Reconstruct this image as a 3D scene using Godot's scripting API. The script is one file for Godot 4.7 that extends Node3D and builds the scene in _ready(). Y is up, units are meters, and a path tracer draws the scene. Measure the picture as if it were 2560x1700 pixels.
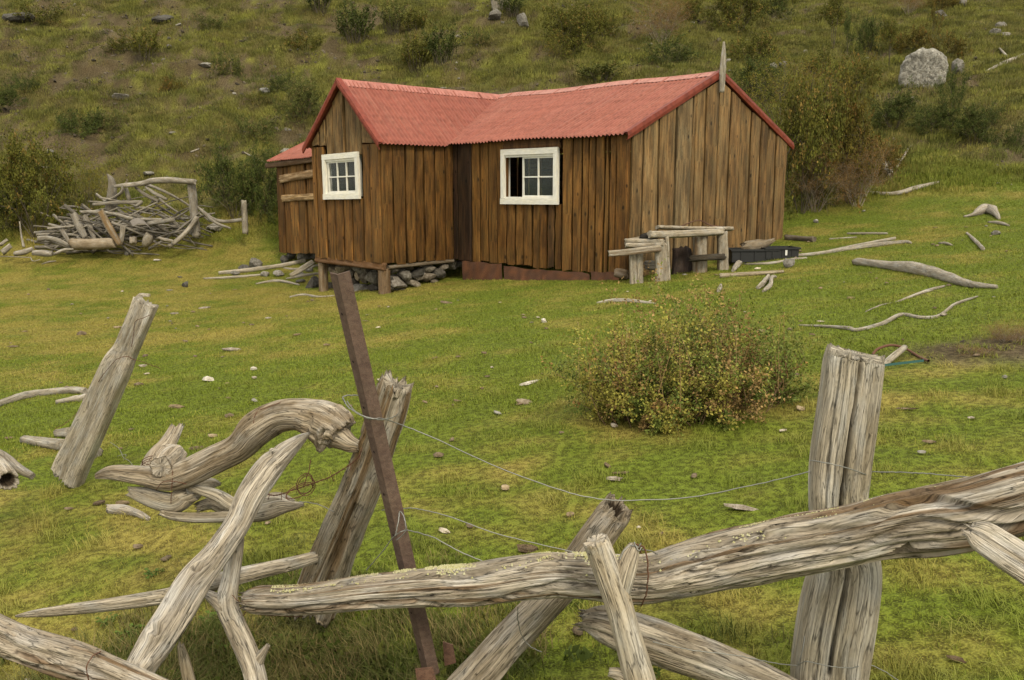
extends Node3D
# A timber hut with a red iron roof on a grazed slope, an old log fence in front of it. Units are metres; the camera stands at the origin and looks along -z.

class MB:
	var v := PackedVector3Array()
	var c := PackedColorArray()
	var uv := PackedVector2Array()
	var ix := PackedInt32Array()
	var col := Color.WHITE
	func p(a: Vector3, t := Vector2.ZERO) -> int:
		v.append(a)
		c.append(col)
		uv.append(t)
		return v.size() - 1
	func tri(a: int, b: int, d: int) -> void:
		ix.append(a)
		ix.append(b)
		ix.append(d)
	func quad(a: int, b: int, d: int, e: int) -> void:
		tri(a, b, d)
		tri(a, d, e)
	func box(tf: Transform3D, s: Vector3) -> void:
		# a box of size s about tf, edges broken by a small chamfer
		var h := s * 0.5
		for ax in 3:
			for sg in [-1.0, 1.0]:
				var n := Vector3.ZERO
				n[ax] = sg
				var t := Vector3.ZERO
				t[(ax + 1) % 3] = sg
				var w := n.cross(t)
				var k: Array[int] = []
				for q in [[-1, -1], [-1, 1], [1, 1], [1, -1]]:
					var l: Vector3 = (n + t * q[0] + w * q[1]) * h
					var long_ax := 0 if s.x >= s.y and s.x >= s.z else (1 if s.y >= s.z else 2)
					k.append(p(tf * l, Vector2((l[(long_ax + 1) % 3] + l[(long_ax + 2) % 3]) * 4.0, l[long_ax] * 1.2)))
				quad(k[0], k[1], k[2], k[3])
	func mesh(smooth := true) -> ArrayMesh:
		var a := []
		a.resize(Mesh.ARRAY_MAX)
		a[Mesh.ARRAY_VERTEX] = v
		a[Mesh.ARRAY_COLOR] = c
		a[Mesh.ARRAY_TEX_UV] = uv
		a[Mesh.ARRAY_INDEX] = ix
		var m := ArrayMesh.new()
		if not smooth:
			m.add_surface_from_arrays(Mesh.PRIMITIVE_TRIANGLES, a)
			return m
		var st := SurfaceTool.new()
		st.create_from_arrays(a)
		st.generate_normals()
		st.index()
		return st.commit()

var rng := RandomNumberGenerator.new()
var nz := FastNoiseLite.new()
var nf := FastNoiseLite.new()
var M := {}
var used := {}

func R(a: float, b: float) -> float:
	return rng.randf_range(a, b)

func numbered(parent: Node, called: String) -> String:
	var key := str(parent.get_instance_id()) + called
	var n: int = used.get(key, 0)
	used[key] = n + 1
	return called if n == 0 else "%s_%03d" % [called, n]

func tag(o: Node3D, label := "", category := "", group := "", kind := "") -> Node3D:
	if label: o.set_meta("label", label)
	if category: o.set_meta("category", category)
	if group: o.set_meta("group", group)
	if kind: o.set_meta("kind", kind)
	return o

func thing(called: String, label: String, category: String, at: Vector3, group := "") -> Node3D:
	var o := Node3D.new()
	o.name = numbered(self, called)
	o.position = at
	add_child(o, true)
	tag(o, label, category, group)
	return o

func part(parent: Node, called: String, m: Mesh, mat: Material, label := "") -> MeshInstance3D:
	var o := MeshInstance3D.new()
	o.name = numbered(parent, called)
	o.mesh = m
	o.material_override = mat
	parent.add_child(o, true)
	if label: o.set_meta("label", label)
	return o

func single(called: String, label: String, category: String, group: String, at: Vector3, m: Mesh, mat: Material) -> MeshInstance3D:
	var o := part(self, called, m, mat)
	o.position = at
	tag(o, label, category, group)
	return o

# ---------------------------------------------------------------- ground
func sp(t: float, w: float) -> float:
	return w * log(1.0 + exp(clampf(t / w, -30.0, 30.0)))

func ground_shape(x: float, d: float) -> float:
	var t := 0.11 * (x - 1.07)
	t = -0.8 + sp(t + 0.8, 0.12)
	t = 1.6 - sp(1.6 - t, 0.2)
	var s := lerpf(0.56, 0.34, smoothstep(-8.0, 14.0, x))
	var foot := lerpf(23.5, 20.0, smoothstep(-6.0, 6.0, x))
	t += s * sp(d - foot, 1.5)
	t -= 0.22 * exp(-((x + 0.85) ** 2 + (d - 2.95) ** 2) / 0.16)
	t += 0.06 * exp(-((x + 1.6) ** 2 + (d - 4.5) ** 2) / 0.5)
	return t

func steep(d: float, x: float) -> float:
	return smoothstep(0.0, 7.0, d - lerpf(23.5, 19.5, smoothstep(-6.0, 6.0, x)))

func ground(x: float, z: float) -> float:
	var d := -z
	var k := steep(d, x)
	var y := ground_shape(x, d) + 0.025 * nz.get_noise_2d(x * 0.9, d * 0.9) + 0.012 * nz.get_noise_2d(x * 3.1 + 50.0, d * 3.1)
	if k > 0.0:
		# sheep tracks and slumps on the hillside
		var terr := y * 1.35 + 0.6 * nz.get_noise_2d(x * 0.16, d * 0.16) + 0.05 * x
		var saw := terr - floorf(terr)
		y += k * (0.26 * (smoothstep(0.0, 0.75, saw) - smoothstep(0.75, 1.0, saw)) * (0.5 + 0.9 * nz.get_noise_2d(x * 0.3, d * 0.3 + 90.0)) + 0.28 * nz.get_noise_2d(x * 0.5, d * 0.5 + 33.0) + 0.07 * nz.get_noise_2d(x * 2.3, d * 2.3 + 7.0))
	return y

func on(x: float, z: float, up := 0.0) -> Vector3:
	return Vector3(x, ground(x, z) + up, z)

func bare(x: float, d: float) -> float:
	# 1 where soil shows between the grass
	var k := steep(d, x)
	var n := 0.5 + 0.75 * nz.get_noise_2d(x * 0.28 + 11.0, d * 0.34) + 0.5 * nz.get_noise_2d(x * 1.1, d * 1.4 + 60.0)
	var left := smoothstep(4.0, -12.0, x)
	n += 0.5 * nz.get_noise_2d(x * 2.4, d * 3.6 + 160.0)
	var b := k * smoothstep(0.6 - 0.3 * left, 0.92 - 0.26 * left, n)
	b = maxf(b, smoothstep(1.0, 0.35, Vector2((x - 4.05) / 1.15, (d - 7.2) / 0.8).length() + 0.35 * nz.get_noise_2d(x * 1.7, d * 1.7)))
	b = maxf(b, smoothstep(1.0, 0.5, Vector2((x - 13.6) / 2.2, (d - 23.6) / 2.2).length() + 0.35 * nz.get_noise_2d(x * 0.9, d * 0.9)))
	b = maxf(b, 0.8 * smoothstep(1.0, 0.4, Vector2((x + 0.95) / 0.6, (d - 3.1) / 0.34).length()))
	return b

func turf_color(x: float, d: float) -> Color:
	var k := steep(d, x)
	var dry := 0.46 + 0.55 * nz.get_noise_2d(x * 0.35 + 200.0, d * 0.5) + 0.6 * nz.get_noise_2d(x * 1.3, d * 1.9 + 300.0)
	dry += 0.36 * smoothstep(-0.3, -2.0, x) * smoothstep(6.5, 3.5, d)
	dry += 0.36 * smoothstep(9.5, 15.0, d) * smoothstep(3.0, -5.0, x) * (1.0 - k)
	dry -= 0.2 * smoothstep(6.0, 9.5, d) * smoothstep(11.5, 9.0, d)
	dry += 0.1 * k
	var green := Color(0.148, 0.188, 0.021)
	var straw := Color(0.3, 0.252, 0.06)
	var dark := Color(0.1, 0.132, 0.015)
	var c := green.lerp(straw, smoothstep(0.28, 1.12, dry))
	c = c.lerp(dark, 0.5 * smoothstep(0.12, 0.6, nz.get_noise_2d(x * 2.1 + 400.0, d * 2.6)))
	if k > 0.0:
		var hn := nz.get_noise_2d(x * 0.5, d * 0.6 + 500.0)
		var olive := Color(0.145, 0.142, 0.036).lerp(Color(0.165, 0.137, 0.052), smoothstep(-0.1, 0.5, hn))
		olive = olive.lerp(Color(0.225, 0.225, 0.048), smoothstep(0.1, 0.45, nz.get_noise_2d(x * 0.55 + 40.0 + d * 0.1, d * 1.7)))
		olive = olive.lerp(Color(0.07, 0.068, 0.024), smoothstep(0.1, 0.5, nz.get_noise_2d(x * 1.2 + 940.0, d * 1.9)))
		c = c.lerp(olive, k * 0.85)
	return c

func soil_color(x: float, d: float) -> Color:
	return Color(0.098, 0.075, 0.038).lerp(Color(0.15, 0.118, 0.066), smoothstep(-0.3, 0.5, nz.get_noise_2d(x * 1.2 + 70.0, d * 1.2)))

# ---------------------------------------------------------------- textures and materials
func noise_bytes(w: int, h: int, from_w: int, from_h: int, freq: float, seed_: int, oct := 3) -> PackedByteArray:
	var n := FastNoiseLite.new()
	n.noise_type = FastNoiseLite.TYPE_SIMPLEX_SMOOTH
	n.seed = seed_
	n.frequency = freq
	n.fractal_octaves = oct
	var im := n.get_seamless_image(from_w, from_h)
	im.convert(Image.FORMAT_L8)
	if from_w != w or from_h != h:
		im.resize(w, h, Image.INTERPOLATE_CUBIC)
	return im.get_data()

func grain(seed_: int, lo: float, hi: float, tint_a: Color, tint_b: Color, crack: float, streak := 0.0) -> Array:
	# wood seen along the grain (v): [albedo, relief]
	var w := 256
	var h := 1024
	var fine := noise_bytes(w, h, 256, 32, 0.11, seed_, 2)
	var mid := noise_bytes(w, h, 256, 64, 0.035, seed_ + 1, 3)
	var blot := noise_bytes(w, h, 64, 128, 0.03, seed_ + 2, 4)
	var fleck := noise_bytes(w, h, 256, 256, 0.16, seed_ + 3, 2)
	var str_ := noise_bytes(w, h, 128, 64, 0.022, seed_ + 4, 2)
	var kn := RandomNumberGenerator.new()
	kn.seed = seed_
	var knots := []
	for i in 2: knots.append(Vector3(kn.randf_range(10, 246), kn.randf_range(20, 1000), kn.randf_range(6, 13)))
	var a := PackedByteArray()
	var b := PackedByteArray()
	a.resize(w * h * 3)
	b.resize(w * h)
	for i in w * h:
		var f := fine[i] / 255.0
		var m := mid[i] / 255.0
		var bl := blot[i] / 255.0
		var line := 1.0 - clampf(absf(m - 0.5) * 20.0, 0.0, 1.0)
		var line2 := 1.0 - clampf(absf(f - 0.42) * 16.0, 0.0, 1.0)
		var val := lo + (hi - lo) * clampf(0.5 * f + 0.3 * m + 0.35 * bl + 0.22 * (fleck[i] / 255.0) - 0.18, 0.0, 1.0)
		val *= 1.0 - crack * (0.6 * line + 0.35 * line2)
		if streak > 0.0:
			val *= 1.0 - streak * smoothstep(0.55, 0.72, str_[i] / 255.0 + 0.12 * (f - 0.5))
			val *= 1.0 + streak * 0.35 * smoothstep(0.42, 0.3, str_[i] / 255.0)
			var py := i / w
			for q: Vector3 in knots:
				if absf(py - q.y) < 40.0:
					var e := Vector2((i % w - q.x) / q.z, (py - q.y) / (q.z * 1.7)).length()
					if e < 2.2: val *= lerpf(0.5, 1.0, smoothstep(0.5, 2.0, e + 0.5 * (f - 0.5)))
		var t := clampf((bl - 0.35) * 2.2, 0.0, 1.0)
		a[i * 3] = int(clampf(val * lerpf(tint_a.r, tint_b.r, t), 0.0, 1.0) * 255.0)
		a[i * 3 + 1] = int(clampf(val * lerpf(tint_a.g, tint_b.g, t), 0.0, 1.0) * 255.0)
		a[i * 3 + 2] = int(clampf(val * lerpf(tint_a.b, tint_b.b, t), 0.0, 1.0) * 255.0)
		b[i] = int(clampf(0.35 * f + 0.35 * m + 0.3 - 0.45 * line - 0.2 * line2, 0.0, 1.0) * 255.0)
	return [ImageTexture.create_from_image(Image.create_from_data(w, h, false, Image.FORMAT_RGB8, a)), ImageTexture.create_from_image(Image.create_from_data(w, h, false, Image.FORMAT_L8, b))]

func speckle(seed_: int, freq: float, a: Color, b: Color, c: Color, size := 512) -> Array:
	var n1 := noise_bytes(size, size, size, size, freq, seed_, 5)
	var n2 := noise_bytes(size, size, size, size, freq * 5.0, seed_ + 1, 3)
	var out := PackedByteArray()
	var hgt := PackedByteArray()
	out.resize(size * size * 3)
	hgt.resize(size * size)
	for i in size * size:
		var x := n1[i] / 255.0
		var y := n2[i] / 255.0
		var k := a.lerp(b, clampf((x - 0.3) * 2.5, 0.0, 1.0)).lerp(c, clampf((y - 0.6) * 5.0, 0.0, 1.0))
		k = k * (0.75 + 0.5 * y)
		out[i * 3] = int(clampf(k.r, 0, 1) * 255.0)
		out[i * 3 + 1] = int(clampf(k.g, 0, 1) * 255.0)
		out[i * 3 + 2] = int(clampf(k.b, 0, 1) * 255.0)
		hgt[i] = int(clampf(0.6 * x + 0.4 * y, 0, 1) * 255.0)
	return [ImageTexture.create_from_image(Image.create_from_data(size, size, false, Image.FORMAT_RGB8, out)), ImageTexture.create_from_image(Image.create_from_data(size, size, false, Image.FORMAT_L8, hgt))]

func mat(tex: Array, rough: float, relief := 0.0, tri_scale := 0.0, spec := 0.25) -> StandardMaterial3D:
	var m := StandardMaterial3D.new()
	m.vertex_color_use_as_albedo = true
	m.roughness = rough
	m.metallic_specular = spec
	if tex.size():
		m.albedo_texture = tex[0]
		if relief > 0.0:
			m.heightmap_enabled = true
			m.heightmap_texture = tex[1]
			m.heightmap_scale = relief
	if tri_scale > 0.0:
		m.uv1_triplanar = true
		m.uv1_scale = Vector3.ONE * tri_scale
	return m

func make_materials() -> void:
	var g1 := grain(11, 0.6, 1.0, Color(1.0, 0.97, 0.92), Color(0.93, 0.93, 0.93), 0.55)
	var g2 := grain(31, 0.55, 1.0, Color(1.0, 0.97, 0.92), Color(0.88, 0.9, 0.9), 0.45, 0.2)
	M.plank = mat(g2, 0.72, 0.5, 0.0, 0.3)
	M.wood = mat(g1, 0.9, 0.5)
	M.paint_wood = mat(grain(71, 0.74, 1.0, Color(1, 1, 1), Color(0.97, 0.96, 0.93), 0.12), 0.55, 0.1)
	var sp1 := speckle(5, 0.02, Color(0.75, 0.73, 0.7), Color(1, 1, 1), Color(0.5, 0.47, 0.42))
	M.stone = mat(sp1, 0.92, 1.2, 1.6)
	M.soil = mat(speckle(8, 0.03, Color(0.6, 0.58, 0.55), Color(0.95, 0.95, 0.95), Color(1, 1, 1)), 0.97, 2.0, 0.9)
	M.soil.uv1_world_triplanar = true
	M.iron = mat(speckle(15, 0.008, Color(0.93, 0.9, 0.88), Color(1, 1, 1), Color(0.97, 0.97, 0.97)), 0.6, 0.0, 0.35, 0.3)
	M.rust = mat(speckle(21, 0.03, Color(0.82, 0.8, 0.8), Color(1, 0.98, 0.96), Color(0.9, 0.8, 0.74)), 0.85, 0.2, 3.0)
	M.wire = StandardMaterial3D.new()
	M.wire.albedo_color = Color(0.5, 0.5, 0.48)
	M.wire.metallic = 0.7
	M.wire.roughness = 0.5
	M.rusty_wire = StandardMaterial3D.new()
	M.rusty_wire.albedo_color = Color(0.34, 0.22, 0.15)
	M.rusty_wire.roughness = 0.9
	M.plastic = StandardMaterial3D.new()
	M.plastic.albedo_color = Color(0.075, 0.08, 0.085)
	M.plastic.roughness = 0.55
	M.glass = StandardMaterial3D.new()
	M.glass.transparency = BaseMaterial3D.TRANSPARENCY_ALPHA
	M.glass.albedo_color = Color(0.3, 0.36, 0.33, 0.1)
	M.glass.roughness = 0.06
	M.glass.metallic_specular = 0.24
	M.leaf = StandardMaterial3D.new()
	M.leaf.vertex_color_use_as_albedo = true
	M.leaf.roughness = 0.75
	M.leaf.metallic_specular = 0.25
	M.leaf.backlight_enabled = true
	M.leaf.backlight = Color(0.35, 0.35, 0.3)
	M.leaf_olive = M.leaf.duplicate()
	M.leaf_olive.albedo_color = Color(1.0, 0.96, 0.8)
	M.leaf_brown = M.leaf.duplicate()
	M.leaf_brown.albedo_color = Color(1.0, 0.88, 0.74)
	M.leaf_deep = M.leaf.duplicate()
	M.leaf_deep.albedo_color = Color(0.8, 0.86, 0.8)
	M.twig = mat([], 0.95)

# ---------------------------------------------------------------- timber, stones, wire
func cat(p: Array, t: float) -> Vector4:
	var n := p.size()
	var f := clampf(t, 0.0, 1.0) * (n - 1)
	var i := mini(int(f), n - 2)
	var u := f - i
	var a: Vector4 = p[maxi(i - 1, 0)]
	var b: Vector4 = p[i]
	var c: Vector4 = p[i + 1]
	var d: Vector4 = p[mini(i + 2, n - 1)]
	return 0.5 * (2.0 * b + (c - a) * u + (2.0 * a - 5.0 * b + 4.0 * c - d) * u * u + (3.0 * b - a - 3.0 * c + d) * u * u * u)

func v3(q: Vector4) -> Vector3:
	return Vector3(q.x, q.y, q.z)

const GREY := Color(0.43, 0.385, 0.315)

func sweep(b: MB, path: Array, off: Vector3, o := {}) -> void:
	# weathered timber along a path of (x, y, z, half width): grooved, cracked, with broken ends
	var seg: int = o.get("seg", 14)
	var length := 0.0
	for i in path.size() - 1:
		length += v3(path[i]).distance_to(v3(path[i + 1]))
	var rings := clampi(int(length / float(o.get("step", 0.05))), 3, 420)
	var front: Vector3 = o.get("front", Vector3(0.05, 0.25, 1.0))
	var flat: float = o.get("flat", 1.0)
	var pw: float = o.get("box", 2.0)
	var rough: float = o.get("rough", 0.09)
	var lump: float = o.get("lump", 0.1)
	var crack: float = o.get("crack", 0.0)
	var cuts: Array = o.get("cuts", [])
	var knots: Array = o.get("knots", [])
	var jag: float = o.get("jag", 0.4)
	var base: Color = o.get("col", GREY)
	var alt: Color = o.get("alt", base * 0.62)
	base = base.lerp(Color(base.get_luminance(), base.get_luminance(), base.get_luminance()), 0.36) * 1.5
	alt *= 1.2
	var brown: float = o.get("brown", 0.0)
	var bcol: Color = o.get("bcol", Color(0.2, 0.12, 0.055))
	var sd := R(0.0, 500.0)
	var fs := v3(path[0]).distance_to(v3(path[path.size() - 1]))
	var wraps := maxf(1.0, roundf(TAU * (path[path.size() / 2] as Vector4).w / 0.16))
	var uo := R(0, 1)
	var vo := R(0, 1)
	var first := b.v.size()
	var prev_n := Vector3.ZERO
	for i in rings + 1:
		var t := float(i) / rings
		var q := cat(path, t)
		var t2 := (v3(cat(path, minf(t + 0.01, 1.0))) - v3(cat(path, maxf(t - 0.01, 0.0)))).normalized()
		var n := front - t2 * front.dot(t2)
		if n.length() < 0.3:
			n = prev_n - t2 * prev_n.dot(t2) if prev_n != Vector3.ZERO else t2.cross(Vector3(0.9, 0.1, 0.3))
		n = n.normalized()
		prev_n = n
		var w := t2.cross(n)
		var s := t * length
		var r := maxf(q.w, 0.0008)
		for j in seg + 1:
			var jj := j % seg
			var a := TAU * jj / seg
			var ca := cos(a)
			var sa := sin(a)
			var rr := r
			if pw != 2.0 or flat != 1.0:
				rr = r / pow(pow(absf(ca) / flat, pw) + pow(absf(sa), pw), 1.0 / pw)
			var g := nz.get_noise_3d(ca * 2.6 + sd, sa * 2.6, s * 0.6)
			var g2 := nf.get_noise_3d(ca * 6.5, sa * 6.5 + sd, s * 0.5)
			var lo := nz.get_noise_3d(ca * 0.7, sa * 0.7 + sd * 2.0, s * 3.2 + 20.0)
			var dr := rough * (0.45 * g + 0.42 * g2) + lump * lo
			if crack > 0.0:
				var cn := nz.get_noise_3d(ca * 1.9 + sd, sa * 1.9 + 40.0, s * 0.55 + 9.0)
				dr -= crack * (1.0 - smoothstep(0.018, 0.05, absf(cn)))
				var cn2 := nz.get_noise_3d(ca * 3.4 + sd * 3.0, sa * 3.4 + 10.0, s * 0.8 + 90.0)
				dr -= crack * 0.7 * (1.0 - smoothstep(0.02, 0.055, absf(cn2))) * smoothstep(-0.2, 0.2, lo)
			for cu in cuts:
				# a long split: [angle, half width, depth, from, to, wander]
				var ang := wrapf(a - cu[0] - (cu[6] * t if cu.size() > 6 else 0.0) - cu[5] * nz.get_noise_2d(s * 2.0, sd), -PI, PI)
				if t > cu[3] and t < cu[4]:
					dr -= cu[2] * 1.25 * (1.0 - smoothstep(0.5, 1.0, absf(ang) / cu[1]))
			for kn in knots:
				# a knot hole or stub scar: [t, angle, size in metres, depth; negative stands out]
				var dk: float = Vector2((s - kn[0] * length), wrapf(a - kn[1], -PI, PI) * r).length() / kn[2]
				dr += kn[3] * (-(1.0 - smoothstep(0.3, 0.75, dk)) + 0.45 * exp(-(dk - 1.0) ** 2 * 6.0))
			rr *= 1.0 + dr
			var pos := v3(q) + (n * ca + w * sa) * rr
			if i == 0 or i == rings:
				pos += t2 * jag * r * nz.get_noise_2d(ca * 2.5 + sd, sa * 2.5) * 1.6
			var k := clampf(0.5 + 0.75 * nz.get_noise_3d(ca * 1.3, sa * 1.3 + sd, s * 2.4) + 0.35 * g, 0.0, 1.0)
			var mott := smoothstep(0.1, 0.55, nf.get_noise_3d(pos.x * 9.0 + sd, pos.y * 9.0, pos.z * 9.0))
			b.col = alt.lerp(base, k).lerp(alt, mott * o.get("mottle", 0.35))
			if brown > 0.0:
				var bk := smoothstep(0.62 - brown, 0.78 - brown * 0.5, 0.5 + 0.6 * nz.get_noise_3d(ca * 1.6 + 77.0, sa * 1.6 + sd, s * 0.9) + 0.25 * g2)
				b.col = b.col.lerp(bcol, bk * 0.8)
			b.p(pos - off, Vector2(float(j) / seg * wraps + uo, s / 0.7 + vo))
	for i in rings:
		for j in seg:
			var k := first + i * (seg + 1) + j
			b.quad(k, k + 1, k + seg + 2, k + seg + 1)
	for e in 2:
		var ring: int = first + (0 if e == 0 else rings * (seg + 1))
		var q: Vector4 = path[0] if e == 0 else path[path.size() - 1]
		var q2: Vector4 = path[1] if e == 0 else path[path.size() - 2]
		var tx := (v3(q) - v3(q2)).normalized()
		b.col = base.lerp(alt, 0.35)
		var hollow: float = o.get("hollow", 0.0) if e == int(o.get("hollow_end", 0)) else 0.0
		var last := ring
		var scales := [[0.88, 0.02], [0.45, 0.0]] if hollow == 0.0 else [[0.82, 0.05], [0.62, -0.25], [0.55, -hollow], [0.2, -hollow * 1.15]]
		for sc in scales:
			var start := b.v.size()
			if sc[1] < -0.2: b.col = Color(0.11, 0.09, 0.065)
			for j in seg + 1:
				var rim := b.v[ring + j] + off - v3(q)
				rim -= tx * rim.dot(tx) * (1.0 - sc[0] * 0.8)
				b.p(v3(q) - off + rim * sc[0] * (1.0 + 0.12 * nz.get_noise_2d(j % seg * 1.7 + sd, sc[0] * 9.0)) + tx * q.w * (sc[1] + 0.12 * jag * nz.get_noise_2d(j % seg * 2.3, sd + sc[0] * 5.0)), Vector2(float(j) / seg * wraps, vo + sc[0] * 0.06))
			for j in seg:
				if e == 1: b.quad(last + j, last + j + 1, start + j + 1, start + j)
				else: b.quad(last + j + 1, last + j, start + j, start + j + 1)
			last = start
		var mid := b.p(v3(q) - off + tx * q.w * (scales[scales.size() - 1][1]), Vector2(0.5, vo))
		for j in seg:
			if e == 1: b.tri(last + j, last + j + 1, mid)
			else: b.tri(last + j + 1, last + j, mid)

func wood(called: String, label: String, category: String, group: String, paths: Array, o := {}) -> MeshInstance3D:
	var b := MB.new()
	var at := v3(paths[0][0])
	for i in paths.size():
		sweep(b, paths[i], at, o)
	return single(called, label, category, group, at, b.mesh(), o.get("mat", M.wood))

func lying(called: String, label: String, category: String, group: String, pts: Array, o := {}) -> MeshInstance3D:
	# timber that lies on the ground: points are (x, z, half width, lift)
	var path := []
	for q: Vector4 in pts:
		var g := ground(q.x, q.y)
		path.append(Vector4(q.x, g + q.z * 0.75 + q.w, q.y, q.z))
	return wood(called, label, category, group, [path], o)

func tube(b: MB, pts: Array, r: float, sides := 6) -> void:
	var first := b.v.size()
	for i in pts.size():
		var t: Vector3 = (pts[mini(i + 1, pts.size() - 1)] - pts[maxi(i - 1, 0)]).normalized()
		var n := t.cross(Vector3(0.13, 0.97, 0.2)).normalized()
		var w := t.cross(n)
		for j in sides:
			var a := TAU * j / sides
			b.p(pts[i] + (n * cos(a) + w * sin(a)) * r)
	for i in pts.size() - 1:
		for j in sides:
			var k := first + i * sides
			b.quad(k + j, k + (j + 1) % sides, k + sides + (j + 1) % sides, k + sides + j)

func curve(pts: Array, n := 8) -> Array:
	var p4 := []
	for p: Vector3 in pts: p4.append(Vector4(p.x, p.y, p.z, 0))
	var out := []
	var total := n * (pts.size() - 1)
	for i in total + 1: out.append(v3(cat(p4, float(i) / total)))
	return out

func wire(label: String, lines: Array, r: float, m: Material, barbs := false) -> void:
	var at: Vector3 = lines[0][0]
	var b := MB.new()
	for l in lines:
		var c := curve(l)
		for i in c.size(): c[i] = c[i] - at
		for i in range(1, c.size() - 1): c[i] = c[i] + Vector3(R(-1, 1), R(-1, 1), R(-1, 1)) * r * 0.5
		if barbs:
			for s in 2:
				var tw := []
				for i in c.size():
					tw.append(c[i] + Vector3(0, cos(i * 1.7 + s * PI), sin(i * 1.7 + s * PI)) * r * 0.9)
				tube(b, tw, r * 0.7, 5)
			for i in range(3, c.size() - 2, 7):
				for s in [-1.0, 1.0]:
					tube(b, [c[i], c[i] + Vector3(R(-0.4, 0.4), s, R(-0.6, 0.6)) * 0.02], r * 0.6, 4)
		else:
			tube(b, c, r)
	single("fence_wire", label, "wire", "old fence wires", at, b.mesh(), m)

func coil(at: Vector3, rx: float, ry: float, turns: float, tilt: Vector3) -> Array:
	var out := []
	var n := int(turns * 9)
	var bs := Basis.from_euler(tilt)
	for i in n + 1:
		var a := TAU * turns * i / n
		out.append(at + bs * Vector3(cos(a) * rx, sin(a) * ry, (float(i) / n - 0.5) * 0.03))
	return out

func rock(seed_: int, size: Vector3, col: Color, sub := 10, cuts := 9, rough := 0.05, mottle := 0.0) -> ArrayMesh:
	var g := RandomNumberGenerator.new()
	g.seed = seed_
	var planes := []
	for i in cuts:
		var n := Vector3(g.randfn(), g.randfn(), g.randfn()).normalized()
		planes.append([n, g.randf_range(0.5, 0.92)])
	var b := MB.new()
	var rows := sub
	var cols := sub * 2
	for i in rows + 1:
		var th := PI * i / rows
		for j in cols:
			var ph := TAU * (j + 0.5 * (i % 2)) / cols
			var d := Vector3(sin(th) * cos(ph), cos(th), sin(th) * sin(ph))
			var r := 1.0
			for pl in planes:
				var k: float = d.dot(pl[0])
				if k > 0.05: r = minf(r, pl[1] / k)
			r *= 1.0 + rough * nz.get_noise_3d(d.x * 2.5 + seed_, d.y * 2.5, d.z * 2.5) * 2.0
			b.col = col * (0.86 + 0.3 * nz.get_noise_3d(d.x * 1.5, d.y * 1.5 + seed_, d.z * 1.5))
			if mottle > 0.0: b.col = b.col.lerp(col * 0.3, mottle * smoothstep(0.05, 0.35, nf.get_noise_3d(d.x * 5.0, d.y * 4.0, d.z * 5.0 + seed_))).lerp(Color(0.56, 0.55, 0.5), mottle * smoothstep(0.2, 0.5, nf.get_noise_3d(d.x * 6.0 + 30.0, d.y * 6.0, d.z * 6.0)))
			b.p(d * r * size * 0.5)
	for i in rows:
		for j in cols:
			var j2 := (j + 1) % cols
			var a := i * cols
			var e := (i + 1) * cols
			if i % 2 == 0:
				b.tri(a + j, a + j2, e + j)
				b.tri(a + j2, e + j2, e + j)
			else:
				b.tri(a + j, a + j2, e + j2)
				b.tri(a + j, e + j2, e + j)
	return b.mesh(cuts == 0 or sub > 14)

func stone(label: String, x: float, z: float, size: Vector3, turn: float, col: Color, group := "", up := 0.25, called := "stone") -> MeshInstance3D:
	var o := single(called, label, called, group, on(x, z, size.y * up), rock(rng.randi() % 9999, size, col, 8), M.stone)
	o.rotation = Vector3(R(-0.25, 0.25), turn, R(-0.25, 0.25))
	return o

func stone_at(label: String, at: Vector3, size: Vector3, turn: float, col: Color, group: String) -> void:
	var o := single("stone", label, "stone", group, at, rock(rng.randi() % 9999, size, col, 8), M.stone)
	o.rotation = Vector3(R(-0.3, 0.3), turn, R(-0.3, 0.3))

func chip(called: String, label: String, category: String, group: String, x: float, z: float, len_: float, wid: float, turn: float, col: Color) -> MeshInstance3D:
	# a small flat piece: bark, dried dung, a splinter of wood or bone
	var b := MB.new()
	var n := 7
	var th := wid * R(0.14, 0.34)
	var ring := []
	for k in 2:
		for i in n:
			var a := TAU * i / n
			var r := R(0.65, 1.1)
			b.col = col * R(0.75, 1.2)
			ring.append(b.p(Vector3(cos(a) * len_ * 0.5 * r, th * (0.75 if k else -0.2) * R(0.5, 1.2), sin(a) * wid * 0.5 * r * (0.8 if k else 1.0)), Vector2(a / TAU, k)))
	b.col = col
	var top := b.p(Vector3(R(-0.1, 0.1) * len_, th * R(0.8, 1.4), 0), Vector2(0.5, 0.5))
	for i in n:
		var j := (i + 1) % n
		b.quad(i, j, n + j, n + i)
		b.tri(n + i, n + j, top)
	var o := single(called, label, category, group, on(x, z, 0.012), b.mesh(called == "dung_pat"), M.stone if called != "bark_piece" else M.wood)
	o.rotation = Vector3(R(-0.15, 0.15), turn, R(-0.15, 0.15))
	return o

# ---------------------------------------------------------------- plants
func leafy(b: MB, at: Vector3, size: float, col: Color, dirn := Vector3.ZERO) -> void:
	var d := Vector3(rng.randfn(), rng.randfn() + 0.3, rng.randfn()).normalized()
	if dirn != Vector3.ZERO: d = (d * 0.7 + dirn).normalized()
	var w := d.cross(Vector3(rng.randfn(), rng.randfn(), rng.randfn())).normalized() * size * 0.32
	b.col = col
	var a := b.p(at)
	var l := b.p(at + d * size * 0.5 + w)
	var t := b.p(at + d * size)
	var r := b.p(at + d * size * 0.5 - w)
	b.quad(a, l, t, r)

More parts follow.
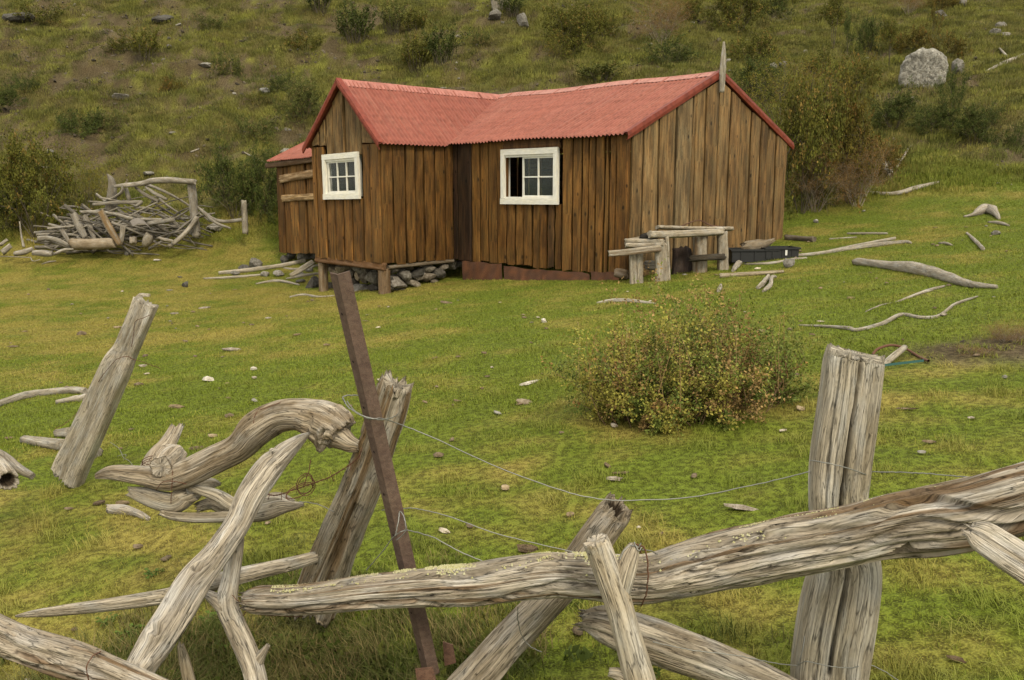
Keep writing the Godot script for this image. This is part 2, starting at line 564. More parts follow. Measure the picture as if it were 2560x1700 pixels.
func twig_tube(b: MB, p: Vector3, q: Vector3, r0: float, r1: float) -> void:
	var t := (q - p).normalized()
	var n := t.cross(Vector3(0.3, 0.2, 0.9)).normalized()
	var w := t.cross(n)
	var k := b.v.size()
	for i in 3:
		var dv := n * cos(TAU * i / 3.0) + w * sin(TAU * i / 3.0)
		b.p(p + dv * r0)
		b.p(q + dv * r1)
	for i in 3:
		var j := (i + 1) % 3
		b.quad(k + i * 2, k + j * 2, k + j * 2 + 1, k + i * 2 + 1)

func grow(tw: MB, lf: MB, p: Vector3, d: Vector3, len_: float, r: float, depth: int, o: Dictionary) -> void:
	var n := 3
	var clump: Color = o.leaf_a.lerp(o.leaf_b, rng.randf())
	if rng.randf() < o.get("odd", 0.0): clump = o.leaf_c
	for i in n:
		d = (d + Vector3(rng.randfn(), rng.randfn(), rng.randfn()) * o.bend + Vector3.UP * o.rise).normalized()
		var q := p + d * len_ / n
		tw.col = o.bark * R(0.75, 1.2)
		twig_tube(tw, p, q, r, r * 0.78)
		r *= 0.78
		if depth > 0:
			for k in o.split:
				if rng.randf() < 0.8 and (i > 0 or depth < o.depth or rng.randf() < o.low):
					var side := Vector3(rng.randfn(), rng.randfn() * 0.6, rng.randfn()).normalized()
					grow(tw, lf, q, (d * o.keep + side).normalized(), len_ * R(0.45, 0.7), r * 0.6, depth - 1, o)
		if depth <= o.leaf_depth:
			for k in o.leaves:
				var at: Vector3 = p.lerp(q, rng.randf()) + Vector3(rng.randfn(), rng.randfn(), rng.randfn()) * o.spread
				leafy(lf, at, o.size * R(0.6, 1.35), clump * R(0.75, 1.25), d * o.get("along", 0.0))
		p = q

func shrub_kind(o: Dictionary) -> Array:
	var tw := MB.new()
	var lf := MB.new()
	for i in o.stems:
		var a: float = TAU * (i + R(0, 0.8)) / o.stems
		var lean: float = o.lean * R(0.3, 1.0)
		grow(tw, lf, Vector3(cos(a), 0, sin(a)) * o.foot * R(0.2, 1.0), Vector3(cos(a) * lean, 1.0, sin(a) * lean).normalized(), o.tall * R(0.75, 1.1), o.thick, o.depth, o)
	# normalise to unit height and unit width
	var hi := 0.01
	var wd := 0.01
	var src := lf.v if lf.v.size() > 20 else tw.v
	var hs := []
	var ws := []
	for i in range(0, src.size(), 7):
		hs.append(src[i].y)
		ws.append(Vector2(src[i].x, src[i].z).length())
	hs.sort()
	ws.sort()
	hi = hs[int(hs.size() * 0.985)]
	wd = 2.0 * ws[int(ws.size() * 0.96)]
	var out := []
	for m: MB in [tw, lf]:
		for i in m.v.size(): m.v[i] = m.v[i] / Vector3(wd, hi, wd)
		out.append(m.mesh(m == tw) if m.v.size() else null)
	return out

func shrub(kind: Array, called: String, label: String, at: Vector3, wd: float, hi: float, leaf: Material, group := "shrubs on the hillside") -> Node3D:
	var o := thing(called, label, "shrub" if called != "small_tree" else "tree", at, group)
	part(o, "branches" if called != "small_tree" else "trunk", kind[0], M.twig)
	if kind[1]: part(o, "foliage" if called != "small_tree" else "crown", kind[1], leaf)
	o.scale = Vector3(wd, hi, wd)
	o.rotation.y = R(0, TAU)
	return o

func tuft(n: int, radius: float, h0: float, h1: float, w: float, droop: float, odd: float) -> ArrayMesh:
	var b := MB.new()
	for i in n:
		var a := R(0, TAU)
		var r := radius * sqrt(rng.randf())
		var p := Vector3(cos(a) * r, -0.01, sin(a) * r)
		var la := R(0, TAU)
		var h := R(h0, h1)
		var side := Vector3(cos(la + 1.6), 0, sin(la + 1.6)) * w * R(0.6, 1.2)
		var lean := Vector3(cos(la), 0, sin(la)) * h * droop * R(0.2, 1.3)
		var k := R(0.7, 1.25)
		b.col = Color(k, k, k)
		if rng.randf() < odd: b.col = Color(1.7, 1.15, 1.7) * k
		var a0 := b.p(p - side)
		var a1 := b.p(p + side)
		var m0 := b.p(p + lean * 0.35 + Vector3(0, h * 0.6, 0) - side * 0.75)
		var m1 := b.p(p + lean * 0.35 + Vector3(0, h * 0.6, 0) + side * 0.75)
		var t := b.p(p + lean + Vector3(0, h, 0))
		b.quad(a0, a1, m1, m0)
		b.tri(m0, m1, t)
	return b.mesh()

func scatter(called: String, label: String, m: Mesh, material: Material, where: Array, tints: Array) -> void:
	var mm := MultiMesh.new()
	mm.transform_format = MultiMesh.TRANSFORM_3D
	mm.use_colors = true
	mm.mesh = m
	mm.instance_count = where.size()
	for i in where.size():
		mm.set_instance_transform(i, where[i])
		mm.set_instance_color(i, tints[i])
	var o := MultiMeshInstance3D.new()
	o.name = numbered(self, called)
	o.multimesh = mm
	o.material_override = material
	add_child(o, true)
	tag(o, label, "grass" if called == "grass" else called, "", "stuff")

func slope_basis(x: float, z: float, turn: float, s: Vector3) -> Basis:
	var e := 0.12
	var n := Vector3(ground(x - e, z) - ground(x + e, z), 2.0 * e, ground(x, z - e) - ground(x, z + e)).normalized()
	n = (n + Vector3.UP * 0.6).normalized()
	var t := n.cross(Vector3(0, 0, 1)).normalized()
	return Basis(t, n, t.cross(n)) * Basis(Vector3.UP, turn) * Basis.from_scale(s)

# ---------------------------------------------------------------- the hut, in its own axes: x along the front wall (0 at the right corner), z out of it
const WX0 := -6.83
const WX1 := -4.47
const WZ := 1.73
const DEEP := 4.85
const LEFT := -11.4
const ROOF_RISE := 0.4536
const WING_RISE := 0.93
var hut: Node3D
var hut_tf: Transform3D

func hut_ground(x: float, z: float) -> float:
	var w := hut_tf * Vector3(x, 0, z)
	return ground(w.x, w.z)

func sag(x: float) -> float:
	return -0.2 * clampf((-7.0 - x) / 4.4, 0.0, 1.0) + 0.012 * sin(x * 2.1)

func plank(tf: Transform3D, b0: float, b1: float, t0: float, t1: float, y0: float, ya: float, yb: float, tint: Color, thick := 0.028) -> void:
	# a split slab, bark edges left wavy; b are its edges below, t above, ya and yb the heights of its two upper corners
	var b := MB.new()
	var rows := 6
	var uo := R(0, 1)
	var vo := R(0, 1)
	var sd := R(0, 300)
	var out := R(-0.018, 0.018)
	var twist := R(-0.006, 0.006)
	var wd := absf(b1 - b0)
	var face := []
	for i in rows + 1:
		var f := float(i) / rows
		var wob0 := 0.022 * nz.get_noise_2d(sd, f * 3.2)
		var wob1 := 0.022 * nz.get_noise_2d(sd + 70.0, f * 3.2)
		var row := []
		for j in 4:
			var g := [0.0, 0.06, 0.94, 1.0][j] as float
			var s := lerpf(lerpf(b0, t0, f) + wob0, lerpf(b1, t1, f) + wob1, g)
			var y := lerpf(y0 + R(-0.025, 0.02) * float(i == 0), lerpf(ya, yb, g), f)
			var o := out + thick * (1.0 if j == 1 or j == 2 else 0.55) + twist * (g - 0.5) + 0.006 * nz.get_noise_2d(sd + g * 5.0, f * 4.0)
			b.col = tint * (1.0 + 0.42 * nz.get_noise_2d(sd + g * 1.5, f * 4.5 + 11.0))
			row.append(b.p(tf * Vector3(s, y, o), Vector2(uo + g * wd * 2.2, vo + y * 0.5)))
		face.append(row)
	for i in rows:
		for j in 3:
			b.quad(face[i][j], face[i + 1][j], face[i + 1][j + 1], face[i][j + 1])
	# edges, back and ends
	b.col = tint * 0.8
	var back := []
	for k in [[0, 0], [0, 3], [rows, 3], [rows, 0]]:
		var q: Vector3 = tf.affine_inverse() * b.v[face[k[0]][k[1]]]
		back.append(b.p(tf * Vector3(q.x, q.y, -0.022), Vector2(uo, vo + q.y * 0.62)))
	for i in rows:
		var e0: Vector3 = tf.affine_inverse() * b.v[face[i][0]]
		var e1: Vector3 = tf.affine_inverse() * b.v[face[i + 1][0]]
		var r0: Vector3 = tf.affine_inverse() * b.v[face[i][3]]
		var r1: Vector3 = tf.affine_inverse() * b.v[face[i + 1][3]]
		var p0 := b.p(tf * Vector3(e0.x, e0.y, -0.022), Vector2(uo - 0.05, vo + e0.y * 0.62))
		var p1 := b.p(tf * Vector3(e1.x, e1.y, -0.022), Vector2(uo - 0.05, vo + e1.y * 0.62))
		b.quad(face[i + 1][0], face[i][0], p0, p1)
		var q0 := b.p(tf * Vector3(r0.x, r0.y, -0.022), Vector2(uo + 0.05, vo + r0.y * 0.62))
		var q1 := b.p(tf * Vector3(r1.x, r1.y, -0.022), Vector2(uo + 0.05, vo + r1.y * 0.62))
		b.quad(face[i][3], face[i + 1][3], q1, q0)
	b.quad(face[0][0], face[0][3], back[1], back[0])
	b.quad(face[rows][3], face[rows][0], back[3], back[2])
	b.quad(back[0], back[1], back[2], back[3])
	part(hut, "plank", b.mesh(false), M.plank)

func stain() -> Color:
	var c := Color(0.285, 0.146, 0.042).lerp(Color(0.205, 0.098, 0.025), rng.randf())
	if rng.randf() < 0.1: c = Color(0.16, 0.085, 0.032)
	return c * R(0.82, 1.15)

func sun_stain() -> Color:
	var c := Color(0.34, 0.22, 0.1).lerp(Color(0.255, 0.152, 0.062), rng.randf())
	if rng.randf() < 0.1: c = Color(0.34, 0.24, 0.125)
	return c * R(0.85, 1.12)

func boards_between(edges: Array, jitter: float) -> Array:
	# pairs of [left below, right below, left above, right above] with narrow gaps
	var top := []
	for e in edges: top.append(e + R(-jitter, jitter))
	var out := []
	for i in edges.size() - 1:
		var ga := R(0.007, 0.026)
		var gb := R(0.007, 0.026)
		out.append([edges[i] + ga, edges[i + 1] - gb, top[i] + ga, top[i + 1] - gb])
	return out

func even(a: float, b: float, wide: float) -> Array:
	var n := maxi(1, roundi((b - a) / wide))
	var e := [a]
	for i in range(1, n): e.append(lerpf(a, b, (i + R(-0.22, 0.22)) / n))
	e.append(b)
	return e

func corrugated(called: String, s0: float, s1: float, at: Callable, low: Callable, high: Callable, normal: Vector3, tint: Color, parent: Node) -> void:
	# one sheet of corrugated iron: at(s, k) is the point at s across the sheet and k up the slope
	var b := MB.new()
	var pitch := 0.09
	var n := maxi(2, int((s1 - s0) / pitch * 8.0))
	var rows := 5
	var lift := R(0.0, 0.006)
	var bend := R(0.0, 1.2)
	var sd := R(0, 99)
	for i in n + 1:
		var s := lerpf(s0, s1, float(i) / n)
		var l: float = low.call(s)
		var h: float = high.call(s)
		for j in rows + 1:
			var k := lerpf(l, h, float(j) / rows)
			var p: Vector3 = at.call(s, k)
			p += normal * (0.016 * cos(TAU * s / pitch) + 0.014 + lift + 0.014 * smoothstep(0.12, 0.0, s - s0) * (0.4 + bend) + 0.004 * nz.get_noise_2d(s * 3.0, k * 2.0 + sd))
			b.col = (tint * (1.0 + 0.07 * nz.get_noise_2d(s * 5.0 + sd, k * 1.2))).lerp(Color(0.32, 0.16, 0.12), 0.22 * smoothstep(0.1, 0.6, nz.get_noise_2d(s * 8.0 + sd, k * 0.8 + 30.0)))
			b.p(p, Vector2(s, k))
	for i in n:
		for j in rows:
			var a := i * (rows + 1) + j
			b.quad(a, a + 1, a + rows + 2, a + rows + 1)
	part(parent, called, b.mesh(), M.iron)

func strip(parent: Node, called: String, pts: Array, across: Array, tint: Color, m: Material, thick := 0.004) -> void:
	# a bent strip (ridge cap, flashing): the cross section swept along the points, given thickness
	var b := MB.new()
	var k := across.size()
	for side in 2:
		for i in pts.size():
			for j in k:
				b.col = tint * R(0.96, 1.04)
				var q: Vector3 = across[j]
				b.p(pts[i] + q + Vector3(0, -thick * side, 0) + Vector3(R(-1, 1), R(-1, 1), R(-1, 1)) * 0.003, Vector2(i * 0.3, j * 0.2))
	for side in 2:
		for i in pts.size() - 1:
			for j in k - 1:
				var a := side * pts.size() * k + i * k + j
				if side: b.quad(a, a + k, a + k + 1, a + 1)
				else: b.quad(a, a + 1, a + k + 1, a + k)
	part(parent, called, b.mesh(false), m)

func timber_part(parent: Node, called: String, a: Vector3, e: Vector3, hw: float, o := {}, label := "") -> void:
	var b := MB.new()
	sweep(b, [Vector4(a.x, a.y, a.z, hw), Vector4(lerpf(a.x, e.x, 0.5), lerpf(a.y, e.y, 0.5), lerpf(a.z, e.z, 0.5), hw * R(0.95, 1.05)), Vector4(e.x, e.y, e.z, hw * R(0.92, 1.05))], Vector3.ZERO, o)
	part(parent, called, b.mesh(), o.get("mat", M.wood), label)

func window(tf: Transform3D, x0: float, x1: float, y0: float, y1: float, sash: Array, cols: int, rows: int, label: String) -> void:
	var w := Node3D.new()
	w.name = numbered(hut, "window")
	hut.add_child(w, true)
	w.set_meta("label", label)
	var white := Color(0.93, 0.91, 0.83)
	var fw := 0.105
	var lay := func(called: String, cx: float, cy: float, cz: float, sx: float, sy: float, sz: float, roll := 0.0) -> void:
		var b := MB.new()
		b.col = white * R(0.95, 1.0)
		b.box(tf * Transform3D(Basis(Vector3.BACK, roll), Vector3(cx, cy, cz)), Vector3(sx, sy, sz))
		part(w, called, b.mesh(false), M.paint_wood)
	lay.call("frame", (x0 + x1) / 2, y1 - fw / 2, 0.05, x1 - x0, fw, 0.05, R(-0.006, 0.006))
	lay.call("frame", (x0 + x1) / 2, y0 + fw / 2, 0.054, x1 - x0 + 0.01, fw, 0.058, R(-0.006, 0.006))
	lay.call("frame", x0 + fw / 2, (y0 + y1) / 2, 0.048, fw, y1 - y0 - 2 * fw, 0.05)
	lay.call("frame", x1 - fw / 2, (y0 + y1) / 2, 0.048, fw, y1 - y0 - 2 * fw, 0.05)
	lay.call("frame", (x0 + x1) / 2, y1 - fw - 0.022, 0.03, x1 - x0 - 2 * fw, 0.04, 0.04)
	lay.call("frame", (x0 + x1) / 2, y0 + fw + 0.012, 0.03, x1 - x0 - 2 * fw, 0.03, 0.05)
	# jambs and lining through the wall
	for q in [[x0 + fw - 0.012, (y0 + y1) / 2, 0.02, y1 - y0 - 0.1], [x1 - fw + 0.012, (y0 + y1) / 2, 0.02, y1 - y0 - 0.1]]:
		lay.call("lining", q[0], q[1], -0.03, q[2], q[3], 0.1)
	var sx0: float = sash[0]
	var sx1: float = sash[1]
	var sy0 := y0 + fw + 0.02
	var sy1 := y1 - fw - 0.035
	var bar := 0.03
	lay.call("sash_rail", (sx0 + sx1) / 2, sy0 + 0.018, 0.012, sx1 - sx0, 0.036, 0.03)
	lay.call("sash_rail", (sx0 + sx1) / 2, sy1 - 0.018, 0.012, sx1 - sx0, 0.036, 0.03)
	for i in cols + 1:
		lay.call("glazing_bar", lerpf(sx0 + 0.014, sx1 - 0.014, float(i) / cols), (sy0 + sy1) / 2, 0.014, bar if i in [0, cols] else 0.024, sy1 - sy0, 0.03)
	for j in range(1, rows):
		lay.call("glazing_bar", (sx0 + sx1) / 2, lerpf(sy0, sy1, float(j) / rows), 0.013, sx1 - sx0, 0.024, 0.026)
	for i in cols:
		for j in rows:
			var b := MB.new()
			var gx := lerpf(sx0 + 0.014, sx1 - 0.014, (i + 0.5) / cols)
			var gy := lerpf(sy0, sy1, (j + 0.5) / rows)
			b.box(tf * Transform3D(Basis(Vector3.UP, R(-0.01, 0.01)), Vector3(gx, gy, 0.004)), Vector3((sx1 - sx0) / cols - 0.02, (sy1 - sy0) / rows - 0.02, 0.003))
			part(w, "pane", b.mesh(false), M.glass)

func build_hut() -> void:
	hut_tf = Transform3D(Basis(Vector3(0.6895, 0, 0.7243), Vector3.UP, Vector3(-0.7243, 0, 0.6895)), Vector3(1.914, 0, -14.8))
	hut = thing("wooden_hut", "brown slab-timber hut with red corrugated iron roof and two white windows", "hut", Vector3.ZERO)
	hut.transform = hut_tf
	var front := Transform3D.IDENTITY
	var gable := Transform3D(Basis(Vector3(0, 0, -1), Vector3.UP, Vector3(1, 0, 0)), Vector3.ZERO)
	var wing := Transform3D(Basis.IDENTITY, Vector3(0, 0, WZ))
	var side := Transform3D(Basis(Vector3(0, 0, -1), Vector3.UP, Vector3(1, 0, 0)), Vector3(WX1, 0, 0))
	var lside := Transform3D(Basis(Vector3(0, 0, 1), Vector3.UP, Vector3(-1, 0, 0)), Vector3(WX0, 0, 0))
	var lgable := Transform3D(Basis(Vector3(0, 0, 1), Vector3.UP, Vector3(-1, 0, 0)), Vector3(LEFT, 0, 0))
	var back := Transform3D(Basis(Vector3(-1, 0, 0), Vector3.UP, Vector3(0, 0, -1)), Vector3(0, 0, -DEEP))
	# front wall, right of the wing
	var eb := [-4.44, -4.3, -3.89, -3.65, -3.41, -3.16, -2.89, -2.67, -2.44, -2.22, -2.03, -1.86, -1.67, -1.5, -1.25, -1.03, -0.89, -0.71, -0.53, -0.42, -0.26, -0.01]
	var bb := boards_between(eb, 0.02)
	for i in bb.size():
		var q: Array = bb[i]
		var mid: float = (q[0] + q[1]) / 2
		var y0 := 0.2 + R(-0.02, 0.02) - 0.03 * smoothstep(-3.0, 0.0, mid)
		var c := stain()
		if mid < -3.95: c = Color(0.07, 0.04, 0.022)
		if mid > -3.0 and mid < -1.56:
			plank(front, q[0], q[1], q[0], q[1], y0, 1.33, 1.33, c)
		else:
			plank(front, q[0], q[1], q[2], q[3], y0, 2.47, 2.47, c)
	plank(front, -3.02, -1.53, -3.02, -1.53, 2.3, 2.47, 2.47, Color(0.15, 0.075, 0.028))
	# front wall, left of the wing
	eb = even(LEFT, -9.6, 0.37) + even(-9.6, WX0, 0.3).slice(1)
	for q in boards_between(eb, 0.02):
		plank(front, q[0], q[1], q[2], q[3], 0.03 + R(-0.03, 0.03), 2.4 + sag(q[0]), 2.4 + sag(q[1]), stain())
	# wing: gable with a lower row under an uneven upper one, and its two sides
	var rise := func(x: float) -> float: return 2.44 + minf(x - WX0, WX1 - x) * WING_RISE
	eb = [WX0 + 0.0, -6.68, -6.34, -6.03, -5.72, -5.43, -5.08, -4.8, WX1]
	for q in boards_between(eb, 0.015):
		var mid: float = (q[0] + q[1]) / 2
		if mid > -6.36 and mid < -5.06:
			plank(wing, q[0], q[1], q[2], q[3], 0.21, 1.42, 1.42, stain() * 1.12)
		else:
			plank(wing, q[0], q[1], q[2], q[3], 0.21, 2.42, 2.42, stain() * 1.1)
	eb = [-6.78, -6.5, -6.28, -6.02, -5.66, -5.6, -5.06, -4.52]
	for q in boards_between(eb, 0.01):
		var yl: float = 2.435
		if q[0] > -6.36 and q[1] < -5.05: yl = 2.24
		var pk: float = (WX0 + WX1) / 2
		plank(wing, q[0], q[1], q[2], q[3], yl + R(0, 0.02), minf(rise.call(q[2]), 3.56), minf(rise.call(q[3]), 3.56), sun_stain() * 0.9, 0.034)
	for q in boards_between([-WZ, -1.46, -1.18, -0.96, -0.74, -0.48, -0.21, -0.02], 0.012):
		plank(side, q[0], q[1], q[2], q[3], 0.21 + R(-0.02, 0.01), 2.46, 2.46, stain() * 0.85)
	for q in boards_between(even(0.03, WZ, 0.28), 0.012):
		plank(lside, q[0], q[1], q[2], q[3], 0.1, 2.46, 2.46, stain())
	# right gable
	var tall := func(s: float) -> float: return 2.45 + minf(s, DEEP - s) * 0.433
	eb = [0.02, 0.32, 0.75, 1.2, 1.64, 1.77, 2.06, 2.42, 2.77, 3.14, 3.54, 3.87, 4.15, 4.45, DEEP]
	for q in boards_between(eb, 0.03):
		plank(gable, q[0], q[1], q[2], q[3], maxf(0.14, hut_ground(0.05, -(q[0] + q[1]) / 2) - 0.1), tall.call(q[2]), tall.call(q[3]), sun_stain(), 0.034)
	# left gable and back, out of sight from here
	for q in boards_between(even(-DEEP, 0.0, 0.42), 0.02):
		plank(lgable, q[0], q[1], q[2], q[3], 0.0, tall.call(-q[2]) - 0.2, tall.call(-q[3]) - 0.2, stain())
	for q in boards_between(even(0.0, -LEFT, 0.42), 0.02):
		plank(back, q[0], q[1], q[2], q[3], 0.2, 2.44 + sag(-q[0]), 2.44 + sag(-q[1]), stain())
	# floor and foot beams, stilts under the wing
	var b := MB.new()
	b.col = Color(0.16, 0.1, 0.05)
	b.box(Transform3D(Basis.IDENTITY, Vector3((WX0 + WX1) / 2, 0.27, WZ / 2)), Vector3(WX1 - WX0 - 0.1, 0.05, WZ - 0.06))
	part(hut, "floor", b.mesh(false), M.plank)
	var dim := {"box": 6.0, "flat": 0.6, "rough": 0.04, "lump": 0.03, "seg": 20, "col": Color(0.24, 0.12, 0.045), "step": 0.08}
	timber_part(hut, "foot_beam", Vector3(WX0 - 0.02, 0.17, WZ - 0.02), Vector3(WX1 + 0.02, 0.15, WZ - 0.02), 0.075, dim)
	var dg := dim.duplicate()
	dg.col = Color(0.25, 0.2, 0.14)
	timber_part(hut, "foot_beam", Vector3(WX1 - 0.03, 0.13, WZ - 0.12), Vector3(WX1 - 0.02, 0.17, 0.0), 0.06, dg)
	timber_part(hut, "foot_beam", Vector3(WX0 + 0.02, 0.13, WZ - 0.12), Vector3(WX0 + 0.02, 0.15, 0.0), 0.06, dg)
	var st := {"box": 5.0, "rough": 0.06, "lump": 0.05, "seg": 20, "col": Color(0.3, 0.19, 0.09), "alt": Color(0.17, 0.11, 0.06), "step": 0.08}
	timber_part(hut, "stilt", Vector3(WX1 - 0.1, hut_ground(WX1 - 0.1, WZ - 0.07) - 0.15, WZ - 0.09), Vector3(WX1 - 0.1, 0.1, WZ - 0.09), 0.1, st)
	st.col = Color(0.4, 0.3, 0.17)
	timber_part(hut, "stilt", Vector3(WX0 + 0.1, hut_ground(WX0 + 0.1, WZ - 0.07) - 0.15, WZ - 0.09), Vector3(WX0 + 0.1, 0.1, WZ - 0.09), 0.085, st)
	timber_part(hut, "stilt", Vector3(WX0 + 0.12, hut_ground(WX0 + 0.1, 0.1) - 0.15, 0.1), Vector3(WX0 + 0.12, 0.1, 0.1), 0.085, st)
	# rusted sheets along the foot of the front wall
	var sk := [[-4.1, -2.95], [-2.93, -1.9], [-1.88, -0.75], [-0.74, -0.12]]
	for q in sk:
		var s := MB.new()
		var n := 10
		for i in n + 1:
			var x := lerpf(q[0], q[1], float(i) / n)
			for j in 4:
				s.col = Color(0.125, 0.07, 0.048).lerp(Color(0.19, 0.09, 0.05), smoothstep(-0.1, 0.4, nz.get_noise_2d(x * 4.0, j * 1.3))) * R(0.75, 1.2)
				s.p(Vector3(x, lerpf(hut_ground(x, 0.1) - 0.05, 0.19 + 0.025 * nz.get_noise_2d(x * 2.6, 5.0) + 0.03 * sin(q[0] * 7.0), j / 3.0), 0.075 + 0.02 * sin(q[0] * 9.0) + 0.012 * j * 0.3 + 0.012 * nz.get_noise_2d(x * 3.0, j)), Vector2(x, j * 0.1))
		for i in n:
			for j in 3:
				var a := i * 4 + j
				s.quad(a, a + 1, a + 5, a + 4)
		part(hut, "skirting_sheet", s.mesh(), M.rust)
	# inner frame behind the boards
	for z in [0.0]:
		timber_part(hut, "wall_plate", Vector3(WX1, 2.42, -0.1), Vector3(0, 2.42, -0.1), 0.05, dim)
	window(front, -3.01, -1.555, 1.32, 2.312, [-2.47, -1.67], 2, 2, "right-hand window, its left sash slid open")
	var wa := wing * Transform3D(Basis(Vector3.BACK, 0.018), Vector3(0.0, 0.1, 0))
	window(wa, -6.335, -5.085, 1.4, 2.28, [-6.2, -5.22], 3, 2, "smaller window in the wing")
	# the boards nailed across the left part, and the board under its eave
	var pale := {"flat": 0.25, "box": 3.0, "rough": 0.1, "lump": 0.12, "seg": 18, "col": Color(0.56, 0.38, 0.17), "alt": Color(0.3, 0.19, 0.1), "front": Vector3(0, 0, 1), "step": 0.06, "brown": 0.2}
	timber_part(hut, "nailed_slab", Vector3(-11.15, 1.83, 0.06), Vector3(-9.3, 1.98, 0.06), 0.105, pale, "pale slab nailed across the boards, upper of two")
	pale.col = Color(0.68, 0.46, 0.2)
	pale.alt = Color(0.5, 0.33, 0.14)
	timber_part(hut, "nailed_slab", Vector3(-11.1, 1.36, 0.06), Vector3(-9.3, 1.42, 0.06), 0.09, pale, "pale slab nailed across the boards, lower of two")
	timber_part(hut, "eave_board", Vector3(-11.75, 2.17, 0.1), Vector3(-8.3, 2.33, 0.1), 0.07, {"flat": 0.35, "box": 5.0, "seg": 16, "col": Color(0.17, 0.1, 0.05), "front": Vector3(0, 0, 1)})
	# roof
	var red := Color(0.25, 0.086, 0.06)
	var roof := Node3D.new()
	roof.name = "roof"
	hut.add_child(roof, true)
	var nf_ := Vector3(0, 1, ROOF_RISE).normalized()
	var nb_ := Vector3(0, 1, -ROOF_RISE).normalized()
	var on_front := func(s: float, k: float) -> Vector3: return Vector3(s, 2.52 - k * ROOF_RISE + sag(s), k)
	var on_back := func(s: float, k: float) -> Vector3: return Vector3(s, 2.52 - k * ROOF_RISE + sag(s), -DEEP - k)
	var ridge := func(_s: float) -> float: return -DEEP / 2
	var valley := func(s: float) -> float:
		var e := minf(s - WX0, WX1 - s)
		return clampf(-2.05 * e, -DEEP / 2 + 0.01, 0.15) if e > -0.0732 else 0.15
	var eave := func(_s: float) -> float: return 0.15
	var x := LEFT - 0.2
	while x < 0.03:
		var xe := minf(x + 0.7, 0.06)
		var tint := red * R(0.94, 1.06)
		corrugated("roof_sheet", x - 0.03, xe, on_front, valley, ridge, nf_, tint, roof)
		corrugated("roof_sheet", x - 0.03, xe, on_back, eave, ridge, nb_, red, roof)
		x += 0.7
	var pk := (WX1 - WX0) / 2
	var nr_ := Vector3(WING_RISE, 1, 0).normalized()
	var nl_ := Vector3(-WING_RISE, 1, 0).normalized()
	var on_r := func(s: float, k: float) -> Vector3: return Vector3(WX1 - k, 2.52 + k * WING_RISE, s)
	var on_l := func(s: float, k: float) -> Vector3: return Vector3(WX0 + k, 2.52 + k * WING_RISE, s)
	var wlow := func(s: float) -> float: return clampf(-s / 2.05, -0.13, pk - 0.01)
	var wtop := func(_s: float) -> float: return pk
	var z := -DEEP / 2
	while z < WZ + 0.08:
		var ze := minf(z + 0.72, WZ + 0.13)
		var tint := Color(0.24, 0.078, 0.055) * R(0.94, 1.06)
		corrugated("roof_sheet", z - 0.03, ze, on_r, wlow, wtop, nr_, tint, roof)
		corrugated("roof_sheet", z - 0.03, ze, on_l, wlow, wtop, nl_, tint, roof)
		z += 0.72
	# ridge caps and rake flashings
	var pts := []
	for i in 21: pts.append(Vector3(lerpf(LEFT - 0.2, 0.08, i / 20.0), 2.52 + DEEP / 2 * ROOF_RISE + 0.035 + sag(lerpf(LEFT - 0.2, 0.08, i / 20.0)), -DEEP / 2))
	strip(roof, "ridge_cap", pts, [Vector3(0, -0.09, -0.2), Vector3(0, -0.02, -0.04), Vector3(0, 0.012, 0), Vector3(0, -0.02, 0.04), Vector3(0, -0.09, 0.2)], Color(0.37, 0.17, 0.135), M.iron)
	pts = []
	for i in 9: pts.append(Vector3((WX0 + WX1) / 2, 2.52 + pk * WING_RISE + 0.035, lerpf(WZ + 0.15, -DEEP / 2 + 0.1, i / 8.0)))
	strip(roof, "ridge_cap", pts, [Vector3(0.13, -0.125, 0), Vector3(0.03, -0.02, 0), Vector3(0, 0.012, 0), Vector3(-0.03, -0.02, 0), Vector3(-0.13, -0.125, 0)], Color(0.36, 0.15, 0.12), M.iron)
	var deep_red := Color(0.17, 0.038, 0.022)
	for sgn in [1.0, -1.0]:
		pts = []
		for i in 8:
			var k := lerpf(0.17, -DEEP / 2, i / 7.0)
			pts.append(Vector3(0.075, 2.545 - k * ROOF_RISE, k if sgn > 0 else -DEEP - k))
		strip(roof, "barge_board", pts, [Vector3(-0.09, 0.03, 0), Vector3(0.0, 0.03, 0), Vector3(0.012, -0.03, 0), Vector3(0.0, -0.09, 0), Vector3(-0.03, -0.095, 0)], deep_red, M.iron, 0.01)
		pts = []
		for i in 6:
			var k := lerpf(-0.15, pk, i / 5.0)
			pts.append(Vector3(WX1 - k if sgn > 0 else WX0 + k, 2.55 + k * WING_RISE, WZ + 0.14))
		strip(roof, "barge_board", pts, [Vector3(0, 0.03, -0.11), Vector3(0, 0.03, 0.0), Vector3(0, -0.03, 0.012), Vector3(0, -0.095, 0.0), Vector3(0, -0.1, -0.03)], deep_red * 1.12, M.iron, 0.01)
	# valley gutters
	for sgn in [1.0, -1.0]:
		pts = []
		for i in 6:
			var e := lerpf(-0.07, pk - 0.02, i / 5.0)
			pts.append(Vector3(WX1 - e if sgn > 0 else WX0 + e, 2.52 + e * WING_RISE + 0.012, -2.05 * e))
		strip(roof, "valley_gutter", pts, [Vector3(0.06 * sgn, 0.012, -0.05), Vector3(0, 0, 0), Vector3(-0.06 * sgn, 0.012, 0.05)], Color(0.4, 0.11, 0.08), M.iron)
	# weathered board nailed upright on the gable
	var fb := MB.new()
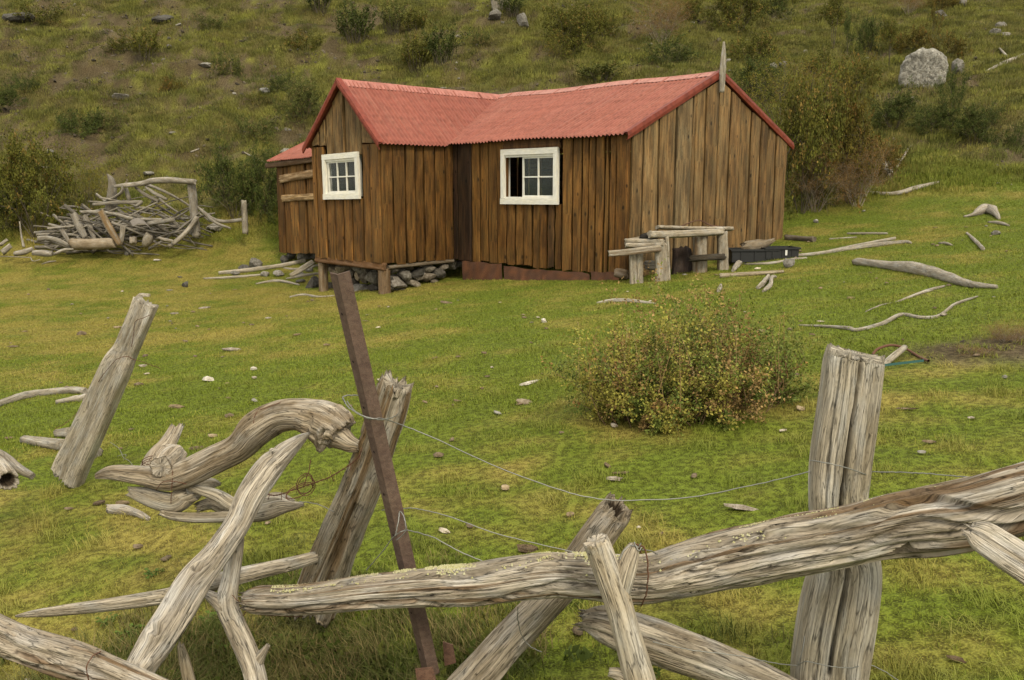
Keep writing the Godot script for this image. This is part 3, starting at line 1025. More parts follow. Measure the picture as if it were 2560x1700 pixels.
	sweep(fb, [Vector4(0.12, 3.28, -2.36, 0.045), Vector4(0.13, 3.55, -2.35, 0.055), Vector4(0.14, 3.75, -2.34, 0.058), Vector4(0.15, 3.95, -2.33, 0.04), Vector4(0.15, 4.13, -2.32, 0.016)], Vector3.ZERO, {"flat": 0.35, "box": 3.0, "front": Vector3(0.7, 0, 0.7), "seg": 18, "col": Color(0.5, 0.46, 0.38), "crack": 0.1, "jag": 0.6, "step": 0.04})
	part(hut, "gable_post", fb.mesh(), M.wood, "grey weathered board standing above the gable")

func bench_part(parent: Node, called: String, pts: Array, o: Dictionary, label := "") -> void:
	var b := MB.new()
	sweep(b, pts, Vector3.ZERO, o)
	part(parent, called, b.mesh(), M.wood, label)

# ---------------------------------------------------------------- the land
func build_ground() -> void:
	var b := MB.new()
	var ds := [-40.0, -25.0, -14.0, -8.0, -4.0, -2.0, -0.8]
	var d := 0.0
	while d < 70.0:
		ds.append(d)
		d += 0.05 + d * 0.0085
	while d < 160.0:
		ds.append(d)
		d += 6.0
	var cols := 300
	for dd: float in ds:
		for j in cols + 1:
			var f := (float(j) / cols) * 2.0 - 1.0
			var half := 7.0 + 0.85 * absf(dd) + (0.5 * absf(dd) if dd < 0.0 else 0.0)
			if dd > 60.0: half += (dd - 60.0)
			var x := half * (0.75 * f + 0.25 * f * f * f)
			b.col = turf_color(x, dd).lerp(soil_color(x, dd), clampf(bare(x, dd), 0.0, 1.0)) * 0.95
			b.p(Vector3(x, ground(x, -dd), -dd))
	for i in ds.size() - 1:
		for j in cols:
			var k := i * (cols + 1) + j
			b.quad(k, k + cols + 1, k + cols + 2, k + 1)
	var o := part(self, "ground", b.mesh(), M.soil)
	tag(o, "grazed grassy slope rising into a hillside", "", "", "structure")

func build_grass() -> void:
	var lawn := tuft(170, 0.2, 0.006, 0.024, 0.0016, 0.9, 0.16)
	var mid := tuft(170, 0.33, 0.008, 0.028, 0.0034, 0.9, 0.14)
	var hill := tuft(90, 0.5, 0.03, 0.1, 0.008, 0.6, 0.14)
	var long_ := tuft(60, 0.09, 0.03, 0.11, 0.0019, 0.85, 0.3)
	var sets := [[lawn, 1.3, 8.0, 0.15, [], []], [mid, 7.0, 26.5, 0.2, [], []], [hill, 18.0, 58.0, 0.26, [], []]]
	for s in sets:
		var d: float = s[1]
		while d < s[2]:
			var half := 2.0 + 0.68 * d
			var stepx: float = s[3]
			var x := -half
			while x < half:
				var px := x + R(-0.5, 0.5) * stepx
				var pd := d + R(-0.5, 0.5) * stepx
				if s[0] == hill and steep(pd, px) < 0.05 + 0.15 * rng.randf():
					x += stepx
					continue
				var bb := bare(px, pd)
				if rng.randf() > bb * 1.1:
					var hs := 1.0 + 0.9 * maxf(0.0, nz.get_noise_2d(px * 1.7 + 800.0, pd * 1.7)) + 0.4 * steep(pd, px)
					s[4].append(Transform3D(slope_basis(px, -pd, R(0, TAU), Vector3(1, hs * R(0.8, 1.25), 1)), on(px, -pd)))
					var c := turf_color(px, pd) * R(0.85, 1.15)
					s[5].append(c.lerp(Color(0.2, 0.14, 0.07), 0.5 * bb))
				x += stepx
			d += s[3]
	scatter("grass", "short grazed turf near the fence", lawn, M.leaf, sets[0][4], sets[0][5])
	scatter("grass", "short grazed turf round the hut", mid, M.leaf, sets[1][4], sets[1][5])
	scatter("grass", "rough grass on the hillside", hill, M.leaf, sets[2][4], sets[2][5])
	# taller tufts: along the fence, round the bush, on banks
	var w := []
	var t := []
	for i in 3600:
		var d := 1.4 + 8.5 * pow(rng.randf(), 1.3)
		var x := R(-1, 1) * (1.2 + 0.64 * d)
		var n := nz.get_noise_2d(x * 1.4 + 900.0, d * 1.4)
		var near_fence := smoothstep(3.9, 2.9, d) * 0.12
		if n + near_fence < 0.27: continue
		w.append(Transform3D(slope_basis(x, -d, R(0, TAU), Vector3(1, R(0.3, 0.9), 1)), on(x, -d)))
		t.append(turf_color(x, d).lerp(Color(0.3, 0.24, 0.1), R(0, 0.22)))
	scatter("grass", "longer tufts along the old fence", long_, M.leaf, w, t)
	w = []
	t = []
	for i in 15000:
		var d := R(17, 55)
		var x := R(-1, 1) * (2.0 + 0.66 * d)
		var n := nz.get_noise_2d(x * 0.5 + 900.0, d * 0.6)
		if n < 0.02 or steep(d, x) < 0.12: continue
		w.append(Transform3D(slope_basis(x, -d, R(0, TAU), Vector3(2.6, R(1.2, 3.2), 2.6)), on(x, -d)))
		t.append(turf_color(x, d).lerp(Color(0.06, 0.072, 0.02), R(0, 0.9)))
	scatter("grass", "coarse tussocks on the hillside", long_, M.leaf, w, t)
	# dark leafy growth in the hollow under the fence
	w = []
	t = []
	var cover := MB.new()
	for i in 26:
		var ca := R(0, TAU)
		var dv := Vector3(cos(ca), R(0.3, 1.6), sin(ca)).normalized()
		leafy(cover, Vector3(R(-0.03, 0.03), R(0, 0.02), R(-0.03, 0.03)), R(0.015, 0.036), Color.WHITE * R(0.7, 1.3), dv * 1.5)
	for i in 900:
		var x := rng.randfn(-0.85, 0.42)
		var d := rng.randfn(3.0, 0.26)
		if nz.get_noise_2d(x * 3.0, d * 3.0 + 44.0) < -0.08 or d < 2.2: continue
		w.append(Transform3D(slope_basis(x, -d, R(0, TAU), Vector3.ONE * R(0.7, 1.5)), on(x, -d)))
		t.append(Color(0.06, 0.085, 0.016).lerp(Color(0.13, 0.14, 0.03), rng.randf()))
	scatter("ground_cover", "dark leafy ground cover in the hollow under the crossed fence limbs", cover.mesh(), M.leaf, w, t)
	w = []
	t = []
	for i in 900:
		var x := rng.randfn(-0.95, 0.5)
		var d := rng.randfn(3.05, 0.36)
		if d < 2.0: continue
		w.append(Transform3D(slope_basis(x, -d, R(0, TAU), Vector3(1, R(0.5, 1.2), 1)), on(x, -d)))
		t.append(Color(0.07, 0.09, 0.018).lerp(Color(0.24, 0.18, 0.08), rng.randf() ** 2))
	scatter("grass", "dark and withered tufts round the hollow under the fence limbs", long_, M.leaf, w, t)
	# shards and crumbs of earth on the bare patches
	w = []
	t = []
	for i in 12000:
		var d := R(4, 50)
		var x := R(-1, 1) * (2.0 + 0.64 * d)
		var bb := bare(x, d)
		if rng.randf() > bb * 1.2 + 0.02 * steep(d, x): continue
		var s := (0.01 + 0.0011 * d) * R(0.4, 1.5)
		w.append(Transform3D(Basis(Vector3(0.3, 1, 0.2).normalized(), R(0, TAU)) * Basis.from_scale(Vector3(s * R(1, 2), s * 0.7, s)), on(x, -d)))
		var g := R(0.06, 0.24)
		t.append(Color(g, g * 0.86, g * 0.66))
	scatter("gravel", "stone shards and clods on the bare earth", rock(3, Vector3.ONE * 2.0, Color.WHITE, 4, 7, 0.1), M.stone, w, t)

func build_plants_kinds() -> Dictionary:
	var k := {}
	var base := {"stems": 7, "lean": 0.55, "foot": 0.12, "tall": 1.0, "thick": 0.014, "depth": 3, "bend": 0.16, "rise": 0.05, "split": 1, "low": 0.6, "keep": 0.9, "leaves": 4, "leaf_depth": 1, "spread": 0.03, "size": 0.046,
		"leaf_a": Color(0.055, 0.068, 0.018), "leaf_b": Color(0.12, 0.125, 0.032), "leaf_c": Color(0.17, 0.13, 0.05), "odd": 0.1, "bark": Color(0.1, 0.085, 0.06)}
	var o := base.duplicate()
	o.merge({"stems": 12, "lean": 0.9, "split": 2, "leaves": 4, "bend": 0.26, "spread": 0.022}, true)
	k.dense = [shrub_kind(o), shrub_kind(o)]
	o = base.duplicate()
	o.merge({"stems": 26, "lean": 0.4, "foot": 0.3, "depth": 2, "bend": 0.07, "rise": 0.1, "leaves": 8, "keep": 1.8, "split": 1, "size": 0.06, "along": 0.8, "spread": 0.02}, true)
	k.broom = [shrub_kind(o), shrub_kind(o)]
	o = base.duplicate()
	o.merge({"stems": 14, "lean": 2.2, "split": 2, "depth": 2, "leaves": 7, "rise": 0.02, "size": 0.06, "leaf_depth": 2}, true)
	k.mound = [shrub_kind(o), shrub_kind(o)]
	o = base.duplicate()
	o.merge({"stems": 9, "lean": 0.55, "leaves": 2, "split": 2, "leaf_depth": 0, "depth": 3, "spread": 0.02, "size": 0.03, "leaf_a": Color(0.11, 0.12, 0.026), "leaf_b": Color(0.17, 0.165, 0.038), "odd": 0.12}, true)
	k.airy = [shrub_kind(o)]
	o = base.duplicate()
	o.merge({"stems": 18, "lean": 0.6, "leaves": 3, "split": 2, "leaf_depth": 0, "depth": 3, "size": 0.02, "bark": Color(0.25, 0.21, 0.16), "thick": 0.009, "leaf_a": Color(0.2, 0.15, 0.08), "leaf_b": Color(0.14, 0.12, 0.06)}, true)
	k.dead = [shrub_kind(o)]
	o = base.duplicate()
	o.merge({"stems": 3, "lean": 0.35, "foot": 0.05, "low": 0.0, "thick": 0.022, "leaves": 6, "split": 2, "bend": 0.22, "spread": 0.035, "size": 0.04}, true)
	k.tree = [shrub_kind(o), shrub_kind(o)]
	return k

func build_front_bush(at: Vector3) -> void:
	var o := thing("bush", "tangled green and rusty brown bush in the middle of the grass", "bush", at)
	var greens := [[Color(0.085, 0.115, 0.026), Color(0.155, 0.18, 0.036)], [Color(0.2, 0.2, 0.04), Color(0.28, 0.24, 0.052)], [Color(0.2, 0.135, 0.05), Color(0.29, 0.19, 0.075)]]
	var tw := MB.new()
	var lf := MB.new()
	for i in 190:
		var a := R(0, TAU)
		var rr := sqrt(rng.randf())
		var foot := Vector3(cos(a) * rr * 0.64, 0, sin(a) * rr * 0.47)
		# the right of it is rusty and half dead, the front left yellow-green
		var side := foot.x / 0.74 + 0.55 * nz.get_noise_2d(foot.x * 3.0, foot.z * 3.0)
		var pick := rng.randf()
		var g: Array = greens[0]
		if pick < 0.22 + 0.26 * side: g = greens[2]
		elif pick < 0.44 - 0.1 * side: g = greens[1]
		var low := nz.get_noise_2d(foot.x * 2.4 + 60.0, foot.z * 2.4)
		var opt := {"bend": 0.3, "rise": 0.09, "split": 2, "low": 0.8, "keep": 0.9, "depth": 2, "leaf_depth": 1, "leaves": 5, "spread": 0.012, "size": 0.021, "along": 0.4, "leaf_a": g[0], "leaf_b": g[1], "leaf_c": Color(0.26, 0.16, 0.055), "odd": 0.03, "bark": Color(0.2, 0.13, 0.08)}
		var gy := ground(at.x + foot.x, at.z + foot.z) - at.y
		var tall := (0.54 - 0.28 * rr * rr + 0.34 * low) * R(0.5, 1.2)
		grow(tw, lf, foot + Vector3(0, gy - 0.02, 0), Vector3(cos(a) * rr * 0.7 + R(-0.4, 0.4), 1.0, sin(a) * rr * 0.7 + R(-0.4, 0.4)).normalized(), tall, 0.0042, 2, opt)
	# long bare shoots standing out of it
	for i in 44:
		var a := R(0, TAU)
		var rr := sqrt(rng.randf()) * 0.8
		var p := Vector3(cos(a) * rr, R(0.1, 0.3), sin(a) * rr * 0.7)
		var d := Vector3(R(-0.3, 0.3), 1, R(-0.3, 0.3)).normalized()
		var c := Color(0.3, 0.15, 0.07).lerp(Color(0.36, 0.3, 0.14), rng.randf())
		for k in 4:
			d = (d + Vector3(rng.randfn(), 0, rng.randfn()) * 0.07).normalized()
			tw.col = c
			twig_tube(tw, p, p + d * 0.12, 0.0032 - k * 0.0006, 0.0026 - k * 0.0006)
			for l in 5: leafy(lf, p + d * R(0, 0.12), 0.013, c * R(0.7, 1.2))
			p += d * 0.12
	part(o, "branches", tw.mesh(), M.twig)
	part(o, "foliage", lf.mesh(), M.leaf)

func weed(label: String, x: float, z: float, s: float, col: Color) -> void:
	# a low rosette of broad leaves
	var b := MB.new()
	for i in 40:
		var a := R(0, TAU)
		var r := R(0.0, 0.09) * s
		var c := Vector3(cos(a), 0, sin(a))
		var p := c * r * 0.55 + Vector3(0, R(0, 0.03) * s, 0)
		var d := (c + Vector3(0, R(0.1, 0.9), 0)).normalized()
		var w := d.cross(Vector3.UP).normalized() * R(0.007, 0.013) * s
		var l := R(0.022, 0.045) * s
		b.col = col * R(0.75, 1.3)
		var k0 := b.p(p)
		var k1 := b.p(p + d * l * 0.45 + w)
		var k2 := b.p(p + d * l + Vector3(0, -0.015 * s, 0))
		var k3 := b.p(p + d * l * 0.45 - w)
		b.quad(k0, k1, k2, k3)
	single("weed", label, "weed", "leafy weeds under the fence", on(x, z), b.mesh(), M.leaf)

func moss(parent: Node, path: Array, from: float, to: float, n: int) -> void:
	# yellowish lichen crusts along the top of a rail
	var b := MB.new()
	for i in n:
		var t := R(from, to)
		if nz.get_noise_2d(t * 14.0, 3.0) + 0.6 * nz.get_noise_2d(t * 60.0, 13.0) < R(-0.4, 0.25): continue
		var q := cat(path, t)
		var a := clampf(rng.randfn(-0.2, 0.3), -1.1, 1.1)
		var p := v3(q) + Vector3(0, cos(a), sin(a)) * q.w * 0.99 - (parent as Node3D).position
		var s := R(0.0016, 0.0046)
		b.col = Color(0.33, 0.31, 0.14).lerp(Color(0.46, 0.44, 0.29), rng.randf())
		var k := b.v.size()
		for v in [Vector3(1, -0.5, 0), Vector3(0, -0.5, 1), Vector3(-1, -0.5, 0), Vector3(0, -0.5, -1), Vector3(R(-0.3, 0.3), R(0.5, 1.1), R(-0.3, 0.3))]:
			b.p(p + v * s)
		for j in 4: b.tri(k + j, k + 4, k + (j + 1) % 4)
	var o := part(parent, "lichen", b.mesh(false), M.twig)
	o.set_meta("kind", "stuff")

var marks := []
var loose := {}
const NTH := ["nearest", "second nearest", "third nearest", "fourth nearest", "fifth nearest", "sixth nearest", "seventh nearest", "eighth nearest", "ninth nearest", "tenth nearest", "eleventh nearest", "twelfth nearest", "thirteenth nearest", "fourteenth nearest", "fifteenth nearest", "sixteenth nearest"]

func name_the_loose() -> void:
	# each scattered piece is told by the landmark it lies nearest to
	var by := {}
	for o: Node3D in loose:
		var best: Array = marks[0]
		for mk in marks:
			if o.position.distance_to(mk[1]) < o.position.distance_to(best[1]): best = mk
		var v: Vector3 = o.position - best[1]
		var up: bool = o.position.z < -23.0
		var way := ("right of" if v.x > 0.0 else "left of") if absf(v.x) > absf(v.z) else (("above" if up else "behind") if v.z < 0.0 else ("below" if up else "in front of"))
		var key: String = "%s|%s|%s" % [loose[o], way, best[0]]
		if not by.has(key): by[key] = []
		by[key].append([v.length(), o])
	for key: String in by:
		var list: Array = by[key]
		list.sort_custom(func(p, q): return p[0] < q[0])
		var w := key.split("|")
		for i in list.size():
			list[i][1].set_meta("label", "%s, %s %s %s" % [w[0], NTH[mini(i, 15)], w[1], w[2]])

func _ready() -> void:
	rng.seed = 20240611
	nz.noise_type = FastNoiseLite.TYPE_SIMPLEX_SMOOTH
	nz.frequency = 1.0
	nz.fractal_octaves = 2
	nz.seed = 5
	nf.noise_type = FastNoiseLite.TYPE_SIMPLEX_SMOOTH
	nf.frequency = 1.0
	nf.fractal_octaves = 3
	nf.seed = 9
	# camera
	var cam := Camera3D.new()
	cam.name = "camera"
	cam.fov = 41.56
	cam.near = 0.05
	cam.far = 400.0
	cam.position = Vector3(0, 1.6, 0)
	cam.rotation = Vector3(-0.16735, 0, 0)
	add_child(cam)
	cam.current = true
	# overcast sky
	var env := Environment.new()
	env.background_mode = Environment.BG_SKY
	var sky := Sky.new()
	var sm := ProceduralSkyMaterial.new()
	sm.sky_top_color = Color(0.93, 0.92, 0.89)
	sm.sky_horizon_color = Color(0.9, 0.88, 0.83)
	sm.sky_curve = 0.2
	sm.ground_bottom_color = Color(0.25, 0.26, 0.16)
	sm.ground_horizon_color = Color(0.6, 0.6, 0.5)
	sm.sun_angle_max = 40.0
	sky.sky_material = sm
	env.sky = sky
	env.background_energy_multiplier = 1.1
	env.tonemap_mode = Environment.TONE_MAPPER_LINEAR
	env.tonemap_exposure = 1.85
	env.sdfgi_enabled = true
	env.ssao_enabled = true
	env.ssil_enabled = true
	var we := WorldEnvironment.new()
	we.name = "world_environment"
	we.environment = env
	add_child(we)
	var sun := DirectionalLight3D.new()
	sun.name = "sun"
	sun.light_color = Color(1.0, 0.95, 0.85)
	sun.light_energy = 0.5
	sun.light_angular_distance = 14.0
	sun.shadow_enabled = true
	sun.rotation = Vector3(deg_to_rad(-42), deg_to_rad(24), 0)
	add_child(sun)
	make_materials()
	build_ground()
	build_hut()
	# shrubs and small trees
	var kinds := build_plants_kinds()
	shrub(kinds.dense[0], "shrub", "large olive shrub left of the collapsed log heap", on(-13.142, -24.909, -0.05), 2.604, 2.748, M.leaf_olive)
	shrub(kinds.dense[1], "shrub", "dark shrub at the left edge of the photo behind the loose sticks", on(-14.285, -25.259, -0.05), 1.585, 1.75, M.leaf_deep)
	shrub(kinds.airy[0], "shrub", "airy yellow-green shrub rising behind the left end of the log heap", on(-12.222, -26.115, -0.05), 1.775, 2.01, M.leaf_olive)
	shrub(kinds.dense[1], "shrub", "broad dark shrub right of the log heap behind the short post", on(-7.944, -25.827, -0.05), 2.025, 2.186, M.leaf_deep)
	shrub(kinds.dense[0], "shrub", "dark shrub touching the left corner of the hut", on(-7.028, -26.043, -0.05), 1.498, 1.871, M.leaf_deep)
	shrub(kinds.broom[0], "shrub", "upright grassy shrub high on the left hillside", on(-14.348, -36.361, -0.05), 1.521, 1.343, M.leaf_olive)
	shrub(kinds.mound[0], "shrub", "round green shrub alone on the hillside above the log heap", on(-10.785, -35.172, -0.05), 1.379, 0.902, M.leaf)
	shrub(kinds.mound[1], "shrub", "low dark shrub near the left edge of the hillside", on(-17.792, -33.839, -0.05), 1.238, 0.625, M.leaf_deep)
	shrub(kinds.dense[1], "shrub", "dark shrub cut by the left edge halfway up the hillside", on(-17.768, -32.375, -0.05), 1.523, 0.997, M.leaf_deep)
	shrub(kinds.mound[0], "shrub", "low wide dark shrub above the airy shrub, left of a pair", on(-14.639, -31.123, -0.05), 1.79, 0.878, M.leaf_deep)
	shrub(kinds.mound[1], "shrub", "low shrub above the log heap, right of a pair", on(-13.781, -31.371, -0.05), 1.312, 0.773, M.leaf)
	shrub(kinds.mound[0], "shrub", "low yellowish shrub left of the upright grassy shrub", on(-15.593, -37.391, -0.05), 1.564, 0.576, M.leaf_olive)
	shrub(kinds.mound[1], "shrub", "flat spreading shrub near the top left corner", on(-20.275, -40.319, -0.05), 2.529, 0.931, M.leaf_olive)
	shrub(kinds.mound[0], "shrub", "bright green low shrub on the terrace above the round shrub", on(-12.722, -39.422, -0.05), 1.443, 0.607, M.leaf)
	shrub(kinds.mound[0], "shrub", "brown shrub beside the rocky step on the left hillside", on(-12.453, -34.014, -0.05), 1.067, 0.628, M.leaf_brown)
	shrub(kinds.dense[0], "shrub", "shrub just above the left slope of the wing roof", on(-7.15, -31.536, -0.05), 1.813, 1.327, M.leaf)
	shrub(kinds.mound[1], "shrub", "small dark shrub above the left end of the hut", on(-8.304, -33.664, -0.05), 1.232, 0.691, M.leaf_deep)
	shrub(kinds.mound[0], "shrub", "low green shrub left of the hut roof", on(-8.507, -30.552, -0.05), 1.597, 0.784, M.leaf)
	shrub(kinds.mound[1], "shrub", "faint low shrub left of the red roof beside grey stones", on(-8.999, -32.971, -0.05), 1.034, 0.474, M.leaf_olive)
	shrub(kinds.broom[0], "shrub", "tall rushy shrub at the top, left of the middle", on(-8.323, -40.621, -0.05), 2.017, 1.417, M.leaf_deep)
	shrub(kinds.broom[1], "shrub", "dark rushy shrub straight above the wing gable", on(-6.371, -37.771, -0.05), 1.678, 1.512, M.leaf_deep)
	shrub(kinds.mound[0], "shrub", "spreading low shrub left of the dark rushy shrub", on(-8.319, -37.581, -0.05), 1.965, 0.771, M.leaf_olive)
	shrub(kinds.broom[0], "shrub", "rushy shrub up the slope from the wing ridge, left of two", on(-4.98, -38.931, -0.05), 1.425, 1.398, M.leaf)
	shrub(kinds.broom[1], "shrub", "rushy shrub up the slope from the wing ridge, right of two", on(-4.104, -39.225, -0.05), 1.23, 1.127, M.leaf_olive)
	shrub(kinds.broom[1], "shrub", "brownish rushy shrub above the middle of the wing ridge", on(-3.633, -35.263, -0.05), 1.383, 1.411, M.leaf_olive)
	shrub(kinds.broom[0], "shrub", "dark rushy shrub above the valley of the roof", on(-2.617, -34.902, -0.05), 1.642, 1.54, M.leaf_deep)
	shrub(kinds.mound[0], "shrub", "small round shrub above the valley, beside grey rocks", on(-1.202, -36.64, -0.05), 0.958, 0.564, M.leaf)
	shrub(kinds.broom[0], "shrub", "dark shrub at the top, left of the big shrub above the roof", on(-0.009, -39.521, -0.05), 1.446, 1.014, M.leaf_deep)
	shrub(kinds.dense[0], "shrub", "big olive shrub above the main roof", on(2.181, -34.813, -0.05), 2.73, 1.965, M.leaf_olive)
	shrub(kinds.dense[1], "shrub", "yellowish shrub touching the big olive shrub above the roof", on(3.463, -36.454, -0.05), 2.096, 1.496, M.leaf_olive)
	shrub(kinds.airy[0], "shrub", "thin shrub left below the big olive shrub", on(1.54, -33.839, -0.05), 1.061, 1.111, M.leaf_olive)
	shrub(kinds.broom[0], "shrub", "fringe of rushes just above the main ridge", on(3.027, -31.619, -0.05), 1.983, 0.73, M.leaf)
	shrub(kinds.dead[0], "shrub", "grey bare shrub on the slope above the main ridge", on(5.71, -35.626, -0.05), 2.607, 2.102, M.leaf_brown)
	shrub(kinds.mound[1], "shrub", "dark shrub at the foot of the grey bare shrub", on(5.667, -33.316, -0.05), 1.916, 1.026, M.leaf_deep)
	shrub(kinds.dense[1], "shrub", "shrub behind the grey bare shrub near the top edge", on(7.633, -40.218, -0.05), 2.313, 1.341, M.leaf_olive)
	shrub(kinds.dense[0], "shrub", "broad shrub at the top edge above the gable board", on(9.438, -39.127, -0.05), 2.659, 2.108, M.leaf_olive)
	shrub(kinds.mound[0], "shrub", "shrub on the slope just right of the upright gable board", on(8.825, -34.102, -0.05), 1.961, 1.225, M.leaf_olive)
	shrub(kinds.dense[1], "shrub", "dark shrub at the top edge, right of the broad one", on(11.616, -42.161, -0.05), 1.763, 1.731, M.leaf_deep)
	shrub(kinds.tree[0], "small_tree", "little forked tree near the top edge right of the gable board", on(12.717, -42.79, -0.05), 1.566, 1.361, M.leaf_olive, "small trees on the right slope")
	shrub(kinds.tree[1], "small_tree", "small leaning tree, left of the row on the right slope", on(12.427, -36.176, -0.05), 1.248, 1.893, M.leaf_olive, "small trees on the right slope")
	shrub(kinds.tree[0], "small_tree", "small tree with a bare forked trunk in the row on the right slope", on(12.31, -34.279, -0.05), 1.254, 1.97, M.leaf_deep, "small trees on the right slope")
	shrub(kinds.dense[0], "shrub", "round dark shrub between the small trees on the right slope", on(13.535, -35.353, -0.05), 1.183, 1.27, M.leaf_deep)
	shrub(kinds.tree[1], "small_tree", "slim tree left of the pale boulder", on(13.8, -34.014, -0.05), 0.747, 1.745, M.leaf_olive, "small trees on the right slope")
	shrub(kinds.tree[0], "small_tree", "thin brownish tree behind the pale boulder", on(16.51, -36.733, -0.05), 0.768, 1.583, M.leaf_brown, "small trees on the right slope")
	shrub(kinds.mound[0], "shrub", "brown shrub behind the left side of the boulder", on(14.918, -34.813, -0.05), 1.456, 0.893, M.leaf_brown)
	shrub(kinds.mound[1], "shrub", "reddish brown shrub behind the right side of the boulder", on(15.972, -34.102, -0.05), 1.426, 0.962, M.leaf_brown)
	shrub(kinds.dense[0], "shrub", "tall shrub close behind the right corner of the hut", on(6.494, -20.232, -0.05), 2.009, 2.958, M.leaf_olive)
	shrub(kinds.dense[1], "shrub", "tall brownish shrub right of the one behind the hut corner", on(7.707, -20.657, -0.05), 2.16, 2.862, M.leaf_brown)
	shrub(kinds.airy[0], "shrub", "shrub showing over the right slope of the gable roof", on(7.662, -26.624, -0.05), 2.227, 2.049, M.leaf_olive)
	shrub(kinds.airy[0], "shrub", "rusty shrub up the slope behind the hut corner", on(9.15, -28.193, -0.05), 2.211, 1.591, M.leaf_brown)
	shrub(kinds.dense[1], "shrub", "shrub below the row of small trees", on(10.776, -29.042, -0.05), 1.822, 1.341, M.leaf_olive)
	shrub(kinds.dead[0], "shrub", "pale bare brushwood at the foot of the tall shrubs", on(6.784, -20.232, -0.05), 1.798, 1.557, M.leaf_brown)
	shrub(kinds.dead[0], "shrub", "pale bare brushwood right of the other, beside the lying branch", on(7.744, -20.353, -0.05), 1.809, 1.566, M.leaf_brown)
	shrub(kinds.dense[0], "shrub", "brown shrub over the split stump", on(8.949, -22.099, -0.05), 1.155, 1.02, M.leaf_brown)
	shrub(kinds.tree[0], "small_tree", "small dark tree in front of the pale boulder", on(11.835, -24.77, -0.05), 1.295, 1.779, M.leaf_deep, "small trees on the right slope")
	shrub(kinds.dense[1], "shrub", "dark shrub left below the small dark tree", on(11.339, -24.7, -0.05), 1.42, 1.014, M.leaf_deep)
	shrub(kinds.dense[0], "shrub", "dark shrub right below the small dark tree", on(12.244, -24.287, -0.05), 1.397, 1.059, M.leaf_deep)
	shrub(kinds.mound[1], "shrub", "bluish green shrub at the right edge below the bare soil", on(13.139, -23.811, -0.05), 0.747, 0.757, M.leaf_deep)
	shrub(kinds.mound[0], "shrub", "tufted shrub with pale tops at the edge of the bare soil", on(13.642, -26.187, -0.05), 0.821, 0.537, M.leaf)
	shrub(kinds.dead[0], "shrub", "heap of dark bare brush near the top right", on(17.937, -42.37, -0.05), 1.993, 1.304, M.leaf_brown)
	shrub(kinds.dead[0], "shrub", "low brown twiggy brush on the bare earth at the right edge", on(4.149, -7.382, -0.05), 0.463, 0.227, M.leaf_brown)
	shrub(kinds.dead[0], "shrub", "low dead brush left of the brown brush on the bare earth", on(3.74, -7.106, -0.05), 0.334, 0.109, M.leaf_brown)
	shrub(kinds.dense[0], "shrub", "dark shrub showing just above the right roof slope", on(7.806, -29.434, -0.05), 1.846, 1.359, M.leaf_deep)
	shrub(kinds.dense[1], "shrub", "dark shrub between the tall shrubs and the small dark tree", on(10.735, -25.827, -0.05), 1.755, 1.193, M.leaf_deep)
	shrub(kinds.mound[1], "shrub", "low shrub below the leaning small tree", on(10.707, -31.786, -0.05), 1.828, 1.142, M.leaf_olive)
	shrub(kinds.dense[1], "shrub", "brown shrub at the top edge near the right corner", on(20.318, -43.963, -0.05), 1.839, 1.128, M.leaf_brown)
	# boulders and stones
	var boulder := single("boulder", "big pale lichen-covered boulder on the right slope", "boulder", "", on(13.459, -30.309, 0.5), rock(77, Vector3(1.55, 1.55, 1.3), Color(0.37, 0.36, 0.32), 48, 9, 0.05, 0.75), M.stone)
	stone("dark knobbly rock just right of the pale boulder", 14.948, -31.112, Vector3(0.571, 0.674, 0.509), 1.416, Color(0.24, 0.23, 0.205), "", 0.35, "boulder")
	stone("grey rock at the foot of the tree stump near the top middle", -0.698, -39.32, Vector3(0.721, 0.521, 0.644), 0.619, Color(0.24, 0.23, 0.205), "", 0.3, "stone")
	stone("rounded grey rock right of the rock above the wing ridge", 0.437, -38.634, Vector3(0.709, 0.698, 0.633), 2.376, Color(0.24, 0.23, 0.205), "", 0.3, "stone")
	stone("flat grey rock on the terrace left of the hut roof", -9.004, -33.616, Vector3(0.472, 0.284, 0.421), 0.93, Color(0.3, 0.3, 0.29), "", 0.3, "stone")
	stone("broken grey outcrop below the left brown shrub", -14.173, -33.481, Vector3(0.614, 0.323, 0.548), 0.399, Color(0.24, 0.23, 0.205), "", 0.2, "outcrop")
	stone("dark outcrop near the top left corner", -21.149, -40.2, Vector3(1.425, 0.626, 1.272), 2.41, Color(0.13, 0.125, 0.115), "", 0.2, "outcrop")
	stone("dark outcrop under the turf edge on the upper left hillside", -14.997, -40.32, Vector3(1.128, 0.387, 1.007), 5.508, Color(0.13, 0.125, 0.115), "", 0.2, "outcrop")
	stone("pale slanted rock pair on the left hillside", -11.804, -35.964, Vector3(0.582, 0.217, 0.52), 4.803, Color(0.36, 0.345, 0.315), "", 0.3, "stone")
	stone("pale flat stone left of the hut roof", -7.341, -29.562, Vector3(0.479, 0.178, 0.427), 4.591, Color(0.36, 0.345, 0.315), "", 0.3, "stone")
	stone("long grey slab in the grass above the log heap", -11.265, -28.239, Vector3(0.457, 0.17, 0.408), 1.332, Color(0.36, 0.345, 0.315), "", 0.3, "stone")
	stone("grey slab stone above the airy shrub", -14.837, -28.839, Vector3(0.405, 0.139, 0.362), 3.22, Color(0.24, 0.23, 0.205), "", 0.3, "stone")
	stone("grey slab stone left of the airy shrub on the slope", -15.067, -29.791, Vector3(0.45, 0.18, 0.402), 1.66, Color(0.24, 0.23, 0.205), "", 0.3, "stone")
	stone("pale stone up the slope left of the boulder", 11.612, -30.85, Vector3(0.2, 0.168, 0.179), 1.036, Color(0.36, 0.345, 0.315), "", 0.3, "stone")
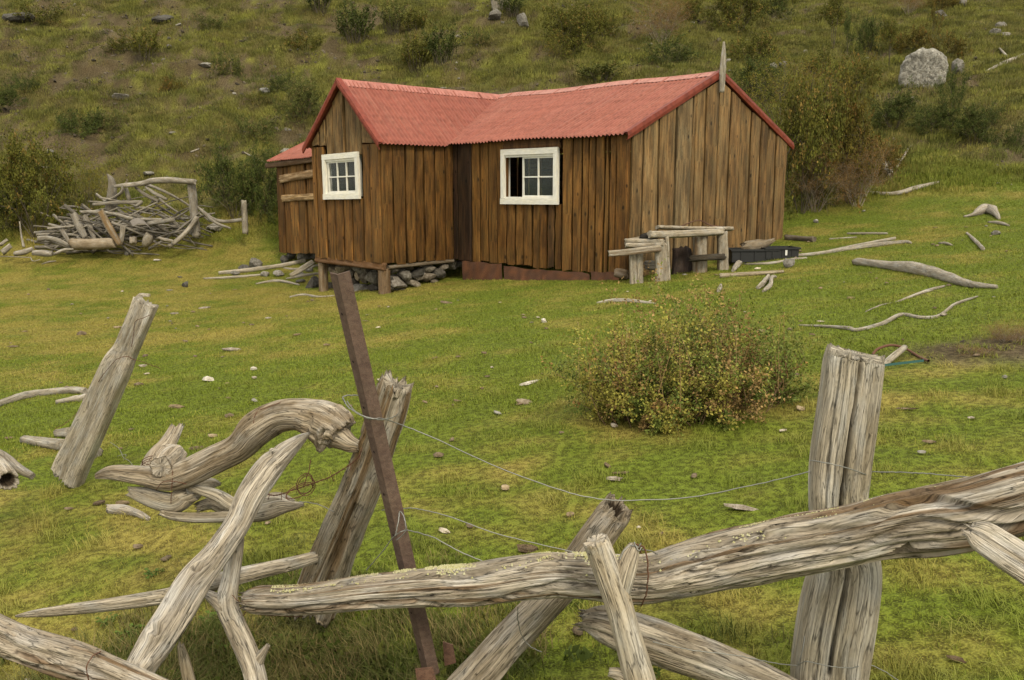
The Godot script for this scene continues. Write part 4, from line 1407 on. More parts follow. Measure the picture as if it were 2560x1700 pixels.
	stone("grey mottled stones above the red roof corner, left one", 9.371, -33.345, Vector3(0.432, 0.362, 0.386), 0.637, Color(0.24, 0.23, 0.205), "", 0.3, "stone")
	stone("grey mottled stones above the red roof corner, right one", 9.712, -33.326, Vector3(0.36, 0.322, 0.322), 1.286, Color(0.24, 0.23, 0.205), "", 0.3, "stone")
	stone("grey boulder tops at the right edge of the hillside", 20.89, -39.98, Vector3(0.604, 0.385, 0.54), 5.565, Color(0.24, 0.23, 0.205), "", 0.3, "stone")
	stone("small grey boulder near the upper right corner", 20.919, -43.54, Vector3(0.424, 0.368, 0.378), 4.974, Color(0.24, 0.23, 0.205), "", 0.3, "stone")
	stone("dark rock in the slope near the upper right corner", 19.082, -41.86, Vector3(0.813, 0.504, 0.726), 4.84, Color(0.13, 0.125, 0.115), "", 0.3, "stone")
	stone("grey rock low in the turf left of the bare branch", 19.474, -37.723, Vector3(0.53, 0.364, 0.473), 4.803, Color(0.24, 0.23, 0.205), "", 0.3, "stone")
	stone("blunt rock beside the small round post", -6.364, -24.834, Vector3(0.242, 0.36, 0.216), 1.161, Color(0.24, 0.23, 0.205), "", 0.3, "stone")
	stone("pale rock at the foot of the tall grey post of the heap", -8.348, -25.257, Vector3(0.517, 0.304, 0.462), 1.859, Color(0.36, 0.345, 0.315), "", 0.3, "stone")
	stone("pale rock in front of the sawn log of the heap", -11.311, -24.017, Vector3(0.518, 0.231, 0.462), 3.762, Color(0.45, 0.42, 0.36), "", 0.3, "stone")
	stone("brown-grey rock in the grass below the heap", -10.182, -23.819, Vector3(0.283, 0.172, 0.253), 4.391, Color(0.24, 0.23, 0.205), "", 0.3, "stone")
	stone("dark angular rock in the yellowish grass left of the hut stilts", -7.564, -20.668, Vector3(0.268, 0.187, 0.239), 5.128, Color(0.13, 0.125, 0.115), "", 0.3, "stone")
	stone("rounded stone behind the long grey rail at the hut foot", -6.479, -22.538, Vector3(0.438, 0.407, 0.391), 5.28, Color(0.24, 0.23, 0.205), "", 0.3, "stone")
	stone("block of stone beside the flat timber near the bench", 4.351, -14.082, Vector3(0.213, 0.204, 0.19), 0.52, Color(0.24, 0.23, 0.205), "", 0.3, "stone")
	stone("grey stone half in the turf on the right field", 8.289, -15.457, Vector3(0.184, 0.112, 0.164), 3.635, Color(0.24, 0.23, 0.205), "", 0.3, "stone")
	stone("small white stone right of the hut near the brushwood", 6.486, -19.261, Vector3(0.146, 0.105, 0.13), 4.03, Color(0.36, 0.345, 0.315), "", 0.3, "stone")
	stone_at("low dark stone under the wing, beside the left stilt", Vector3(-3.924, -0.431, -18.978), Vector3(0.406, 0.265, 0.281), 2.847, Color(0.133, 0.120, 0.103), "stones packed under the wing")
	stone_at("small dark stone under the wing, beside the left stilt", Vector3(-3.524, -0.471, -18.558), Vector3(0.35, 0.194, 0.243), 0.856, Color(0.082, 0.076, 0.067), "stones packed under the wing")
	stone_at("tall yellowish stone under the wing, beside the left stilt", Vector3(-3.713, -0.116, -18.757), Vector3(0.354, 0.37, 0.245), 1.644, Color(0.470, 0.397, 0.292), "stones packed under the wing")
	stone_at("cracked grey stone under the wing, left of the right stilt", Vector3(-3.335, -0.183, -18.36), Vector3(0.393, 0.32, 0.272), 3.609, Color(0.232, 0.209, 0.174), "stones packed under the wing")
	stone_at("pale rounded stone under the wing, left of the right stilt", Vector3(-3.03, -0.394, -18.039), Vector3(0.568, 0.272, 0.393), 0.872, Color(0.308, 0.291, 0.261), "stones packed under the wing")
	stone_at("squarish grey stone under the wing, left of the right stilt", Vector3(-2.948, -0.147, -17.953), Vector3(0.429, 0.355, 0.297), 5.436, Color(0.164, 0.145, 0.119), "stones packed under the wing")
	stone_at("tall leaning grey stone under the wing, left of the right stilt", Vector3(-2.74, -0.131, -17.735), Vector3(0.402, 0.412, 0.278), 0.448, Color(0.243, 0.225, 0.194), "stones packed under the wing")
	stone_at("pointed grey stone under the wing, left of the right stilt", Vector3(-3.092, -0.014, -18.104), Vector3(0.342, 0.273, 0.237), 2.428, Color(0.256, 0.245, 0.218), "stones packed under the wing")
	stone_at("flat buff stone under the wing, beside the left stilt", Vector3(-3.484, -0.029, -18.516), Vector3(0.489, 0.237, 0.339), 0.365, Color(0.394, 0.342, 0.262), "stones packed under the wing")
	stone_at("dark wedge of a stone under the wing, left of the right stilt", Vector3(-3.242, -0.319, -18.262), Vector3(0.322, 0.255, 0.223), 0.546, Color(0.163, 0.143, 0.119), "stones packed under the wing")
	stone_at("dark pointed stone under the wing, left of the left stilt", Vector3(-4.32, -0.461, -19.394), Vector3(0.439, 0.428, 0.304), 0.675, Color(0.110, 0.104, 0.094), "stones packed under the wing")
	stone_at("grey block of a stone under the wing, right of the right stilt", Vector3(-2.068, -0.031, -17.375), Vector3(0.503, 0.257, 0.348), 1.875, Color(0.230, 0.217, 0.190), "stones packed under the wing")
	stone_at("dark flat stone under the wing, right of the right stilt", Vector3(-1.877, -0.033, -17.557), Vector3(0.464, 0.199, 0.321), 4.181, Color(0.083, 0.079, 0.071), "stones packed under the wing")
	stone_at("broad pale split stone under the wing, right of the right stilt", Vector3(-2.221, -0.157, -17.23), Vector3(0.65, 0.225, 0.45), 4.894, Color(0.308, 0.283, 0.248), "stones packed under the wing")
	stone_at("buff rounded stone under the wing, right of the right stilt", Vector3(-1.919, -0.237, -17.518), Vector3(0.441, 0.153, 0.305), 3.576, Color(0.358, 0.319, 0.257), "stones packed under the wing")
	stone_at("grey sloping stone under the wing, right of the right stilt", Vector3(-1.683, -0.143, -17.742), Vector3(0.424, 0.185, 0.294), 0.183, Color(0.263, 0.230, 0.185), "stones packed under the wing")
	stone_at("dark humped stone under the wing, right of the right stilt", Vector3(-1.522, -0.058, -17.895), Vector3(0.45, 0.218, 0.312), 5.858, Color(0.130, 0.121, 0.107), "stones packed under the wing")
	stone_at("lichened grey stone under the wing, right of the right stilt", Vector3(-1.416, 0.024, -17.996), Vector3(0.408, 0.188, 0.282), 2.179, Color(0.251, 0.225, 0.187), "stones packed under the wing")
	stone_at("pale end stone under the wing, right of the right stilt", Vector3(-1.194, 0.058, -18.207), Vector3(0.39, 0.19, 0.27), 0.683, Color(0.272, 0.252, 0.221), "stones packed under the wing")
	stone_at("grey upper stone under the wing, right of the right stilt", Vector3(-1.276, 0.146, -18.129), Vector3(0.342, 0.174, 0.237), 3.068, Color(0.263, 0.240, 0.204), "stones packed under the wing")
	stone_at("narrow grey stone under the wing, right of the right stilt", Vector3(-1.68, 0.039, -17.744), Vector3(0.38, 0.17, 0.263), 0.169, Color(0.263, 0.242, 0.206), "stones packed under the wing")
	stone_at("grey upright stone under the wing, right of the right stilt", Vector3(-2.291, 0.07, -17.163), Vector3(0.367, 0.194, 0.254), 3.114, Color(0.181, 0.166, 0.142), "stones packed under the wing")
	stone_at("dark squat stone under the wing, right of the right stilt", Vector3(-2.368, -0.086, -17.09), Vector3(0.301, 0.164, 0.208), 2.329, Color(0.135, 0.128, 0.117), "stones packed under the wing")
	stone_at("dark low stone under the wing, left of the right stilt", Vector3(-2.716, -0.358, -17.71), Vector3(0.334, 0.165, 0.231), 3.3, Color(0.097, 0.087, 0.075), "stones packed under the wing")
	stone_at("topmost dark stone under the wing, left of the right stilt", Vector3(-2.86, 0.008, -17.86), Vector3(0.337, 0.27, 0.233), 0.221, Color(0.187, 0.173, 0.149), "stones packed under the wing")
	stone_at("yellow-flecked stone under the wing, beside the left stilt", Vector3(-3.606, -0.277, -18.644), Vector3(0.305, 0.26, 0.211), 3.822, Color(0.237, 0.217, 0.189), "stones packed under the wing")
	stone_at("half-buried stone under the wing, left of the right stilt", Vector3(-3.392, -0.508, -18.419), Vector3(0.348, 0.171, 0.241), 1.253, Color(0.190, 0.174, 0.147), "stones packed under the wing")
	stone_at("flat front stone under the wing, right of the right stilt", Vector3(-2.149, -0.343, -17.298), Vector3(0.327, 0.09, 0.226), 5.752, Color(0.123, 0.108, 0.090), "stones packed under the wing")
	stone_at("bright-faced stone under the wing, right of the right stilt", Vector3(-1.8, -0.108, -17.63), Vector3(0.333, 0.2, 0.23), 1.005, Color(0.414, 0.382, 0.336), "stones packed under the wing")
	stone_at("lower grey stone under the wing, right of the right stilt", Vector3(-1.565, -0.226, -17.855), Vector3(0.315, 0.124, 0.218), 1.135, Color(0.265, 0.233, 0.188), "stones packed under the wing")
	stone_at("front pale stone under the wing, right of the right stilt", Vector3(-2.371, -0.266, -17.087), Vector3(0.28, 0.134, 0.194), 0.04, Color(0.290, 0.258, 0.217), "stones packed under the wing")
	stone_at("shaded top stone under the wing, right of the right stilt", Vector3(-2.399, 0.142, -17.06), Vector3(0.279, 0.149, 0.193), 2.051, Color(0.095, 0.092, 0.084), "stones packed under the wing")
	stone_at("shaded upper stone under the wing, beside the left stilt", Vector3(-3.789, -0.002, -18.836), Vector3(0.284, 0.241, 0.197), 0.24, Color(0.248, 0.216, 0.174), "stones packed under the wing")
	stone_at("outermost rounded stone under the wing, right of the right stilt", Vector3(-1.069, 0.087, -18.327), Vector3(0.3, 0.16, 0.208), 5.991, Color(0.211, 0.202, 0.179), "stones packed under the wing")
	stone_at("narrow buff stone under the wing, left of the right stilt", Vector3(-3.128, -0.153, -18.142), Vector3(0.251, 0.211, 0.174), 1.935, Color(0.403, 0.331, 0.237), "stones packed under the wing")
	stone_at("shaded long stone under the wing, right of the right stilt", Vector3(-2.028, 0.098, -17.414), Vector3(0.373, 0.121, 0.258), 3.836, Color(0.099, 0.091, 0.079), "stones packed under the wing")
	stone("pale split stone against the hut foot left of the wing", -5.304, -22.912, Vector3(0.371, 0.331, 0.331), 3.036, Color(0.36, 0.345, 0.315), "rubble left of the wing", 0.3, "stone")
	stone("grey stone against the left end of the hut foot", -5.691, -23.229, Vector3(0.326, 0.252, 0.291), 1.067, Color(0.24, 0.23, 0.205), "rubble left of the wing", 0.3, "stone")
	stone("small pale stone close to the left edge of the wing", -5.054, -23.017, Vector3(0.274, 0.222, 0.244), 2.842, Color(0.36, 0.345, 0.315), "rubble left of the wing", 0.3, "stone")
	stone("dark stone at the left corner of the hut foot", -5.817, -22.938, Vector3(0.223, 0.249, 0.199), 0.536, Color(0.13, 0.125, 0.115), "rubble left of the wing", 0.3, "stone")
	stone("grey stone under the short slanted board", -4.931, -21.786, Vector3(0.259, 0.184, 0.231), 5.608, Color(0.24, 0.23, 0.205), "rubble left of the wing", 0.3, "stone")
	stone("flat grey stone among the rubble left of the stilts", -5.034, -21.274, Vector3(0.459, 0.128, 0.41), 5.193, Color(0.24, 0.23, 0.205), "rubble left of the wing", 0.3, "stone")
	stone("pale stone below the long grey rail", -5.612, -21.482, Vector3(0.302, 0.181, 0.269), 3.286, Color(0.36, 0.345, 0.315), "rubble left of the wing", 0.3, "stone")
	stone("pale stone at the end of the bark strips", -5.958, -21.596, Vector3(0.257, 0.156, 0.229), 1.801, Color(0.36, 0.345, 0.315), "rubble left of the wing", 0.3, "stone")
	stone("dark flat stone in the rubble near the grass", -4.863, -20.502, Vector3(0.332, 0.111, 0.296), 5.453, Color(0.13, 0.125, 0.115), "rubble left of the wing", 0.3, "stone")
	stone("flat grey stone left of the end of the long rail", -6.806, -21.977, Vector3(0.261, 0.119, 0.233), 3.434, Color(0.24, 0.23, 0.205), "rubble left of the wing", 0.3, "stone")
	stone("dark stone behind the end of the long rail", -6.76, -22.571, Vector3(0.317, 0.136, 0.283), 5.294, Color(0.13, 0.125, 0.115), "rubble left of the wing", 0.3, "stone")
	var hs := RandomNumberGenerator.new()
	hs.seed = 31
	for i in 80:
		# loose stones all over the hillside
		var d := hs.randf_range(24, 46)
		var x := (hs.randf() * 2.0 - 1.0) * 0.56 * d
		var s := hs.randf_range(0.08, 0.24) * (1.6 if hs.randf() < 0.12 else 1.0)
		var c := hs.randf_range(0.17, 0.4)
		loose[stone("small loose grey stone on the slope", x, -d, Vector3(s * 1.4, s * 0.7, s), hs.randf() * 6.0, Color(c, c * 0.95, c * 0.86), "loose stones on the hillside", 0.2)] = "small loose grey stone on the slope"
	# the collapsed log heap on the left
	wood("post", "tall grey post at the right end of the log heap", "post", "old timber of the collapsed log heap", [[Vector4(-8.455, 1.759, -24, 0.101), Vector4(-8.432, 1.074, -24, 0.108), Vector4(-8.404, 0.335, -24, 0.108)]], {"col": Color(0.36, 0.335, 0.285), "alt": Color(0.2, 0.18, 0.15), "seg": 10, "step": 0.09, "box": 5.0, "crack": 0.15})
	wood("post", "short pale post standing alone between the heap and the hut", "post", "old timber of the collapsed log heap", [[Vector4(-7.102, 1.291, -24, 0.069), Vector4(-7.098, 0.914, -24, 0.075), Vector4(-7.1, 0.415, -24, 0.078)]], {"col": Color(0.5, 0.45, 0.34), "alt": Color(0.2, 0.18, 0.15), "seg": 10, "step": 0.09})
	wood("log", "bent grey beam resting on top of the tall grey post", "log", "old timber of the collapsed log heap", [[Vector4(-10.653, 1.664, -24.3, 0.033), Vector4(-10.185, 1.696, -24.2, 0.066), Vector4(-9.891, 1.728, -24.2, 0.063), Vector4(-9.522, 1.801, -24.1, 0.079), Vector4(-9.063, 1.822, -24, 0.082), Vector4(-8.642, 1.799, -23.9, 0.075), Vector4(-8.288, 1.779, -23.8, 0.071)]], {"col": Color(0.47, 0.43, 0.36), "alt": Color(0.2, 0.18, 0.15), "seg": 10, "step": 0.09})
	wood("log", "thick sawn log lying in front of the heap", "log", "old timber of the collapsed log heap", [[Vector4(-11.398, 0.183, -23.3, 0.146), Vector4(-10.861, 0.183, -23.3, 0.146), Vector4(-10.275, 0.208, -23.3, 0.133)]], {"col": Color(0.44, 0.36, 0.25), "alt": Color(0.26, 0.2, 0.13), "seg": 10, "step": 0.09})
	wood("log", "leaning slab with an orange split face in the middle of the heap", "log", "old timber of the collapsed log heap", [[Vector4(-10.773, 1.018, -23.7, 0.097), Vector4(-10.433, 0.586, -23.4, 0.105), Vector4(-10.065, 0.179, -23.1, 0.075)]], {"col": Color(0.36, 0.28, 0.17), "alt": Color(0.2, 0.18, 0.15), "seg": 10, "step": 0.09, "flat": 0.5, "brown": 0.25, "bcol": Color(0.27, 0.17, 0.07)})
	wood("log", "pale pole leaning outwards against the tall grey post", "log", "old timber of the collapsed log heap", [[Vector4(-8.294, 0.856, -23.8, 0.058), Vector4(-8.516, 0.456, -23.5, 0.064), Vector4(-8.853, 0.12, -23.2, 0.06)]], {"col": Color(0.48, 0.43, 0.34), "alt": Color(0.2, 0.18, 0.15), "seg": 10, "step": 0.09})
	wood("log", "sagging forked branch from the tall post towards the short post", "log", "old timber of the collapsed log heap", [[Vector4(-8.394, 1.17, -24, 0.026), Vector4(-8.147, 0.962, -24, 0.042), Vector4(-7.898, 0.786, -24, 0.049), Vector4(-7.577, 0.737, -24, 0.046), Vector4(-7.169, 0.792, -24, 0.046)]], {"col": Color(0.36, 0.335, 0.285), "alt": Color(0.2, 0.18, 0.15), "seg": 10, "step": 0.09})
	wood("log", "grey branch sloping down right of the tall post", "log", "old timber of the collapsed log heap", [[Vector4(-8.236, 1.076, -23.9, 0.036), Vector4(-7.836, 0.729, -23.8, 0.042), Vector4(-7.364, 0.578, -23.6, 0.026)]], {"col": Color(0.36, 0.335, 0.285), "alt": Color(0.2, 0.18, 0.15), "seg": 10, "step": 0.09})
	wood("log", "dark ragged stump end standing at the top left of the heap", "log", "old timber of the collapsed log heap", [[Vector4(-10.925, 1.99, -24.6, 0.023), Vector4(-10.826, 1.779, -24.6, 0.1), Vector4(-10.862, 1.29, -24.6, 0.142), Vector4(-10.934, 0.995, -24.6, 0.134)]], {"col": Color(0.26, 0.24, 0.2), "alt": Color(0.2, 0.18, 0.15), "seg": 10, "step": 0.09, "jag": 1.4, "crack": 0.3})
	wood("log", "bowed branch arching from the dark stump end", "log", "old timber of the collapsed log heap", [[Vector4(-11.007, 1.244, -24.4, 0.023), Vector4(-10.676, 1.359, -24.3, 0.036), Vector4(-10.393, 1.52, -24.2, 0.04), Vector4(-10.362, 1.712, -24.2, 0.04)]], {"col": Color(0.36, 0.335, 0.285), "alt": Color(0.2, 0.18, 0.15), "seg": 10, "step": 0.09})
	wood("log", "slender leaning post under the left of the bent beam", "log", "old timber of the collapsed log heap", [[Vector4(-10.373, 1.616, -24.4, 0.05), Vector4(-10.298, 1.293, -24.4, 0.06)]], {"col": Color(0.36, 0.335, 0.285), "alt": Color(0.2, 0.18, 0.15), "seg": 10, "step": 0.09})
	wood("log", "dark curved branch dropping from the middle of the bent beam", "log", "old timber of the collapsed log heap", [[Vector4(-10.069, 1.632, -24.3, 0.033), Vector4(-9.749, 1.424, -24.2, 0.049), Vector4(-9.396, 1.265, -24.1, 0.049)]], {"col": Color(0.25, 0.225, 0.19), "alt": Color(0.2, 0.18, 0.15), "seg": 10, "step": 0.09})
	wood("log", "grey branch dropping from the bent beam to the right", "log", "old timber of the collapsed log heap", [[Vector4(-9.766, 1.648, -24.2, 0.033), Vector4(-9.448, 1.457, -24.1, 0.049), Vector4(-9.166, 1.313, -24.1, 0.043)]], {"col": Color(0.36, 0.335, 0.285), "alt": Color(0.2, 0.18, 0.15), "seg": 10, "step": 0.09})
	wood("log", "grey plank lying across the top of the heap", "log", "old timber of the collapsed log heap", [[Vector4(-11.152, 1.184, -24.1, 0.043), Vector4(-10.533, 1.233, -24.1, 0.049), Vector4(-9.883, 1.249, -24.1, 0.056)]], {"col": Color(0.36, 0.335, 0.285), "alt": Color(0.2, 0.18, 0.15), "seg": 10, "step": 0.09, "flat": 0.5})
	wood("log", "curved slat of wood at the right end of that plank", "log", "old timber of the collapsed log heap", [[Vector4(-9.971, 1.124, -23.9, 0.033), Vector4(-9.838, 1.188, -23.9, 0.049), Vector4(-9.751, 1.283, -23.9, 0.036)]], {"col": Color(0.36, 0.335, 0.285), "alt": Color(0.2, 0.18, 0.15), "seg": 10, "step": 0.09})
	wood("log", "long pale rail crossing the heap from upper left to right", "log", "old timber of the collapsed log heap", [[Vector4(-11.349, 0.999, -23.8, 0.042), Vector4(-10.537, 0.97, -23.7, 0.048), Vector4(-9.93, 0.831, -23.6, 0.048), Vector4(-9.097, 0.803, -23.5, 0.038)]], {"col": Color(0.46, 0.43, 0.37), "alt": Color(0.2, 0.18, 0.15), "seg": 10, "step": 0.09})
	wood("log", "ragged grey slabs at the left front of the heap", "log", "old timber of the collapsed log heap", [[Vector4(-11.546, 0.952, -23.8, 0.097), Vector4(-11.363, 0.637, -23.7, 0.119), Vector4(-11.133, 0.329, -23.5, 0.08)]], {"col": Color(0.36, 0.335, 0.285), "alt": Color(0.2, 0.18, 0.15), "seg": 10, "step": 0.09, "crack": 0.4, "flat": 0.5})
	wood("log", "second ragged grey slab at the left front of the heap", "log", "old timber of the collapsed log heap", [[Vector4(-11.262, 0.888, -23.8, 0.097), Vector4(-11.08, 0.573, -23.7, 0.097), Vector4(-10.881, 0.298, -23.5, 0.058)]], {"col": Color(0.28, 0.255, 0.215), "alt": Color(0.2, 0.18, 0.15), "seg": 10, "step": 0.09, "crack": 0.4, "flat": 0.5})
	wood("log", "low grey trunk arching out at the left foot of the heap", "log", "old timber of the collapsed log heap", [[Vector4(-12.325, 0.303, -23.4, 0.073), Vector4(-12.037, 0.335, -23.4, 0.064), Vector4(-11.678, 0.246, -23.3, 0.063), Vector4(-11.405, 0.104, -23.3, 0.032)]], {"col": Color(0.36, 0.335, 0.285), "alt": Color(0.2, 0.18, 0.15), "seg": 10, "step": 0.09})
	wood("log", "curved bough left of the sawn log", "log", "old timber of the collapsed log heap", [[Vector4(-12.262, 0.677, -23.9, 0.029), Vector4(-11.851, 0.542, -23.7, 0.058), Vector4(-11.482, 0.145, -23.4, 0.041)]], {"col": Color(0.36, 0.335, 0.285), "alt": Color(0.2, 0.18, 0.15), "seg": 10, "step": 0.09})
	wood("log", "root stump at the foot of the heap right of the sawn log", "log", "old timber of the collapsed log heap", [[Vector4(-9.32, 0.439, -23.2, 0.111), Vector4(-9.393, 0.283, -23.2, 0.142), Vector4(-9.498, 0.126, -23.2, 0.063)]], {"col": Color(0.46, 0.4, 0.3), "alt": Color(0.2, 0.18, 0.15), "seg": 10, "step": 0.09, "crack": 0.35})
	wood("log", "short thick stub lying between the slab and the root stump", "log", "old timber of the collapsed log heap", [[Vector4(-9.766, 0.345, -23.2, 0.095), Vector4(-9.735, 0.195, -23.1, 0.088)]], {"col": Color(0.4, 0.33, 0.24), "alt": Color(0.2, 0.18, 0.15), "seg": 10, "step": 0.09})
	wood("log", "low branch right of the root stump", "log", "old timber of the collapsed log heap", [[Vector4(-9.106, 0.345, -23.2, 0.041), Vector4(-8.92, 0.299, -23.2, 0.044), Vector4(-8.696, 0.273, -23.1, 0.031)]], {"col": Color(0.47, 0.42, 0.33), "alt": Color(0.2, 0.18, 0.15), "seg": 10, "step": 0.09})
	wood("log", "upright pale stub in the middle of the heap", "log", "old timber of the collapsed log heap", [[Vector4(-10.167, 0.641, -23.6, 0.071), Vector4(-10.174, 0.393, -23.5, 0.064), Vector4(-10.178, 0.177, -23.4, 0.057)]], {"col": Color(0.44, 0.39, 0.3), "alt": Color(0.2, 0.18, 0.15), "seg": 10, "step": 0.09})
	wood("log", "grey squared timber leaning in the right of the heap", "log", "old timber of the collapsed log heap", [[Vector4(-9.485, 0.692, -23.5, 0.054), Vector4(-9.062, 0.759, -23.4, 0.057), Vector4(-8.743, 0.806, -23.4, 0.057)]], {"col": Color(0.3, 0.285, 0.25), "alt": Color(0.2, 0.18, 0.15), "seg": 10, "step": 0.09, "box": 5.0})
	var heap_by := {}
	hs.seed = 77
	for i in 110:
		# the criss-cross of branches that fills the heap
		var t := hs.randf()
		var cx := lerpf(-12.2, -8.8, t)
		var cz := -24.3 - hs.randf_range(-0.6, 0.9)
		var hmax := 1.0 - 0.7 * absf(t - 0.62)
		var cy := ground(cx, cz) + hs.randf_range(0.05, 1.0) * hmax
		var len_ := hs.randf_range(0.5, 1.25)
		var dir := Vector3(hs.randf_range(0.6, 1.0), hs.randf_range(-0.5, 0.45), hs.randf_range(-0.4, 0.4)).normalized()
		var r := hs.randf_range(0.012, 0.036)
		var c := Vector3(cx, cy, cz)
		var bow := Vector3(0, hs.randf_range(-0.16, 0.2), 0)
		var pts := []
		for q in [-1.0, -0.4, 0.3, 1.0]:
			var p: Vector3 = c + dir * len_ * q + bow * (1.0 - q * q)
			p.y = maxf(p.y, ground(p.x, p.z) + r)
			pts.append(Vector4(p.x, p.y, p.z, r * (1.0 - 0.35 * q)))
		var g := hs.randf_range(0.45, 1.2)
		var br := wood("branch", "grey weathered branch in the log heap", "branch", "branches filling the log heap", [pts], {"col": Color(0.36, 0.335, 0.285) * g, "alt": Color(0.2, 0.18, 0.15) * g, "seg": 8, "step": 0.12})
		var look := "%s %s %s branch" % ["pale" if g > 0.95 else ("dark" if g < 0.7 else "grey"), "thick" if r > 0.03 else "thin", "bowed" if absf(bow.y) > 0.08 else "straight"]
		var lay := "top" if cy - ground(cx, cz) > 0.62 else ("upper part" if cy - ground(cx, cz) > 0.4 else ("lower part" if cy - ground(cx, cz) > 0.2 else "bottom"))
		var hk := "%s in the log heap's %s" % [look, lay]
		if not heap_by.has(hk): heap_by[hk] = []
		heap_by[hk].append([cx, br])
	for hk: String in heap_by:
		heap_by[hk].sort_custom(func(p, q): return p[0] < q[0])
		for i in heap_by[hk].size(): heap_by[hk][i][1].set_meta("label", "%s, %s from its left" % [hk, ["first", "second", "third", "fourth", "fifth", "sixth", "seventh", "eighth", "ninth", "tenth", "eleventh", "twelfth", "thirteenth", "fourteenth"][mini(i, 13)]])
	wood("branch", "pale slat sticking up at the left edge of the photo", "log", "old timber of the collapsed log heap", [[Vector4(-13.265, 0.151, -23.3, 0.048), Vector4(-13.117, 0.303, -23.4, 0.035)]], {"col": Color(0.48, 0.44, 0.37), "alt": Color(0.2, 0.18, 0.15), "seg": 10, "step": 0.09})
	wood("branch", "thin pale stake standing left of the heap", "log", "old timber of the collapsed log heap", [[Vector4(-12.813, 0.755, -23.5, 0.016), Vector4(-12.744, 0.398, -23.4, 0.022), Vector4(-12.653, 0.104, -23.3, 0.035)]], {"col": Color(0.48, 0.44, 0.37), "alt": Color(0.2, 0.18, 0.15), "seg": 10, "step": 0.09})
	wood("branch", "bleached plank end at the left edge below the slat", "log", "old timber of the collapsed log heap", [[Vector4(-13.05, -0.017, -23, 0.078), Vector4(-12.87, 0.164, -23.1, 0.063)]], {"col": Color(0.48, 0.44, 0.37), "alt": Color(0.2, 0.18, 0.15), "seg": 10, "step": 0.09})
	wood("branch", "curved grey limb lying left of the heap", "log", "old timber of the collapsed log heap", [[Vector4(-12.74, -0.048, -23, 0.063), Vector4(-12.486, -0.001, -23, 0.069), Vector4(-12.313, 0.086, -23.1, 0.047)]], {"col": Color(0.48, 0.44, 0.37), "alt": Color(0.2, 0.18, 0.15), "seg": 10, "step": 0.09})
	wood("branch", "short hollow-ended log lying left of the sawn log", "log", "old timber of the collapsed log heap", [[Vector4(-12.269, -0.017, -23, 0.063), Vector4(-11.989, -0.032, -23, 0.088), Vector4(-11.772, -0.048, -23, 0.063)]], {"col": Color(0.48, 0.44, 0.37), "alt": Color(0.2, 0.18, 0.15), "seg": 10, "step": 0.09})
	wood("branch", "bleached wedge of wood left of the sawn log", "log", "old timber of the collapsed log heap", [[Vector4(-11.742, -0.063, -23, 0.031), Vector4(-11.483, 0.046, -23, 0.047), Vector4(-11.231, 0.077, -23, 0.022)]], {"col": Color(0.48, 0.44, 0.37), "alt": Color(0.2, 0.18, 0.15), "seg": 10, "step": 0.09})
	wood("branch", "long thin white stick on the grass below the heap", "log", "old timber of the collapsed log heap", [[Vector4(-12.893, -0.08, -22.6, 0.011), Vector4(-12.434, -0.096, -22.6, 0.012), Vector4(-12.128, -0.111, -22.6, 0.009)]], {"col": Color(0.48, 0.44, 0.37), "alt": Color(0.2, 0.18, 0.15), "seg": 10, "step": 0.09})
	wood("branch", "small forked white twig below the heap", "log", "old timber of the collapsed log heap", [[Vector4(-12.127, -0.102, -22.6, 0.014), Vector4(-11.968, -0.187, -22.4, 0.012), Vector4(-11.781, -0.142, -22.4, 0.009)]], {"col": Color(0.48, 0.44, 0.37), "alt": Color(0.2, 0.18, 0.15), "seg": 10, "step": 0.09})
	wood("branch", "pale sliver of driftwood below the heap", "log", "old timber of the collapsed log heap", [[Vector4(-11.551, -0.23, -22, 0.007), Vector4(-11.366, -0.17, -22, 0.021), Vector4(-11.185, -0.149, -22, 0.009)]], {"col": Color(0.48, 0.44, 0.37), "alt": Color(0.2, 0.18, 0.15), "seg": 10, "step": 0.09})
	var bent := MB.new()
	for i in 13:
		for j in 3:
			var a := i / 12.0
			bent.col = Color(0.2, 0.19, 0.17)
			bent.p(Vector3(0.02 + a * 0.62 + 0.1 * j, 0.42 - 0.42 * a * a + 0.16 * sin(a * 3.0) - 0.06 * j, 0.15 * j - 0.05 * a), Vector2(a, j * 0.3))
	for i in 12:
		for j in 2:
			bent.quad(i * 3 + j, i * 3 + j + 1, i * 3 + j + 4, i * 3 + j + 3)
	single("iron_sheet", "curled grey iron sheet stuck in the front of the log heap", "iron sheet", "", Vector3(-9.88, 0.35, -23.3), bent.mesh(), M.rust)
	# bench, tubs and timber beside the gable
	var bench := thing("bench", "rough grey timber bench of posts and split rails against the gable wall", "bench", Vector3.ZERO)
	bench_part(bench, "leg", [Vector4(1.926, 0.577, -14.315, 0.052), Vector4(1.938, 0.335, -14.315, 0.055), Vector4(1.951, 0.057, -14.315, 0.059)], {"box": 5.0, "seg": 20, "rough": 0.06, "lump": 0.06, "crack": 0.12, "step": 0.06, "col": Color(0.47, 0.42, 0.33), "alt": Color(0.3, 0.26, 0.2)}, "")
	bench_part(bench, "leg", [Vector4(2.036, 0.577, -14.315, 0.052), Vector4(2.042, 0.335, -14.315, 0.052), Vector4(2.049, 0.057, -14.315, 0.055)], {"box": 5.0, "seg": 20, "rough": 0.06, "lump": 0.06, "crack": 0.12, "step": 0.06, "col": Color(0.47, 0.42, 0.33), "alt": Color(0.3, 0.26, 0.2)}, "")
	bench_part(bench, "leg", [Vector4(2.347, 0.755, -14.218, 0.089), Vector4(2.363, 0.447, -14.218, 0.089), Vector4(2.38, 0.095, -14.218, 0.096)], {"box": 5.0, "seg": 20, "rough": 0.06, "lump": 0.06, "crack": 0.12, "step": 0.06, "col": Color(0.47, 0.42, 0.33), "alt": Color(0.3, 0.26, 0.2)}, "")
